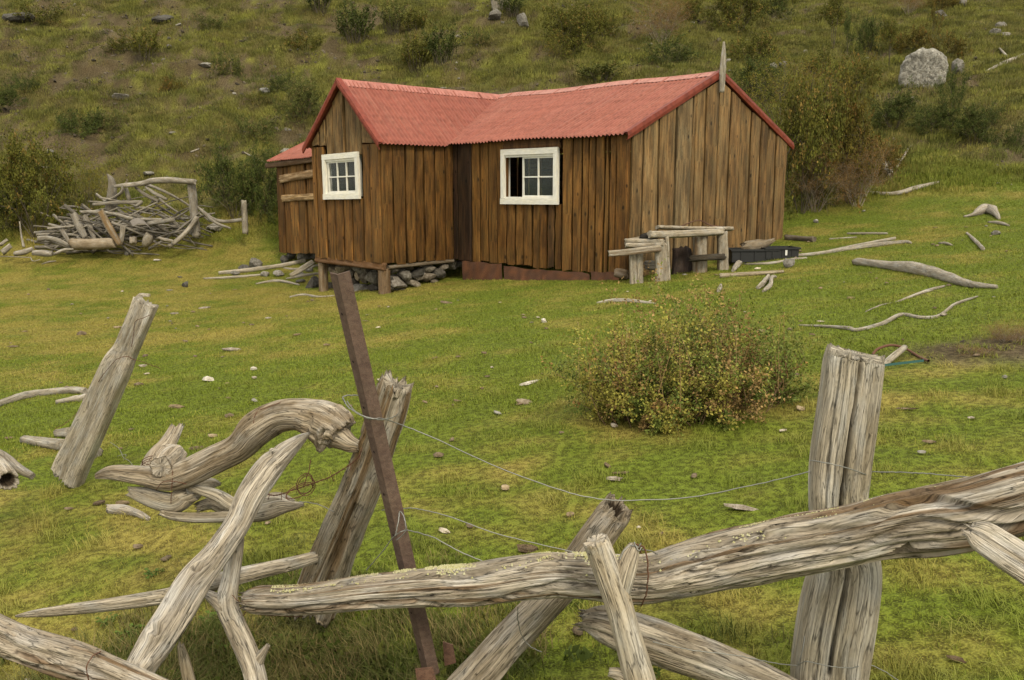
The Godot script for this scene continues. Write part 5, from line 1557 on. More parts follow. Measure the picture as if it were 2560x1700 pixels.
	bench_part(bench, "leg", [Vector4(2.441, 0.857, -14.218, 0.028), Vector4(2.465, 0.481, -14.218, 0.031), Vector4(2.489, 0.136, -14.218, 0.031)], {"box": 5.0, "seg": 20, "rough": 0.06, "lump": 0.06, "crack": 0.12, "step": 0.06, "col": Color(0.47, 0.42, 0.33), "alt": Color(0.3, 0.26, 0.2), "flat": 1.6}, "")
	bench_part(bench, "leg", [Vector4(3.451, 0.898, -14.806, 0.079), Vector4(3.471, 0.578, -14.806, 0.082), Vector4(3.492, 0.22, -14.806, 0.086)], {"box": 5.0, "seg": 20, "rough": 0.06, "lump": 0.06, "crack": 0.12, "step": 0.06, "col": Color(0.47, 0.42, 0.33), "alt": Color(0.3, 0.26, 0.2)}, "")
	bench_part(bench, "leg", [Vector4(3.063, 0.832, -14.711, 0.107), Vector4(3.075, 0.514, -14.711, 0.107), Vector4(3.087, 0.143, -14.711, 0.114)], {"box": 5.0, "seg": 20, "rough": 0.06, "lump": 0.06, "crack": 0.12, "step": 0.06, "col": Color(0.47, 0.42, 0.33), "alt": Color(0.3, 0.26, 0.2), "brown": 0.2}, "")
	bench_part(bench, "rail", [Vector4(2.166, 0.885, -14.218, 0.055), Vector4(2.615, 0.887, -14.318, 0.055), Vector4(3.432, 0.9, -14.756, 0.05)], {"box": 5.0, "seg": 20, "rough": 0.06, "lump": 0.06, "crack": 0.12, "step": 0.06, "col": Color(0.47, 0.42, 0.33), "alt": Color(0.3, 0.26, 0.2), "flat": 1.2}, "")
	bench_part(bench, "rail", [Vector4(2.334, 0.988, -14.518, 0.028), Vector4(2.967, 0.958, -14.712, 0.028), Vector4(3.63, 0.943, -14.906, 0.032)], {"box": 5.0, "seg": 20, "rough": 0.06, "lump": 0.06, "crack": 0.12, "step": 0.06, "col": Color(0.47, 0.42, 0.33), "alt": Color(0.3, 0.26, 0.2), "flat": 2.5}, "")
	bench_part(bench, "rail", [Vector4(1.803, 0.774, -14.365, 0.035), Vector4(2.135, 0.77, -14.315, 0.035), Vector4(2.393, 0.779, -14.168, 0.031)], {"box": 5.0, "seg": 20, "rough": 0.06, "lump": 0.06, "crack": 0.12, "step": 0.06, "col": Color(0.47, 0.42, 0.33), "alt": Color(0.3, 0.26, 0.2), "flat": 1.8}, "")
	bench_part(bench, "rail", [Vector4(1.805, 0.708, -14.315, 0.035), Vector4(2.134, 0.709, -14.295, 0.038), Vector4(2.4, 0.738, -14.158, 0.034)], {"box": 5.0, "seg": 20, "rough": 0.06, "lump": 0.06, "crack": 0.12, "step": 0.06, "col": Color(0.47, 0.42, 0.33), "alt": Color(0.3, 0.26, 0.2), "flat": 1.8}, "")
	bench_part(bench, "rail", [Vector4(1.532, 0.586, -14.195, 0.048), Vector4(1.847, 0.613, -14.195, 0.052), Vector4(2.333, 0.682, -14.078, 0.055)], {"box": 5.0, "seg": 20, "rough": 0.06, "lump": 0.06, "crack": 0.12, "step": 0.06, "col": Color(0.47, 0.42, 0.33), "alt": Color(0.3, 0.26, 0.2), "flat": 0.4, "brown": 0.1}, "low slanting board, brown at its left end")
	bench_part(bench, "rail", [Vector4(2.897, 0.475, -14.561, 0.049), Vector4(3.142, 0.504, -14.461, 0.049), Vector4(3.477, 0.496, -14.756, 0.05)], {"box": 5.0, "seg": 20, "col": Color(0.09, 0.075, 0.055)}, "dark charred lower rail")
	bench_part(bench, "slat", [Vector4(1.898, 0.781, -14.615, 0.021), Vector4(2.521, 0.874, -14.568, 0.025), Vector4(3.483, 0.92, -15.106, 0.022)], {"box": 5.0, "seg": 20, "rough": 0.06, "lump": 0.06, "crack": 0.12, "step": 0.06, "col": Color(0.47, 0.42, 0.33), "alt": Color(0.3, 0.26, 0.2)}, "")
	bench_part(bench, "slat", [Vector4(2.13, 0.808, -14.765, 0.021), Vector4(2.687, 0.895, -14.718, 0.025), Vector4(3.651, 0.944, -15.206, 0.022)], {"box": 5.0, "seg": 20, "rough": 0.06, "lump": 0.06, "crack": 0.12, "step": 0.06, "col": Color(0.47, 0.42, 0.33), "alt": Color(0.3, 0.26, 0.2)}, "")
	wood("branch", "lump of charred wood on the left of the bench", "branch", "", [[Vector4(2.065, 0.826, -14.415, 0.035), Vector4(2.154, 0.85, -14.365, 0.049), Vector4(2.285, 0.832, -14.315, 0.042)]], {"col": Color(0.05, 0.045, 0.04), "lump": 0.5, "jag": 0.8})
	wood("branch", "rusty bent rod lying on top of the bench", "rod", "", [[Vector4(2.736, 0.997, -14.618, 0.011), Vector4(3.094, 1.081, -15.006, 0.011), Vector4(3.291, 1, -14.906, 0.013), Vector4(3.493, 0.978, -14.906, 0.011)]], {"col": Color(0.2, 0.1, 0.06), "seg": 8})
	for i in 2:
		var tub := thing("plastic_tub", ["larger black plastic tub holding a split log by the gable", "smaller black plastic tub at the gable's right corner"][i], "tub", on([4.102, 4.584][i], [-15.486, -15.506][i]), "black tubs beside the hut")
		var tb := MB.new()
		tb.col = Color.WHITE
		var sz: Vector3 = [Vector3(0.8, 0.2, 0.45), Vector3(0.58, 0.17, 0.4)][i]
		for q in [[0, sz.y * 0.5, sz.z * 0.5, sz.x, sz.y, 0.014], [0, sz.y * 0.5, -sz.z * 0.5, sz.x, sz.y, 0.014], [sz.x * 0.5, sz.y * 0.5, 0, 0.014, sz.y, sz.z - 0.02], [-sz.x * 0.5, sz.y * 0.5, 0, 0.014, sz.y, sz.z - 0.02], [0, 0.012, 0, sz.x - 0.03, 0.014, sz.z - 0.03]]:
			tb.box(Transform3D(Basis.IDENTITY, Vector3(q[0], q[1], q[2])), Vector3(q[3], q[4], q[5]))
		part(tub, "tub_body", tb.mesh(false), M.plastic)
		var rim := MB.new()
		for q in [[0, sz.z * 0.5 + 0.02, sz.x + 0.06, 0.03], [0, -sz.z * 0.5 - 0.02, sz.x + 0.06, 0.03]]:
			rim.box(Transform3D(Basis.IDENTITY, Vector3(q[0], sz.y + 0.004, q[1])), Vector3(q[2], 0.03, q[3]))
		for q in [-1.0, 1.0]: rim.box(Transform3D(Basis.IDENTITY, Vector3(q * (sz.x * 0.5 + 0.02), sz.y + 0.004, 0)), Vector3(0.03, 0.03, sz.z))
		part(tub, "rim", rim.mesh(false), M.plastic)
		for q in [-0.3, 0.0, 0.3]:
			var rb := MB.new()
			rb.box(Transform3D(Basis.IDENTITY, Vector3(q * sz.x, sz.y * 0.5, sz.z * 0.5 + 0.011)), Vector3(0.02, sz.y - 0.03, 0.012))
			part(tub, "rib", rb.mesh(false), M.plastic)
		if i == 1:
			var tagm := MB.new()
			tagm.col = Color(0.8, 0.8, 0.78)
			tagm.box(Transform3D(Basis.IDENTITY, Vector3(0.06, sz.y * 0.6, sz.z * 0.5 + 0.022)), Vector3(0.035, 0.09, 0.006))
			part(tub, "white_tag", tagm.mesh(false), M.paint_wood)
		tub.rotation.y = 0.12
	wood("log", "split log with rough bark lying in the larger black tub", "log", "", [[Vector4(3.964, 0.593, -15.456, 0.082), Vector4(4.134, 0.622, -15.456, 0.097), Vector4(4.355, 0.667, -15.456, 0.075), Vector4(4.501, 0.741, -15.456, 0.03)]], {"col": Color(0.36, 0.29, 0.2), "lump": 0.3, "crack": 0.3, "jag": 1.2})
	lying("log", "dark round log behind the right corner of the hut", "log", "", [Vector4(5.432, -17.854, 0.06, 0), Vector4(5.628, -17.577, 0.055, 0), Vector4(5.78, -17.194, 0.058, 0)], {"col": Color(0.2, 0.165, 0.12)})
	lying("pole", "long pale pole lying right of the tubs", "pole", "weathered timber lying in the grass", [Vector4(4.335, -15.714, 0.023, 0), Vector4(5.2, -15.408, 0.034, 0), Vector4(6.071, -15.561, 0.038, 0), Vector4(6.763, -15.612, 0.038, 0), Vector4(6.817, -15.357, 0.019, 0)], {"col": Color(0.46, 0.42, 0.345), "seg": 12, "step": 0.08})
	lying("pole", "second pole lying just behind the long pale pole", "pole", "weathered timber lying in the grass", [Vector4(5.55, -15.714, 0.015, 0), Vector4(6.228, -15.972, 0.027, 0), Vector4(6.932, -16.286, 0.028, 0)], {"col": Color(0.46, 0.42, 0.345), "seg": 12, "step": 0.08})
	lying("stick", "thin stick behind the poles", "stick", "weathered timber lying in the grass", [Vector4(6.576, -17.687, 0.017, 0), Vector4(6.846, -17.357, 0.025, 0), Vector4(7.096, -17.031, 0.016, 0)], {"col": Color(0.46, 0.42, 0.345), "seg": 12, "step": 0.08})
	lying("stick", "short thin stick left of the thin stick", "stick", "weathered timber lying in the grass", [Vector4(6.06, -17.194, 0.017, 0), Vector4(6.538, -17.085, 0.017, 0)], {"col": Color(0.46, 0.42, 0.345), "seg": 12, "step": 0.08})
	lying("branch", "curved branch lying below the brushwood on the right", "branch", "weathered timber lying in the grass", [Vector4(8.153, -21.401, 0.031, 0), Vector4(8.758, -20.903, 0.046, 0), Vector4(9.425, -21.214, 0.056, 0), Vector4(10.202, -21.716, 0.026, 0)], {"col": Color(0.46, 0.42, 0.345), "seg": 12, "step": 0.08})
	lying("log", "big bleached log sloping across the right field", "log", "weathered timber lying in the grass", [Vector4(5.227, -13.644, 0.059, 0), Vector4(5.333, -12.764, 0.068, 0), Vector4(5.402, -11.96, 0.087, 0), Vector4(5.385, -11.099, 0.07, 0), Vector4(5.328, -10.395, 0.045, 0), Vector4(5.477, -10.071, 0.022, 0)], {"col": Color(0.46, 0.42, 0.345), "seg": 12, "step": 0.08, "crack": 0.2})
	lying("branch", "snaking pale branch below the big bleached log", "branch", "weathered timber lying in the grass", [Vector4(2.981, -9.208, 0.009, 0), Vector4(3.155, -8.866, 0.015, 0), Vector4(3.256, -8.567, 0.019, 0), Vector4(3.293, -8.456, 0.018, 0), Vector4(3.579, -8.604, 0.021, 0), Vector4(3.941, -9.055, 0.02, 0), Vector4(4.038, -9.055, 0.02, 0), Vector4(4.055, -8.828, 0.019, 0), Vector4(4.243, -8.828, 0.017, 0), Vector4(4.626, -9.285, 0.016, 0), Vector4(5.077, -9.714, 0.009, 0)], {"col": Color(0.46, 0.42, 0.345), "seg": 12, "step": 0.08})
	lying("branch", "crumbling branch half sunk in the turf under the big log", "branch", "weathered timber lying in the grass", [Vector4(4.273, -9.912, 0.01, 0), Vector4(4.785, -10.313, 0.02, 0), Vector4(5.115, -10.558, 0.015, 0)], {"col": Color(0.46, 0.42, 0.345), "seg": 12, "step": 0.08})
	lying("branch", "thin broken end of the sunken branch", "branch", "weathered timber lying in the grass", [Vector4(3.786, -9.518, 0.007, 0), Vector4(4.026, -9.714, 0.009, 0), Vector4(4.223, -9.872, 0.007, 0)], {"col": Color(0.46, 0.42, 0.345), "seg": 12, "step": 0.08})
	lying("stick", "stick pointing down the slope at the far right", "stick", "weathered timber lying in the grass", [Vector4(8.138, -16.129, 0.02, 0), Vector4(7.672, -14.955, 0.029, 0), Vector4(7.102, -13.55, 0.03, 0)], {"col": Color(0.46, 0.42, 0.345), "seg": 12, "step": 0.08})
	lying("root", "gnarled knobbed root lying at the far right", "root", "weathered timber lying in the grass", [Vector4(9.091, -18.19, 0.022, 0), Vector4(9.281, -18.19, 0.044, 0), Vector4(9.522, -18.359, 0.098, 0), Vector4(9.679, -18.359, 0.116, 0), Vector4(9.597, -17.965, 0.07, 0), Vector4(9.391, -17.412, 0.021, 0)], {"col": Color(0.46, 0.42, 0.345), "seg": 12, "step": 0.08, "lump": 0.45, "rough": 0.2})
	lying("stick", "flat piece of bark below the knobbed root", "stick", "weathered timber lying in the grass", [Vector4(9.072, -17.194, 0.021, 0), Vector4(9.114, -16.87, 0.033, 0), Vector4(9.053, -16.444, 0.016, 0)], {"col": Color(0.46, 0.42, 0.345), "seg": 12, "step": 0.08})
	lying("stick", "small ragged stick in the right field", "stick", "weathered timber lying in the grass", [Vector4(7.093, -14.955, 0.014, 0), Vector4(7.137, -14.806, 0.025, 0), Vector4(7.108, -14.51, 0.014, 0)], {"col": Color(0.46, 0.42, 0.345), "seg": 12, "step": 0.08})
	lying("plank", "flat weathered plank in the grass in front of the tubs", "plank", "weathered timber lying in the grass", [Vector4(3.208, -13.787, 0.043, 0), Vector4(3.67, -13.644, 0.04, 0), Vector4(4.115, -13.55, 0.026, 0)], {"col": Color(0.47, 0.39, 0.26), "box": 4.0, "flat": 0.6, "front": Vector3(0, 1, 0.5), "crack": 0.15})
	lying("plank", "thin white bone-like plank lying before the bush", "plank", "weathered timber lying in the grass", [Vector4(1.195, -12.537, 0.012, 0), Vector4(1.392, -12.448, 0.033, 0), Vector4(1.6, -12.18, 0.029, 0), Vector4(1.746, -11.96, 0.02, 0), Vector4(1.912, -11.828, 0.009, 0)], {"col": Color(0.55, 0.51, 0.43), "flat": 0.5})
	lying("stick", "splayed strip of wood between the tubs and the plank", "stick", "weathered timber lying in the grass", [Vector4(3.921, -15.155, 0.015, 0), Vector4(4.303, -14.806, 0.029, 0), Vector4(4.683, -14.905, 0.025, 0), Vector4(4.93, -15.005, 0.018, 0)], {"col": Color(0.46, 0.42, 0.345), "seg": 12, "step": 0.08})
	lying("stick", "upright splinter of grey wood left of the tubs", "stick", "weathered timber lying in the grass", [Vector4(3.547, -14.364, 0.028, 0), Vector4(3.826, -15.155, 0.051, 0), Vector4(3.998, -15.459, 0.03, 0)], {"col": Color(0.46, 0.42, 0.345), "seg": 12, "step": 0.08, "lump": 0.4})
	lying("root", "gnarled driftwood root below the plank, left one", "root", "weathered timber lying in the grass", [Vector4(3.325, -12.092, 0.026, 0), Vector4(3.48, -12.358, 0.036, 0.03), Vector4(3.73, -12.992, 0.025, 0.04)], {"col": Color(0.46, 0.42, 0.345), "seg": 12, "step": 0.08, "lump": 0.45})
	lying("root", "gnarled driftwood root below the plank, right one", "root", "weathered timber lying in the grass", [Vector4(3.311, -11.741, 0.02, 0), Vector4(3.488, -12.048, 0.029, 0.03), Vector4(3.67, -12.628, 0.024, 0.05), Vector4(3.804, -12.901, 0.019, 0.02)], {"col": Color(0.46, 0.42, 0.345), "seg": 12, "step": 0.08, "lump": 0.45})
	lying("stick", "stubby splinter standing in the grass below the plank", "stick", "weathered timber lying in the grass", [Vector4(2.818, -12.18, 0.024, 0), Vector4(2.913, -12.492, 0.03, 0), Vector4(3.008, -12.855, 0.016, 0)], {"col": Color(0.46, 0.42, 0.345), "seg": 12, "step": 0.08, "lump": 0.4})
	lying("log", "long grey rail lying from the grass to the hut foot left of the wing", "log", "weathered timber lying in the grass", [Vector4(-7.238, -22.099, 0.048, 0), Vector4(-6.469, -22.228, 0.059, 0), Vector4(-5.793, -22.551, 0.055, 0), Vector4(-5.233, -22.747, 0.055, 0)], {"col": Color(0.5, 0.45, 0.35)})
	wood("plank", "short grey board slanting up against the hut foot", "plank", "weathered timber lying in the grass", [[Vector4(-4.853, -0.284, -19.6, 0.047), Vector4(-4.608, -0.13, -19.8, 0.062), Vector4(-4.436, -0.012, -20, 0.058)]], {"col": Color(0.45, 0.4, 0.3), "flat": 0.5, "box": 4.0})
	lying("stick", "ragged strip of bark left of the rubble", "stick", "weathered timber lying in the grass", [Vector4(-7.445, -21.59, 0.021, 0), Vector4(-6.71, -21.59, 0.037, 0), Vector4(-6.009, -21.716, 0.026, 0)], {"col": Color(0.46, 0.42, 0.345), "seg": 12, "step": 0.08})
	lying("stick", "broken lath in the rubble beside the left stilt", "stick", "weathered timber lying in the grass", [Vector4(-5.312, -21.027, 0.025, 0), Vector4(-4.917, -21.089, 0.041, 0), Vector4(-4.565, -21.276, 0.026, 0)], {"col": Color(0.46, 0.42, 0.345), "seg": 12, "step": 0.08})
	lying("stick", "grey lath below the rubble", "stick", "weathered timber lying in the grass", [Vector4(-5.943, -20.719, 0.02, 0), Vector4(-5.47, -20.842, 0.035, 0), Vector4(-4.737, -19.871, 0.019, 0)], {"col": Color(0.46, 0.42, 0.345), "seg": 12, "step": 0.08})
	lying("stick", "thin white stick in front of the left stilt", "stick", "weathered timber lying in the grass", [Vector4(-4.47, -17.909, 0.017, 0), Vector4(-4.216, -18.021, 0.026, 0), Vector4(-3.789, -17.467, 0.021, 0), Vector4(-3.469, -17.357, 0.013, 0)], {"col": Color(0.46, 0.42, 0.345), "seg": 12, "step": 0.08})
	lying("stick", "grey lath lying on the rubble", "stick", "weathered timber lying in the grass", [Vector4(-5.706, -22.421, 0.022, 0), Vector4(-5.251, -22.099, 0.037, 0), Vector4(-4.767, -22.357, 0.027, 0)], {"col": Color(0.46, 0.42, 0.345), "seg": 12, "step": 0.08})
	lying("log", "curving grey branch in the grass at the left edge", "branch", "weathered timber lying in the grass", [Vector4(-5.589, -9.055, 0.039, 0), Vector4(-5.404, -9.208, 0.036, 0), Vector4(-5.273, -9.479, 0.044, 0), Vector4(-5.088, -9.674, 0.042, 0), Vector4(-4.871, -9.674, 0.04, 0), Vector4(-4.656, -9.557, 0.037, 0)], {"col": Color(0.46, 0.42, 0.345), "seg": 12, "step": 0.08})
	lying("branch", "short pale forked piece beside the leaning split post", "branch", "weathered timber lying in the grass", [Vector4(-4.766, -9.132, 0.022, 0), Vector4(-4.606, -9.132, 0.031, 0), Vector4(-4.537, -9.208, 0.036, 0), Vector4(-4.557, -9.518, 0.023, 0)], {"col": Color(0.55, 0.5, 0.42), "lump": 0.25})
	lying("log", "short round log lying left of the leaning split post", "log", "weathered timber lying in the grass", [Vector4(-4.218, -7.487, 0.036, 0), Vector4(-3.94, -7.278, 0.046, 0), Vector4(-3.654, -7.072, 0.051, 0)], {"col": Color(0.46, 0.42, 0.345), "seg": 12, "step": 0.08})
	lying("log", "stubby block of wood behind the leaning split post", "log", "weathered timber lying in the grass", [Vector4(-3.963, -7.557, 0.04, 0), Vector4(-3.803, -7.487, 0.047, 0)], {"col": Color(0.46, 0.42, 0.345), "seg": 12, "step": 0.08})
	lying("log", "dark stump at the foot of the leaning split post", "stump", "weathered timber lying in the grass", [Vector4(-3.314, -6.701, 0.055, 0), Vector4(-3.21, -6.668, 0.061, 0)], {"col": Color(0.27, 0.25, 0.2), "alt": Color(0.2, 0.18, 0.14)})
	var saw := thing("bow_saw", "rusty bow saw with a teal blade lying in the grass behind the square post", "bow saw", Vector3.ZERO)
	var sawb := MB.new()
	tube(sawb, curve([Vector3(2.936, 0.267, -7.172), Vector3(2.989, 0.301, -7.222), Vector3(3.089, 0.324, -7.272), Vector3(3.183, 0.316, -7.322), Vector3(3.275, 0.286, -7.322), Vector3(3.289, 0.261, -7.109), Vector3(3.265, 0.269, -6.898)], 5), 0.011, 8)
	sawb.col = Color.WHITE
	part(saw, "frame", sawb.mesh(), M.rusty_wire)
	sawb = MB.new()
	sawb.col = Color(0.06, 0.15, 0.15)
	var sa := Vector3(2.899, 0.227, -6.884)
	var se := Vector3(3.218, 0.265, -6.884)
	for q in 2:
		var lift := Vector3(0, 0.0, 0.004 * q)
		sawb.quad(sawb.p(sa + lift), sawb.p(se + lift), sawb.p(se + lift + Vector3(0, 0.02, 0.006)), sawb.p(sa + lift + Vector3(0, 0.02, 0.006)))
	part(saw, "blade", sawb.mesh(false), M.twig)
	wood("stick", "pale stick propping up the bow saw", "stick", "", [[Vector4(2.914, 0.203, -6.952, 0.027), Vector4(3.05, 0.26, -7.072, 0.026), Vector4(3.228, 0.313, -7.252, 0.023)]], {"col": Color(0.52, 0.47, 0.38), "seg": 12})
	# the old fence in the foreground
	var rail_path := [Vector4(-0.854, 0.286, -2.72, 0.032), Vector4(-0.809, 0.296, -2.7, 0.043), Vector4(-0.66, 0.318, -2.66, 0.046), Vector4(-0.443, 0.371, -2.6, 0.053), Vector4(-0.237, 0.412, -2.55, 0.06), Vector4(-0.104, 0.433, -2.52, 0.063), Vector4(0.089, 0.481, -2.48, 0.064), Vector4(0.214, 0.487, -2.46, 0.067), Vector4(0.374, 0.49, -2.43, 0.069), Vector4(0.516, 0.54, -2.4, 0.074), Vector4(0.687, 0.602, -2.36, 0.08), Vector4(0.844, 0.662, -2.3, 0.078), Vector4(0.991, 0.725, -2.24, 0.081), Vector4(1.128, 0.776, -2.18, 0.088), Vector4(1.255, 0.849, -2.1, 0.081), Vector4(1.359, 0.905, -2.04, 0.084), Vector4(1.524, 0.983, -1.93, 0.082), Vector4(1.732, 1.066, -1.8, 0.074)]
	var rail := wood("fence_rail", "long thick weathered rail slanting across the foreground, lichen on top", "rail", "", [rail_path], {"seg": 128, "step": 0.008, "col": Color(0.5, 0.455, 0.38), "alt": Color(0.27, 0.235, 0.185), "crack": 0.36, "rough": 0.13, "lump": 0.1, "brown": 0.02, "jag": 1.0, "cuts": [[-0.55, 0.22, 0.22, 0.42, 0.98, 0.9], [0.5, 0.16, 0.16, 0.0, 0.45, 0.9], [0.05, 0.12, 0.2, 0.55, 1.0, 0.6], [-0.9, 0.15, 0.14, 0.05, 0.6, 0.5]]})
	moss(rail, rail_path, 0.08, 0.76, 12000)
	var post := wood("fence_post", "square grey post with a deep split down its face, on the right", "post", "", [[Vector4(1.034, 1.106, -2.66, 0.08), Vector4(1.031, 1.083, -2.66, 0.082), Vector4(1.024, 0.998, -2.65, 0.083), Vector4(1.01, 0.865, -2.64, 0.086), Vector4(0.998, 0.745, -2.63, 0.085), Vector4(0.996, 0.651, -2.62, 0.081), Vector4(1.012, 0.53, -2.61, 0.09), Vector4(1.026, 0.449, -2.6, 0.098), Vector4(1.005, 0.331, -2.58, 0.105), Vector4(0.984, 0.198, -2.56, 0.107), Vector4(0.972, 0.065, -2.54, 0.106), Vector4(0.968, -0.104, -2.53, 0.105)]], {"seg": 144, "step": 0.008, "box": 6.0, "flat": 0.8, "col": Color(0.45, 0.42, 0.345), "alt": Color(0.33, 0.3, 0.235), "rough": 0.05, "lump": 0.04, "jag": 0.25, "front": Vector3(-0.22, 0.1, 1.0), "cuts": [[-0.27, 0.1, 0.5, -0.1, 0.85, 0.05, 0.55], [-0.42, 0.05, 0.1, -0.1, 1.1, 0.1], [0.62, 0.06, 0.12, -0.1, 1.1, 0.1], [-0.75, 0.05, 0.08, 0.1, 1.1, 0.15], [0.38, 0.035, 0.08, -0.1, 1.1, 0.1], [-0.15, 0.04, 0.06, -0.1, 0.9, 0.1]]})
	wood("fence_post", "leaning split post with a notch, far left", "post", "timbers of the old fence", [[Vector4(-2.285, 0.901, -5.55, 0.078), Vector4(-2.332, 0.797, -5.55, 0.075), Vector4(-2.414, 0.665, -5.6, 0.077), Vector4(-2.47, 0.58, -5.64, 0.079), Vector4(-2.543, 0.468, -5.66, 0.096), Vector4(-2.673, 0.279, -5.75, 0.103), Vector4(-2.835, 0.032, -5.85, 0.109), Vector4(-3.007, -0.229, -5.95, 0.115), Vector4(-3.101, -0.382, -6, 0.119)]], {"seg": 48, "step": 0.02, "box": 8.0, "flat": 0.45, "crack": 0.0, "col": Color(0.52, 0.485, 0.41), "alt": Color(0.4, 0.36, 0.295), "rough": 0.035, "lump": 0.02, "jag": 0.2, "front": Vector3(-0.25, 0.1, 1), "cuts": [[0.75, 0.12, 0.25, 0.4, 1.0, 0.1], [-0.3, 0.06, 0.06, 0.0, 1.0, 0.2]]})
	var slab := wood("fence_post", "leaning slab post with a rotten brown face behind the rusty picket", "post", "timbers of the old fence", [[Vector4(-0.396, 0.941, -2.98, 0.056), Vector4(-0.426, 0.85, -3, 0.061), Vector4(-0.477, 0.711, -3.05, 0.063), Vector4(-0.539, 0.553, -3.12, 0.069), Vector4(-0.61, 0.39, -3.2, 0.073), Vector4(-0.679, 0.237, -3.28, 0.079), Vector4(-0.752, 0.067, -3.36, 0.088), Vector4(-0.815, -0.092, -3.44, 0.092)]], {"seg": 72, "step": 0.01, "box": 4.5, "flat": 0.75, "col": Color(0.44, 0.4, 0.32), "alt": Color(0.3, 0.26, 0.2), "rough": 0.06, "crack": 0.14, "jag": 0.5, "brown": 0.12, "bcol": Color(0.25, 0.16, 0.075), "front": Vector3(-0.15, 0.1, 1), "cuts": [[-0.45, 0.3, 0.3, 0.48, 1.1, 0.25], [-0.2, 0.1, 0.12, 0.5, 1.1, 0.4], [-0.6, 0.2, 0.2, 0.05, 0.4, 0.2]]})
	wood("driftwood", "thick arched driftwood trunk with a knobbed end, left of the picket", "log", "timbers of the old fence", [[Vector4(-1.618, 0.497, -3.35, 0.011), Vector4(-1.548, 0.514, -3.34, 0.029), Vector4(-1.423, 0.507, -3.32, 0.04), Vector4(-1.315, 0.501, -3.3, 0.046), Vector4(-1.223, 0.537, -3.28, 0.052), Vector4(-1.111, 0.598, -3.25, 0.052), Vector4(-1.017, 0.654, -3.22, 0.053), Vector4(-0.938, 0.731, -3.18, 0.062), Vector4(-0.845, 0.79, -3.14, 0.056), Vector4(-0.757, 0.809, -3.1, 0.056), Vector4(-0.694, 0.796, -3.08, 0.069), Vector4(-0.651, 0.778, -3.065, 0.079), Vector4(-0.62, 0.765, -3.055, 0.077), Vector4(-0.604, 0.754, -3.05, 0.065)], [Vector4(-0.651, 0.748, -3.06, 0.044), Vector4(-0.603, 0.735, -3.05, 0.038), Vector4(-0.57, 0.719, -3.04, 0.028), Vector4(-0.535, 0.709, -3.03, 0.018)], [Vector4(-0.659, 0.756, -3.03, 0.037), Vector4(-0.669, 0.712, -3.02, 0.019), Vector4(-0.675, 0.7, -3.01, 0.009)]], {"seg": 84, "step": 0.01, "crack": 0.1, "col": Color(0.47, 0.405, 0.305), "alt": Color(0.24, 0.19, 0.13), "mottle": 0.8, "rough": 0.05, "lump": 0.16, "jag": 0.3, "knots": [[0.78, 0.2, 0.05, 0.12], [0.9, 0.4, 0.03, 0.3]]})
	wood("driftwood", "long knotted limb leaning under the arched trunk", "log", "timbers of the old fence", [[Vector4(-0.698, 0.77, -2.98, 0.006), Vector4(-0.726, 0.753, -2.96, 0.02), Vector4(-0.772, 0.716, -2.93, 0.035), Vector4(-0.818, 0.672, -2.9, 0.044), Vector4(-0.862, 0.602, -2.84, 0.044), Vector4(-0.888, 0.534, -2.78, 0.04), Vector4(-0.917, 0.485, -2.72, 0.041), Vector4(-0.948, 0.443, -2.68, 0.043), Vector4(-0.984, 0.4, -2.6, 0.05), Vector4(-1.01, 0.343, -2.5, 0.05), Vector4(-1.035, 0.297, -2.43, 0.049), Vector4(-1.054, 0.262, -2.37, 0.044), Vector4(-1.07, 0.223, -2.3, 0.043), Vector4(-1.081, 0.189, -2.25, 0.042)]], {"seg": 84, "step": 0.01, "crack": 0.14, "col": Color(0.5, 0.46, 0.395), "alt": Color(0.33, 0.295, 0.245), "rough": 0.08, "lump": 0.1, "jag": 1.2, "knots": [[0.6, 0.15, 0.017, 0.5], [0.76, 0.2, 0.024, 0.5], [0.86, -0.5, 0.03, -0.25], [0.18, 0.8, 0.02, -0.3]]})
	wood("driftwood", "upright forked limb behind the long knotted limb", "log", "timbers of the old fence", [[Vector4(-0.914, 0.542, -2.84, 0.021), Vector4(-0.921, 0.424, -2.83, 0.027), Vector4(-0.943, 0.306, -2.82, 0.03), Vector4(-0.952, 0.238, -2.8, 0.037), Vector4(-0.92, 0.176, -2.77, 0.036), Vector4(-0.869, 0.111, -2.72, 0.036), Vector4(-0.832, 0.042, -2.68, 0.035), Vector4(-0.806, -0.043, -2.62, 0.036)], [Vector4(-1.037, 0.281, -2.8, 0.008), Vector4(-0.995, 0.257, -2.8, 0.02), Vector4(-0.953, 0.228, -2.79, 0.028)], [Vector4(-0.83, 0.084, -2.7, 0.022), Vector4(-0.809, 0.114, -2.7, 0.014), Vector4(-0.791, 0.14, -2.7, 0.007)]], {"seg": 84, "step": 0.01, "crack": 0.12, "col": Color(0.52, 0.48, 0.41), "alt": Color(0.36, 0.32, 0.265), "rough": 0.07, "jag": 0.9})
	wood("fence_rail", "thin smooth pole crossing low from the left edge to the slab post", "pole", "timbers of the old fence", [[Vector4(-1.748, 0.115, -2.95, 0.004), Vector4(-1.675, 0.13, -2.94, 0.013), Vector4(-1.562, 0.148, -2.93, 0.019), Vector4(-1.419, 0.17, -2.92, 0.022), Vector4(-1.273, 0.201, -2.9, 0.025), Vector4(-1.163, 0.226, -2.89, 0.027), Vector4(-1.053, 0.263, -2.88, 0.029), Vector4(-0.954, 0.283, -2.9, 0.029), Vector4(-0.857, 0.278, -2.98, 0.026), Vector4(-0.79, 0.257, -3.08, 0.025), Vector4(-0.734, 0.249, -3.15, 0.021)]], {"seg": 84, "step": 0.01, "crack": 0.1, "col": Color(0.48, 0.435, 0.36), "alt": Color(0.36, 0.32, 0.25), "rough": 0.04, "lump": 0.06, "knots": [[0.85, 0.4, 0.012, 0.3]]})
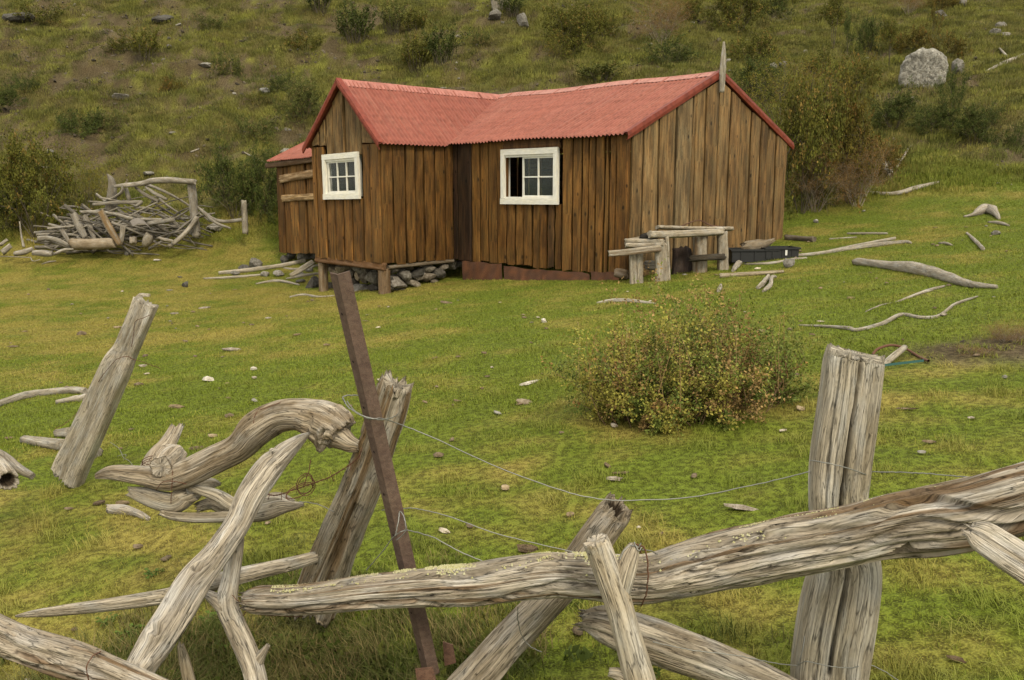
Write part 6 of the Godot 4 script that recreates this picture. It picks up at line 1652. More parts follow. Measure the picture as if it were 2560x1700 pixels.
	wood("fence_rail", "lichened rail with a dark groove in the lower left corner", "rail", "timbers of the old fence", [[Vector4(-1.643, 0.357, -2.5, 0.042), Vector4(-1.485, 0.326, -2.42, 0.049), Vector4(-1.401, 0.302, -2.4, 0.05), Vector4(-1.3, 0.286, -2.37, 0.052), Vector4(-1.188, 0.269, -2.34, 0.051), Vector4(-1.074, 0.252, -2.3, 0.046), Vector4(-0.963, 0.234, -2.26, 0.04), Vector4(-0.848, 0.22, -2.2, 0.037)]], {"seg": 80, "step": 0.009, "col": Color(0.47, 0.42, 0.34), "alt": Color(0.26, 0.22, 0.17), "crack": 0.28, "rough": 0.12, "brown": 0.05, "cuts": [[-0.1, 0.3, 0.28, -0.1, 1.1, 0.6], [0.5, 0.1, 0.12, -0.1, 1.1, 0.8]]})
	wood("driftwood", "gnarled grey root lying below the arched trunk", "root", "timbers of the old fence", [[Vector4(-1.48, 0.445, -3.32, 0.018), Vector4(-1.428, 0.43, -3.32, 0.031), Vector4(-1.351, 0.412, -3.3, 0.037), Vector4(-1.296, 0.405, -3.3, 0.042), Vector4(-1.264, 0.426, -3.34, 0.044), Vector4(-1.233, 0.437, -3.4, 0.036), Vector4(-1.205, 0.43, -3.46, 0.022), Vector4(-1.184, 0.421, -3.48, 0.008)], [Vector4(-1.337, 0.382, -3.26, 0.013), Vector4(-1.288, 0.372, -3.25, 0.017), Vector4(-1.202, 0.37, -3.24, 0.019), Vector4(-1.1, 0.376, -3.23, 0.02), Vector4(-1.014, 0.386, -3.22, 0.025), Vector4(-0.932, 0.4, -3.22, 0.034), Vector4(-0.866, 0.421, -3.22, 0.03), Vector4(-0.817, 0.424, -3.22, 0.017), Vector4(-0.784, 0.429, -3.22, 0.006)], [Vector4(-1.258, 0.478, -3.3, 0.008), Vector4(-1.202, 0.468, -3.28, 0.017), Vector4(-1.122, 0.451, -3.26, 0.024), Vector4(-1.067, 0.427, -3.24, 0.027), Vector4(-1.005, 0.403, -3.22, 0.023)], [Vector4(-1.323, 0.392, -3.28, 0.021), Vector4(-1.287, 0.423, -3.3, 0.032), Vector4(-1.243, 0.437, -3.32, 0.035)], [Vector4(-0.969, 0.427, -3.24, 0.024), Vector4(-0.886, 0.441, -3.24, 0.027), Vector4(-0.832, 0.431, -3.23, 0.016)], [Vector4(-1.236, 0.366, -3.36, 0.02), Vector4(-1.182, 0.376, -3.38, 0.025), Vector4(-1.125, 0.357, -3.36, 0.024), Vector4(-1.039, 0.361, -3.3, 0.019)]], {"seg": 32, "step": 0.015, "col": Color(0.47, 0.43, 0.345), "alt": Color(0.33, 0.29, 0.22), "rough": 0.09, "lump": 0.16, "jag": 1.1, "crack": 0.06})
	wood("driftwood", "tilted stub of trunk behind the arched trunk, wired round", "log", "timbers of the old fence", [[Vector4(-1.438, 0.591, -3.72, 0.027), Vector4(-1.447, 0.564, -3.7, 0.03), Vector4(-1.464, 0.524, -3.66, 0.037), Vector4(-1.48, 0.486, -3.6, 0.051), Vector4(-1.498, 0.433, -3.56, 0.053)]], {"seg": 40, "step": 0.012, "col": Color(0.47, 0.42, 0.34), "alt": Color(0.34, 0.29, 0.22), "rough": 0.1, "jag": 1.1, "crack": 0.1})
	wood("driftwood", "short frayed log end facing out in front of the tilted stub", "log", "timbers of the old fence", [[Vector4(-1.361, 0.544, -3.5, 0.042), Vector4(-1.354, 0.545, -3.42, 0.055), Vector4(-1.335, 0.558, -3.3, 0.046), Vector4(-1.329, 0.56, -3.26, 0.041)]], {"seg": 44, "step": 0.01, "col": Color(0.52, 0.46, 0.37), "alt": Color(0.35, 0.29, 0.21), "rough": 0.04, "lump": 0.3, "jag": 0.15, "crack": 0.05})
	wood("driftwood", "thick hollow stump end at the left edge", "log", "timbers of the old fence", [[Vector4(-3.053, 0.083, -4.9, 0.083), Vector4(-2.846, 0.068, -4.75, 0.076), Vector4(-2.696, 0.061, -4.6, 0.056)]], {"seg": 40, "col": Color(0.55, 0.5, 0.42), "alt": Color(0.38, 0.33, 0.26), "hollow": 1.2, "hollow_end": 1})
	wood("driftwood", "thin grey branch lying behind the hollow stump end", "branch", "timbers of the old fence", [[Vector4(-3.008, 0.117, -5, 0.022), Vector4(-2.896, 0.081, -4.95, 0.024), Vector4(-2.811, 0.037, -4.9, 0.026), Vector4(-2.701, 0.003, -4.85, 0.019)]], {"seg": 20, "col": Color(0.38, 0.35, 0.3)})
	wood("driftwood", "hollow-ended log leaning up behind the long rail", "log", "timbers of the old fence", [[Vector4(0.336, 0.598, -2.72, 0.047), Vector4(0.321, 0.568, -2.73, 0.053), Vector4(0.273, 0.484, -2.75, 0.056), Vector4(0.185, 0.339, -2.78, 0.057), Vector4(0.093, 0.225, -2.79, 0.058), Vector4(-0.001, 0.114, -2.8, 0.062), Vector4(-0.103, -0.012, -2.8, 0.066), Vector4(-0.193, -0.124, -2.8, 0.068)]], {"seg": 64, "step": 0.01, "col": Color(0.43, 0.375, 0.29), "alt": Color(0.27, 0.225, 0.165), "crack": 0.16, "rough": 0.06, "lump": 0.1, "hollow": 2.4, "hollow_end": 0, "jag": 0.7, "front": Vector3(0.1, 0.5, 1), "cuts": [[-0.5, 0.1, 0.14, -0.1, 0.25, 0.2]]})
	wood("driftwood", "smooth pale forked prop standing in front of the long rail", "log", "timbers of the old fence", [[Vector4(0.225, 0.662, -2.3, 0.035), Vector4(0.237, 0.634, -2.3, 0.036), Vector4(0.261, 0.568, -2.29, 0.037), Vector4(0.287, 0.497, -2.28, 0.038), Vector4(0.308, 0.421, -2.27, 0.038), Vector4(0.332, 0.337, -2.26, 0.042), Vector4(0.354, 0.253, -2.25, 0.045), Vector4(0.373, 0.143, -2.24, 0.047)], [Vector4(0.335, 0.634, -2.33, 0.015), Vector4(0.321, 0.609, -2.31, 0.026), Vector4(0.305, 0.562, -2.29, 0.029), Vector4(0.296, 0.511, -2.285, 0.024)], [Vector4(0.267, 0.293, -2.27, 0.012), Vector4(0.298, 0.289, -2.26, 0.019), Vector4(0.338, 0.247, -2.26, 0.027)]], {"seg": 64, "step": 0.01, "col": Color(0.5, 0.45, 0.36), "alt": Color(0.42, 0.37, 0.285), "rough": 0.035, "lump": 0.06, "jag": 0.3, "crack": 0.04})
	wood("fence_rail", "cracked grey log running down to the right behind the forked prop", "log", "timbers of the old fence", [[Vector4(0.228, 0.278, -2.6, 0.031), Vector4(0.274, 0.281, -2.58, 0.052), Vector4(0.345, 0.263, -2.56, 0.064), Vector4(0.449, 0.235, -2.54, 0.066), Vector4(0.552, 0.206, -2.52, 0.063), Vector4(0.667, 0.168, -2.5, 0.058), Vector4(0.794, 0.123, -2.48, 0.05), Vector4(0.93, 0.063, -2.45, 0.047)]], {"seg": 80, "step": 0.009, "col": Color(0.44, 0.4, 0.325), "alt": Color(0.26, 0.22, 0.165), "crack": 0.32, "rough": 0.13, "jag": 1.2, "knots": [[0.6, -0.3, 0.02, 0.2], [0.34, 0.0, 0.02, 0.25]]})
	wood("fence_rail", "split plank end poking in from the right edge", "rail", "timbers of the old fence", [[Vector4(1.064, 0.818, -1.98, 0.019), Vector4(1.084, 0.807, -1.97, 0.036), Vector4(1.126, 0.781, -1.95, 0.04), Vector4(1.177, 0.75, -1.93, 0.042), Vector4(1.263, 0.697, -1.9, 0.044)]], {"seg": 56, "step": 0.01, "box": 4.0, "flat": 0.45, "col": Color(0.55, 0.51, 0.44), "alt": Color(0.4, 0.36, 0.3), "rough": 0.06, "jag": 1.2, "crack": 0.05, "cuts": [[-0.6, 0.14, 0.3, -0.1, 1.1, 0.1]]})
	wood("stake", "small brown stake sticking out of the grass at the bottom", "stake", "timbers of the old fence", [[Vector4(-1.043, 0.183, -2.62, 0.01), Vector4(-1.035, 0.136, -2.62, 0.016), Vector4(-1.015, 0.074, -2.6, 0.019), Vector4(-1.005, 0.014, -2.6, 0.019)]], {"seg": 24, "step": 0.02, "col": Color(0.36, 0.3, 0.2), "jag": 1.2})
	lying("stick", "pale broken stick lying below the gnarled root", "stick", "", [Vector4(-2.482, -5.265, 0.028, 0), Vector4(-2.367, -5.204, 0.03, 0), Vector4(-2.241, -5.113, 0.022, 0), Vector4(-2.138, -5.023, 0.012, 0)], {"seg": 20, "step": 0.015, "col": Color(0.55, 0.5, 0.42), "lump": 0.2, "jag": 1.2})
	var picket := thing("steel_picket", "rusty brown angle-iron picket leaning left in the foreground", "fence picket", Vector3(0, 0, 0), "")
	var pa := Vector3(-0.484, 1.367, -2.47)
	var pe := Vector3(-0.274, 0.007, -2.74)
	var pm := MB.new()
	var up := (pa - pe).normalized()
	var rt := up.cross(Vector3(0.35, 0, 1).normalized()).normalized() * -1.0
	var bk := rt.cross(up).normalized()
	if bk.z > 0.0: bk = -bk
	var prof := [Vector2(-0.037, 0.0), Vector2(0.0, 0.006), Vector2(0.014, -0.034), Vector2(0.0095, -0.036), Vector2(-0.003, 0.0), Vector2(-0.037, -0.006)]
	for i in 41:
		for j in 7:
			var q: Vector2 = prof[j % 6]
			pm.col = Color(0.128, 0.094, 0.076) * (1.0 + 0.25 * nz.get_noise_2d(i * 0.31, j * 0.7))
			pm.p(pe.lerp(pa, i / 40.0) + rt * q.x - bk * q.y, Vector2(j * 0.1, i * 0.06))
	for i in 40:
		for j in 6: pm.quad(i * 7 + j, i * 7 + j + 1, i * 7 + j + 8, i * 7 + j + 7)
	for e in [0, 280]:
		pm.quad(e, e + 1, e + 4, e + 5)
		pm.quad(e + 1, e + 2, e + 3, e + 4)
	part(picket, "angle_iron", pm.mesh(false), M.rust)
	for i in 9:
		var hole := MB.new()
		hole.col = Color(0.012, 0.01, 0.01)
		var c := pa.lerp(pe, 0.085 + i * 0.105) + rt * 0.0085 - bk * -0.0125
		var across := (rt * 0.014 - bk * -0.034 - (rt * 0.0 - bk * 0.006)).normalized()
		var fn := across.cross(up).normalized()
		if fn.z < 0.0: fn = -fn
		c = pa.lerp(pe, 0.085 + i * 0.105) + (rt * 0.0075 - bk * -0.0145) + fn * 0.0016
		var k0 := hole.p(c)
		for j in 8: hole.p(c + (across * cos(TAU * j / 8.0) + up * sin(TAU * j / 8.0)) * 0.0042)
		for j in 8: hole.tri(k0, 1 + j, 1 + (j + 1) % 8)
		part(picket, "bolt_hole", hole.mesh(false), M.twig)
	for i in 2:
		var pl := MB.new()
		pl.col = Color(0.14, 0.085, 0.062)
		var c: Vector3 = [Vector3(-0.275, 0.059, -2.66), Vector3(-0.213, 0.024, -2.82)][i]
		var s := 0.036
		for q in [Vector3(-s, 0.02, 0), Vector3(s * 0.6, 0.028, 0.005), Vector3(s * 1.1, -0.05, 0.02), Vector3(-s * 0.7, -0.05, 0.01), Vector3(-s, 0.02, -0.006), Vector3(s * 0.6, 0.028, -0.001), Vector3(s * 1.1, -0.05, 0.012), Vector3(-s * 0.7, -0.05, 0.003)]: pl.p(q if i == 0 else Vector3(q.x * 0.6, q.y + absf(q.x) * 1.2, q.z))
		pl.quad(0, 1, 2, 3)
		pl.quad(4, 5, 6, 7)
		pl.quad(0, 1, 5, 4)
		pl.quad(1, 2, 6, 5)
		pl.quad(3, 0, 4, 7)
		single("iron_plate", ["rusty iron plate at the foot of the picket", "small pointed rusty plate right of the picket's foot"][i], "iron plate", "", c, pl.mesh(false), M.rust)
	# wires
	wire("slack galvanised wire from the picket to the square post and on to the right", [[Vector3(-0.472, 1, -2.5), Vector3(-0.447, 0.985, -2.46), Vector3(-0.399, 0.969, -2.42), Vector3(-0.374, 0.949, -2.5), Vector3(-0.34, 0.9, -2.62), Vector3(-0.239, 0.849, -2.65), Vector3(-0.041, 0.745, -2.68), Vector3(0.163, 0.662, -2.7), Vector3(0.286, 0.635, -2.7), Vector3(0.409, 0.632, -2.7), Vector3(0.571, 0.647, -2.69), Vector3(0.764, 0.699, -2.66), Vector3(0.9, 0.759, -2.6)], [Vector3(1.068, 0.764, -2.58), Vector3(1.116, 0.773, -2.55), Vector3(1.183, 0.786, -2.5), Vector3(1.234, 0.796, -2.45), Vector3(1.277, 0.812, -2.38)], [Vector3(0.891, 0.799, -2.58), Vector3(0.916, 0.807, -2.535), Vector3(0.979, 0.793, -2.53), Vector3(1.056, 0.76, -2.56)]], 0.0017, M.wire)
	wire("bright twisted wire end tied round the top of the picket", [[Vector3(-0.488, 1.008, -2.52), Vector3(-0.467, 0.995, -2.47), Vector3(-0.438, 0.986, -2.43), Vector3(-0.403, 0.976, -2.41), Vector3(-0.378, 0.963, -2.44)], [Vector3(-0.471, 1.003, -2.46), Vector3(-0.475, 1.021, -2.45), Vector3(-0.464, 1.026, -2.46), Vector3(-0.441, 1.017, -2.5)], [Vector3(-0.403, 0.976, -2.41), Vector3(-0.368, 0.956, -2.46), Vector3(-0.391, 0.852, -2.9), Vector3(-0.375, 0.862, -2.95)]], 0.0019, M.wire)
	wire("second wire strand running from the picket down to the long rail", [[Vector3(-0.795, 0.447, -3.2), Vector3(-0.719, 0.456, -3.15), Vector3(-0.646, 0.445, -3.1)], [Vector3(-0.442, 0.525, -2.9), Vector3(-0.356, 0.568, -2.8), Vector3(-0.311, 0.574, -2.78), Vector3(-0.21, 0.561, -2.75), Vector3(-0.042, 0.511, -2.72), Vector3(0.165, 0.467, -2.7), Vector3(0.213, 0.455, -2.7)]], 0.0016, M.wire)
	wire("third wire strand tied low on the picket and going behind the rail", [[Vector3(-0.36, 0.564, -2.56), Vector3(-0.329, 0.595, -2.53), Vector3(-0.307, 0.586, -2.56), Vector3(-0.239, 0.548, -2.6), Vector3(-0.16, 0.503, -2.6), Vector3(-0.074, 0.465, -2.6)], [Vector3(-0.36, 0.564, -2.56), Vector3(-0.4, 0.499, -2.6), Vector3(-0.458, 0.416, -2.66)], [Vector3(-0.343, 0.569, -2.53), Vector3(-0.314, 0.604, -2.51), Vector3(-0.318, 0.641, -2.52), Vector3(-0.334, 0.65, -2.55), Vector3(-0.338, 0.623, -2.53), Vector3(-0.345, 0.587, -2.52)]], 0.0017, M.wire)
	wire("rusty barbed wire sagging from the slab post to the gnarled root", [[Vector3(-0.514, 0.715, -2.96), Vector3(-0.546, 0.668, -3), Vector3(-0.624, 0.61, -3.02), Vector3(-0.709, 0.568, -3.05), Vector3(-0.784, 0.53, -3.1), Vector3(-0.861, 0.49, -3.15), Vector3(-0.915, 0.475, -3.2)]], 0.0021, M.rusty_wire, true)
	wire("rusty tangle of wire hanging behind the long knotted limb", [coil(Vector3(-0.732, 0.563, -3.05), 0.03, 0.04, 2.2, Vector3(0.3, 0.5, 0)), coil(Vector3(-0.758, 0.537, -3.06), 0.05, 0.02, 1.6, Vector3(0, 0.2, 0.4)), [Vector3(-0.74, 0.56, -3.05), Vector3(-0.719, 0.616, -3.05), Vector3(-0.714, 0.653, -3.06)]], 0.0016, M.rusty_wire)
	wire("dark wire looped round the arched trunk", [coil(Vector3(-0.896, 0.756, -3.16), 0.052, 0.066, 1.1, Vector3(0.1, 1.0, 0.3)), [Vector3(-0.895, 0.825, -3.1), Vector3(-0.832, 0.848, -3.1), Vector3(-0.822, 0.851, -3.12)]], 0.0015, M.rusty_wire)
	wire("wire wound round the frayed log end", [coil(Vector3(-1.402, 0.521, -3.45), 0.075, 0.05, 3.2, Vector3(0.9, 0.2, 0.2)), [Vector3(-1.28, 0.552, -3.25), Vector3(-1.283, 0.495, -3.24), Vector3(-1.295, 0.423, -3.25)], [Vector3(-1.343, 0.478, -3.24), Vector3(-1.3, 0.523, -3.2), Vector3(-1.26, 0.526, -3.2), Vector3(-1.219, 0.509, -3.22)]], 0.0015, M.rusty_wire)
	wire("thin wire wrapped round the square post near the ground", [[Vector3(0.86, 0.182, -2.5), Vector3(0.873, 0.218, -2.46), Vector3(0.925, 0.216, -2.44), Vector3(0.995, 0.209, -2.44), Vector3(1.071, 0.189, -2.5)], [Vector3(0.86, 0.182, -2.5), Vector3(0.873, 0.231, -2.5), Vector3(0.885, 0.27, -2.52)], [Vector3(1.071, 0.189, -2.5), Vector3(1.093, 0.22, -2.52), Vector3(1.09, 0.238, -2.54)], [Vector3(0.412, 0.291, -2.44), Vector3(0.529, 0.275, -2.42), Vector3(0.656, 0.259, -2.42), Vector3(0.768, 0.22, -2.45), Vector3(0.853, 0.193, -2.48)], [Vector3(1.071, 0.189, -2.5), Vector3(1.125, 0.163, -2.5), Vector3(1.18, 0.125, -2.5)]], 0.0015, M.wire)
	wire("bent wire end dangling below the long rail", [[Vector3(0.018, 0.321, -2.6), Vector3(0.019, 0.247, -2.66), Vector3(0.031, 0.185, -2.68), Vector3(0.058, 0.148, -2.68), Vector3(0.096, 0.138, -2.66)]], 0.0015, M.wire)
	wire("rusty tie wire round the rail beside the forked prop", [[Vector3(0.346, 0.63, -2.34), Vector3(0.363, 0.625, -2.34), Vector3(0.372, 0.594, -2.33), Vector3(0.375, 0.543, -2.33), Vector3(0.373, 0.488, -2.34), Vector3(0.366, 0.432, -2.38)], [Vector3(0.327, 0.629, -2.33), Vector3(0.341, 0.646, -2.31), Vector3(0.355, 0.613, -2.33)]], 0.0022, M.rusty_wire)
	wire("bright wire twist on the fork of the prop", [[Vector3(0.291, 0.616, -2.28), Vector3(0.304, 0.639, -2.29), Vector3(0.322, 0.647, -2.3), Vector3(0.342, 0.638, -2.31), Vector3(0.351, 0.65, -2.31)], [Vector3(0.332, 0.653, -2.31), Vector3(0.343, 0.632, -2.3), Vector3(0.353, 0.638, -2.31)], [Vector3(0.358, 0.618, -2.34), Vector3(0.387, 0.602, -2.37), Vector3(0.411, 0.579, -2.4)]], 0.0018, M.wire)
	wire("wire round the top of the leaning split post, hanging down its left side", [[Vector3(-2.222, 0.836, -5.45), Vector3(-2.253, 0.821, -5.42), Vector3(-2.316, 0.793, -5.45), Vector3(-2.361, 0.706, -5.52), Vector3(-2.394, 0.618, -5.55)], [Vector3(-2.381, 0.535, -5.55), Vector3(-2.415, 0.563, -5.52), Vector3(-2.476, 0.546, -5.52), Vector3(-2.548, 0.497, -5.6), Vector3(-2.64, 0.408, -5.65), Vector3(-2.778, 0.282, -5.8), Vector3(-2.856, 0.214, -5.9)], [Vector3(-2.407, 0.546, -5.55), Vector3(-2.348, 0.511, -5.6), Vector3(-2.28, 0.449, -5.7)]], 0.0019, M.rusty_wire)
	wire("rusty wire lying in the grass left of the leaning split post", [[Vector3(-3.034, 0.112, -6.2), Vector3(-3.004, 0.068, -6), Vector3(-3.026, 0.033, -5.9), Vector3(-3.083, 0.002, -5.85)]], 0.0018, M.rusty_wire)
	wire("loose wire curling in the grass right of the leaning split post", [[Vector3(-2.548, 0.012, -5.5), Vector3(-2.36, 0.058, -5.2), Vector3(-2.248, 0.066, -5), Vector3(-2.123, 0.102, -4.8), Vector3(-2.011, 0.116, -4.6)], [Vector3(-2.285, 0.073, -5), Vector3(-2.189, 0.114, -4.9), Vector3(-2.204, 0.078, -4.9)]], 0.0016, M.wire)
	wire("wire round the lichened rail in the lower left corner", [[Vector3(-1.167, 0.261, -2.28), Vector3(-1.165, 0.306, -2.27), Vector3(-1.158, 0.327, -2.29), Vector3(-1.157, 0.316, -2.34)]], 0.0017, M.rusty_wire)
	wire("dark wires crossing the upright forked limb", [[Vector3(-0.922, 0.28, -2.77), Vector3(-0.882, 0.255, -2.75), Vector3(-0.837, 0.23, -2.74), Vector3(-0.803, 0.235, -2.72), Vector3(-0.756, 0.242, -2.7), Vector3(-0.662, 0.259, -2.66)], [Vector3(-0.877, 0.227, -2.73), Vector3(-0.858, 0.252, -2.74), Vector3(-0.84, 0.285, -2.76)]], 0.0014, M.rusty_wire)
	# bush and weeds
	build_front_bush(on(1.253, -6.305))
	weed("broad-leaved weed in the hollow left of the long knotted limb", -1.622, -3.541, 1.0, Color(0.075, 0.115, 0.02))
	weed("broad-leaved weed in the hollow between the two limbs", -1.278, -3.622, 1.0, Color(0.075, 0.115, 0.02))
	weed("weed hidden behind the long knotted limb", -1.479, -3.786, 0.8, Color(0.075, 0.115, 0.02))
	weed("weed below the fork of the upright limb", -1.19, -3.46, 1.0, Color(0.075, 0.115, 0.02))
	weed("weed right of the foot of the long limb", -1.263, -3.406, 0.9, Color(0.075, 0.115, 0.02))
	weed("weed right of the upright limb", -0.945, -3.487, 0.9, Color(0.075, 0.115, 0.02))
	weed("weed under the bank edge left of the limbs", -1.758, -4.121, 0.8, Color(0.075, 0.115, 0.02))
	weed("weed at the bottom beside the upright limb", -1.08, -3.326, 0.8, Color(0.075, 0.115, 0.02))
	weed("weed on the bank under the thin smooth pole", -1.788, -3.704, 0.8, Color(0.075, 0.115, 0.02))
	weed("weed beside the small brown stake", -1.279, -3.299, 0.9, Color(0.075, 0.115, 0.02))
	# small things scattered over the turf
	chip("bone", "white jawbone-like piece in the middle of the grass left of the bush", "bone", "", 0.152, -7.768, 0.218, 0.096, 0.348, Color(0.62, 0.58, 0.5))
	chip("log_piece", "dark sawn block left of the bush", "wood piece", "", 0.097, -7.106, 0.158, 0.132, 0.008, Color(0.3, 0.25, 0.18))
	chip("wood_piece", "white splintered chip right of the leaning split post", "wood piece", "", -3.312, -9.557, 0.139, 0.104, -0.086, Color(0.62, 0.58, 0.5))
	chip("wood_piece", "white chip in the grass above the white splintered chip", "wood piece", "", -2.949, -10.031, 0.078, 0.078, 0.099, Color(0.62, 0.58, 0.5))
	chip("bark_piece", "large tan piece of bark left of the arched trunk", "bark", "", -3.206, -8.345, 0.17, 0.078, -0.069, Color(0.38, 0.3, 0.195))
	chip("dung_pat", "dark dried dung behind the arched trunk", "dung", "", -2.502, -7.697, 0.104, 0.077, -0.339, Color(0.2, 0.155, 0.105))
	chip("dung_pat", "tan dung left of the arched trunk, nearer the stub", "dung", "", -2.43, -7.038, 0.089, 0.071, -0.195, Color(0.38, 0.3, 0.195))
	chip("dung_pat", "flat brown dung behind the tilted stub", "dung", "", -2.458, -6.735, 0.13, 0.068, 0.313, Color(0.2, 0.155, 0.105))
	chip("dung_pat", "dark dung right of the slab post", "dung", "", -0.485, -5.729, 0.094, 0.08, -0.457, Color(0.2, 0.155, 0.105))
	chip("wood_piece", "pale curled chip right of the slab post, lower down", "wood piece", "", -0.039, -5.023, 0.053, 0.062, -0.454, Color(0.38, 0.3, 0.195))
	chip("bark_piece", "curled dark bark piece behind the long rail", "bark", "", 0.072, -4.093, 0.103, 0.082, 0.126, Color(0.2, 0.15, 0.1))
	chip("wood_piece", "grey flat chip near the end of the slack wire", "wood piece", "", 1.142, -4.291, 0.174, 0.06, -0.22, Color(0.33, 0.29, 0.24))
	chip("wood_piece", "grey chip above the hollow-ended log", "wood piece", "", 0.58, -4.903, 0.104, 0.049, 0.035, Color(0.33, 0.29, 0.24))
	chip("bark_piece", "brown bark strip on the turf left of the bush", "bark", "", 0.628, -4.993, 0.121, 0.031, -0.029, Color(0.38, 0.3, 0.195))
	chip("dung_pat", "flat dung above the pole of the leaning split post", "dung", "", -5.962, -17.194, 0.3, 0.12, -0.157, Color(0.33, 0.29, 0.24))
	chip("stone", "flat pale stone behind the top of the leaning split post", "stone", "", -8.048, -19.456, 0.358, 0.211, 0.497, Color(0.42, 0.38, 0.31))
	chip("wood_piece", "grey chip right of the top of the leaning split post", "wood piece", "", -6.354, -16.709, 0.21, 0.091, -0.304, Color(0.33, 0.29, 0.24))
	chip("dung_pat", "dark clod left of the leaning split post top", "dung", "", -7.025, -14.461, 0.182, 0.134, -0.087, Color(0.2, 0.155, 0.105))
	chip("dung_pat", "row of dark clods at the left edge of the field", "dung", "", -7.583, -13.409, 0.26, 0.093, -0.297, Color(0.2, 0.155, 0.105))
	chip("dung_pat", "brown clods in the grass below the rail end", "dung", "", -3.687, -11.611, 0.292, 0.081, 0.133, Color(0.33, 0.29, 0.24))
	chip("wood_piece", "pale flake beside the leaning split post", "wood piece", "", -6.699, -15.055, 0.204, 0.163, -0.224, Color(0.38, 0.3, 0.195))
	chip("wood_piece", "pale splinter right of the leaning split post notch", "wood piece", "", -4.622, -11.015, 0.128, 0.085, -0.144, Color(0.33, 0.29, 0.24))
	chip("wood_piece", "brown clod left below the notch", "dung", "", -4.172, -9.793, 0.104, 0.083, 0.247, Color(0.2, 0.155, 0.105))
	chip("dung_pat", "dark flat dung in front of the wing", "dung", "", -1.054, -14.364, 0.278, 0.1, -0.179, Color(0.2, 0.155, 0.105))
	chip("wood_piece", "white sliver in front of the rusted skirting", "wood piece", "", 0.201, -16.924, 0.377, 0.079, 0.059, Color(0.62, 0.58, 0.5))
	chip("wood_piece", "white upright flake in the grass above the bush", "wood piece", "", 0.404, -11.226, 0.054, 0.139, 0.404, Color(0.62, 0.58, 0.5))
	chip("wood_piece", "pale chip below the post base", "wood piece", "", 0.951, -3.814, 0.03, 0.035, -0.399, Color(0.38, 0.3, 0.195))
	chip("bone", "small white bone in the left field below the heap", "bone", "", -9.241, -23.341, 0.249, 0.181, -0.438, Color(0.62, 0.58, 0.5))
	chip("wood_piece", "thin grey stick in the field left of the dark rock", "wood piece", "", -8.177, -19.752, 0.249, 0.076, -0.271, Color(0.33, 0.29, 0.24))
	chip("stone", "small dark stone right of the dark angular rock", "stone", "", -8.113, -21.843, 0.127, 0.118, 0.265, Color(0.15, 0.14, 0.13))
	chip("bark_piece", "dark bark piece with a white streak below the gnarled root", "bark", "", -2.645, -5.48, 0.09, 0.068, 0.115, Color(0.2, 0.155, 0.105))
	chip("wood_piece", "pale chip under the long rail at the bottom", "wood piece", "", -0.171, -3.273, 0.022, 0.061, -0.263, Color(0.38, 0.3, 0.195))
	chip("bark_piece", "brown straw clump under the long rail", "bark", "", 0.033, -3.299, 0.096, 0.036, -0.169, Color(0.38, 0.3, 0.195))
	chip("dung_pat", "dark dung hole right of the square post", "dung", "", 1.487, -2.778, 0.067, 0.039, -0.322, Color(0.12, 0.085, 0.05))
	chip("wood_piece", "grey chip right of the square post", "wood piece", "", 2.86, -5.418, 0.047, 0.034, -0.041, Color(0.33, 0.29, 0.24))
	chip("twig_piece", "dark twig right of the square post", "twig", "", 2.592, -5.729, 0.166, 0.027, -0.457, Color(0.2, 0.155, 0.105))
	chip("wood_piece", "tan chip by the right side of the bush", "wood piece", "", 1.968, -5.951, 0.075, 0.074, 0.197, Color(0.38, 0.3, 0.195))
	chip("bark_piece", "brown bark flake behind the square post", "bark", "", 2.273, -6.371, 0.093, 0.049, 0.396, Color(0.2, 0.155, 0.105))
	hs.seed = 5150
	var bit_words := [["dung_pat", "dried brown dung crumb", "dung", Color(0.2, 0.155, 0.105)], ["wood_piece", "small bleached wood chip", "wood piece", Color(0.5, 0.44, 0.35)], ["stone_chip", "small grey stone chip", "stone", Color(0.26, 0.25, 0.22)], ["bark_piece", "small tan bark flake", "bark", Color(0.36, 0.28, 0.18)]]
	for i in 230:
		var d := 3.0 + 19.0 * pow(hs.randf(), 0.8)
		var x := (hs.randf() * 2.0 - 1.0) * (0.4 + 0.56 * d)
		var local := hut_tf.affine_inverse() * Vector3(x, 0, -d)
		if local.x > -11.6 and local.x < 0.3 and local.z < 2.0: continue
		var k: Array = bit_words[[0, 0, 1, 2, 3, 3][hs.randi() % 6]]
		var s := hs.randf_range(0.018, 0.05) * (0.8 + 0.05 * d)
		loose[chip(k[0], k[1], k[2], "crumbs scattered on the turf: " + k[2], x, -d, s * hs.randf_range(1.0, 2.2), s, hs.randf() * 3.0, k[3] * hs.randf_range(0.7, 1.2))] = k[1]
	lying("branch", "bent white stick on the slope right of the gable board", "branch", "sticks on the hillside", [Vector4(10.672, -37.202, 0.018, 0), Vector4(10.625, -36.361, 0.026, 0), Vector4(11.049, -36.361, 0.018, 0)], {"col": Color(0.5, 0.46, 0.4), "seg": 10, "step": 0.1})
	lying("branch", "knotted white root below the pale boulder", "branch", "sticks on the hillside", [Vector4(12.24, -28.499, 0.028, 0), Vector4(12.463, -28.654, 0.055, 0), Vector4(12.885, -28.886, 0.028, 0), Vector4(13.221, -29.042, 0.021, 0)], {"col": Color(0.5, 0.46, 0.4), "seg": 10, "step": 0.1})
	lying("branch", "fallen grey tree branch at the right edge of the hillside", "branch", "sticks on the hillside", [Vector4(15.906, -31.453, 0.038, 0), Vector4(17.076, -32.375, 0.071, 0), Vector4(18.715, -34.014, 0.099, 0), Vector4(20.495, -35.535, 0.103, 0)], {"col": Color(0.5, 0.46, 0.4), "seg": 10, "step": 0.1})
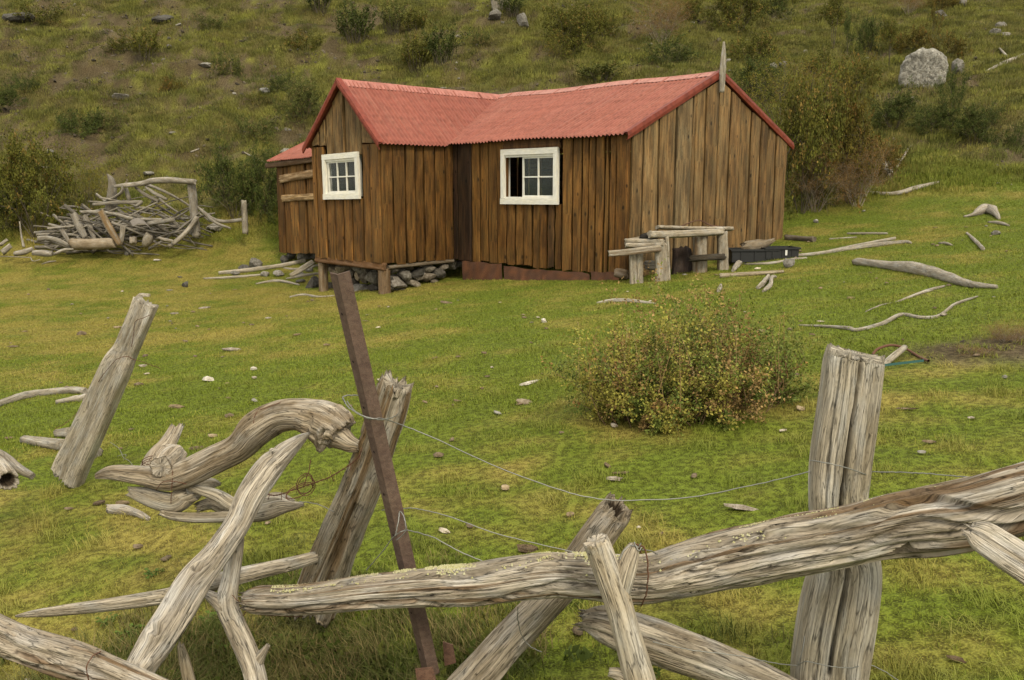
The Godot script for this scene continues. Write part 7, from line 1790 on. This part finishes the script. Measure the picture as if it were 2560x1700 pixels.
	lying("branch", "dark curved limb of the fallen branch", "branch", "sticks on the hillside", [Vector4(18.872, -36.826, 0.027, 0), Vector4(18.331, -35.172, 0.034, 0), Vector4(17.873, -33.577, 0.041, 0)], {"col": Color(0.5, 0.46, 0.4), "seg": 10, "step": 0.1})
	lying("branch", "small white forked stick above the main roof", "branch", "sticks on the hillside", [Vector4(8.124, -33.49, 0.024, 0), Vector4(8.523, -34.102, 0.033, 0), Vector4(8.804, -34.014, 0.016, 0)], {"col": Color(0.5, 0.46, 0.4), "seg": 10, "step": 0.1})
	lying("branch", "pale forked root below the dark shrubs", "branch", "sticks on the hillside", [Vector4(9.883, -23.608, 0.023, 0), Vector4(9.663, -22.944, 0.022, 0), Vector4(10.501, -24.218, 0.029, 0), Vector4(10.705, -24.355, 0.024, 0)], {"col": Color(0.5, 0.46, 0.4), "seg": 10, "step": 0.1})
	lying("branch", "brown log lying over the split stump", "branch", "sticks on the hillside", [Vector4(9.566, -23.541, 0.04, 0), Vector4(9.834, -23.541, 0.063, 0), Vector4(10.133, -23.676, 0.029, 0)], {"col": Color(0.5, 0.46, 0.4), "seg": 10, "step": 0.1})
	lying("branch", "split grey stump in the brown shrub", "branch", "sticks on the hillside", [Vector4(9.538, -23.408, 0.079, 0), Vector4(9.396, -22.812, 0.11, 0), Vector4(9.23, -22.228, 0.065, 0)], {"col": Color(0.5, 0.46, 0.4), "seg": 10, "step": 0.1})
	lying("branch", "pale stick on the slope left of the hut roof", "branch", "sticks on the hillside", [Vector4(-7.885, -29.198, 0.028, 0), Vector4(-8.21, -29.276, 0.028, 0), Vector4(-8.67, -29.434, 0.014, 0)], {"col": Color(0.5, 0.46, 0.4), "seg": 10, "step": 0.1})
	lying("branch", "pale twig above the log heap", "branch", "sticks on the hillside", [Vector4(-10.266, -30.069, 0.022, 0), Vector4(-10.473, -29.83, 0.029, 0)], {"col": Color(0.5, 0.46, 0.4), "seg": 10, "step": 0.1})
	wood("stump", "pale broken tree stump at the top middle of the hillside", "stump", "", [[Vector4(-0.84, 9.978, -40.118, 0.155), Vector4(-0.713, 9.362, -40.118, 0.175), Vector4(-0.566, 8.83, -40.118, 0.233)]], {"col": Color(0.42, 0.38, 0.3), "crack": 0.3})
	wood("stump", "second pale stump leg right of the broken stump", "stump", "", [[Vector4(-0.379, 9.978, -40.118, 0.214), Vector4(-0.324, 9.362, -40.118, 0.194), Vector4(-0.232, 8.972, -40.118, 0.272)]], {"col": Color(0.44, 0.4, 0.31), "crack": 0.3})
	# landmarks by which small things are told apart
	marks.append(["the pale boulder", on(13.459, -29.909)])
	marks.append(["the bush in the field", on(1.247, -6.273)])
	marks.append(["the square post", on(1.087, -2.829)])
	marks.append(["the leaning split post", on(-3.452, -6.768)])
	marks.append(["the timber bench", on(2.584, -14.025)])
	marks.append(["the black tubs", on(4.194, -15.357)])
	marks.append(["the log heap", on(-10.346, -24.355)])
	marks.append(["the short pale post", on(-7.459, -25.189)])
	marks.append(["the big bleached log", on(5.329, -11.568)])
	marks.append(["the right hut corner", on(5.809, -18.303)])
	marks.append(["the arched trunk", on(-1.616, -4.814)])
	marks.append(["the slab post", on(-0.884, -3.897)])
	marks.append(["the upright grassy shrub", on(-14.348, -36.361)])
	marks.append(["the round lone shrub", on(-10.785, -35.172)])
	marks.append(["the dark rushy shrub", on(-6.371, -37.771)])
	marks.append(["the grey bare shrub", on(5.531, -34.456)])
	marks.append(["the small trees", on(12.31, -34.279)])
	marks.append(["the bow saw", on(3.087, -7.038)])
	marks.append(["the hut stilts", on(-2.997, -16.603)])
	marks.append(["the rusted skirting", on(0.539, -15.972)])
	marks.append(["the sawn block", on(0.097, -7.072)])
	marks.append(["the snaking branch", on(3.439, -8.567)])
	marks.append(["the dark angular rock", on(-7.564, -20.596)])
	marks.append(["the airy shrub", on(-12.222, -26.115)])
	marks.append(["the long grey rail", on(-6.592, -21.907)])
	marks.append(["the small dark tree", on(11.835, -24.77)])
	marks.append(["the fallen tree branch", on(17.076, -32.375)])
	marks.append(["the big olive shrub", on(2.181, -34.813)])
	marks.append(["the knobbed root", on(9.408, -18.133)])
	marks.append(["the hollow stump end", on(-3.57, -6.079)])
	marks.append(["the broken tree stump", on(-0.703, -39.422)])
	# rusted and dark sheets by the hut foot
	single("iron_sheet", "rounded rusty sheet bulging from the hut foot at the inner corner", "iron sheet", "", on(-0.834, -19.556, 0.02), rock(5, Vector3(0.62, 0.42, 0.3), Color(0.17, 0.085, 0.06), 14, 0, 0.04), M.rust).rotation.y = -0.81
	wood("board", "dark brown sheet leaning against the wall under the bench", "board", "", [[Vector4(2.824, 0.626, -14.95, 0.159), Vector4(2.838, 0.356, -14.9, 0.18), Vector4(2.834, 0.113, -14.8, 0.193)]], {"col": Color(0.085, 0.06, 0.05), "flat": 0.12, "box": 5.0, "seg": 20, "step": 0.06})
	wood("board", "grey board stacked under the left of the bench", "board", "", [[Vector4(2.196, 0.354, -14.75, 0.079), Vector4(2.325, 0.35, -14.8, 0.079), Vector4(2.441, 0.345, -14.85, 0.079)]], {"col": Color(0.2, 0.18, 0.15), "flat": 0.3, "box": 5.0, "seg": 16})
	wood("board", "small wood block under the right corner of the hut", "block", "", [[Vector4(1.698, 0.239, -14.75, 0.071), Vector4(1.792, 0.223, -14.7, 0.078), Vector4(1.887, 0.205, -14.66, 0.071)]], {"col": Color(0.3, 0.22, 0.14), "box": 5.0, "seg": 16})
	name_the_loose()
	build_grass()
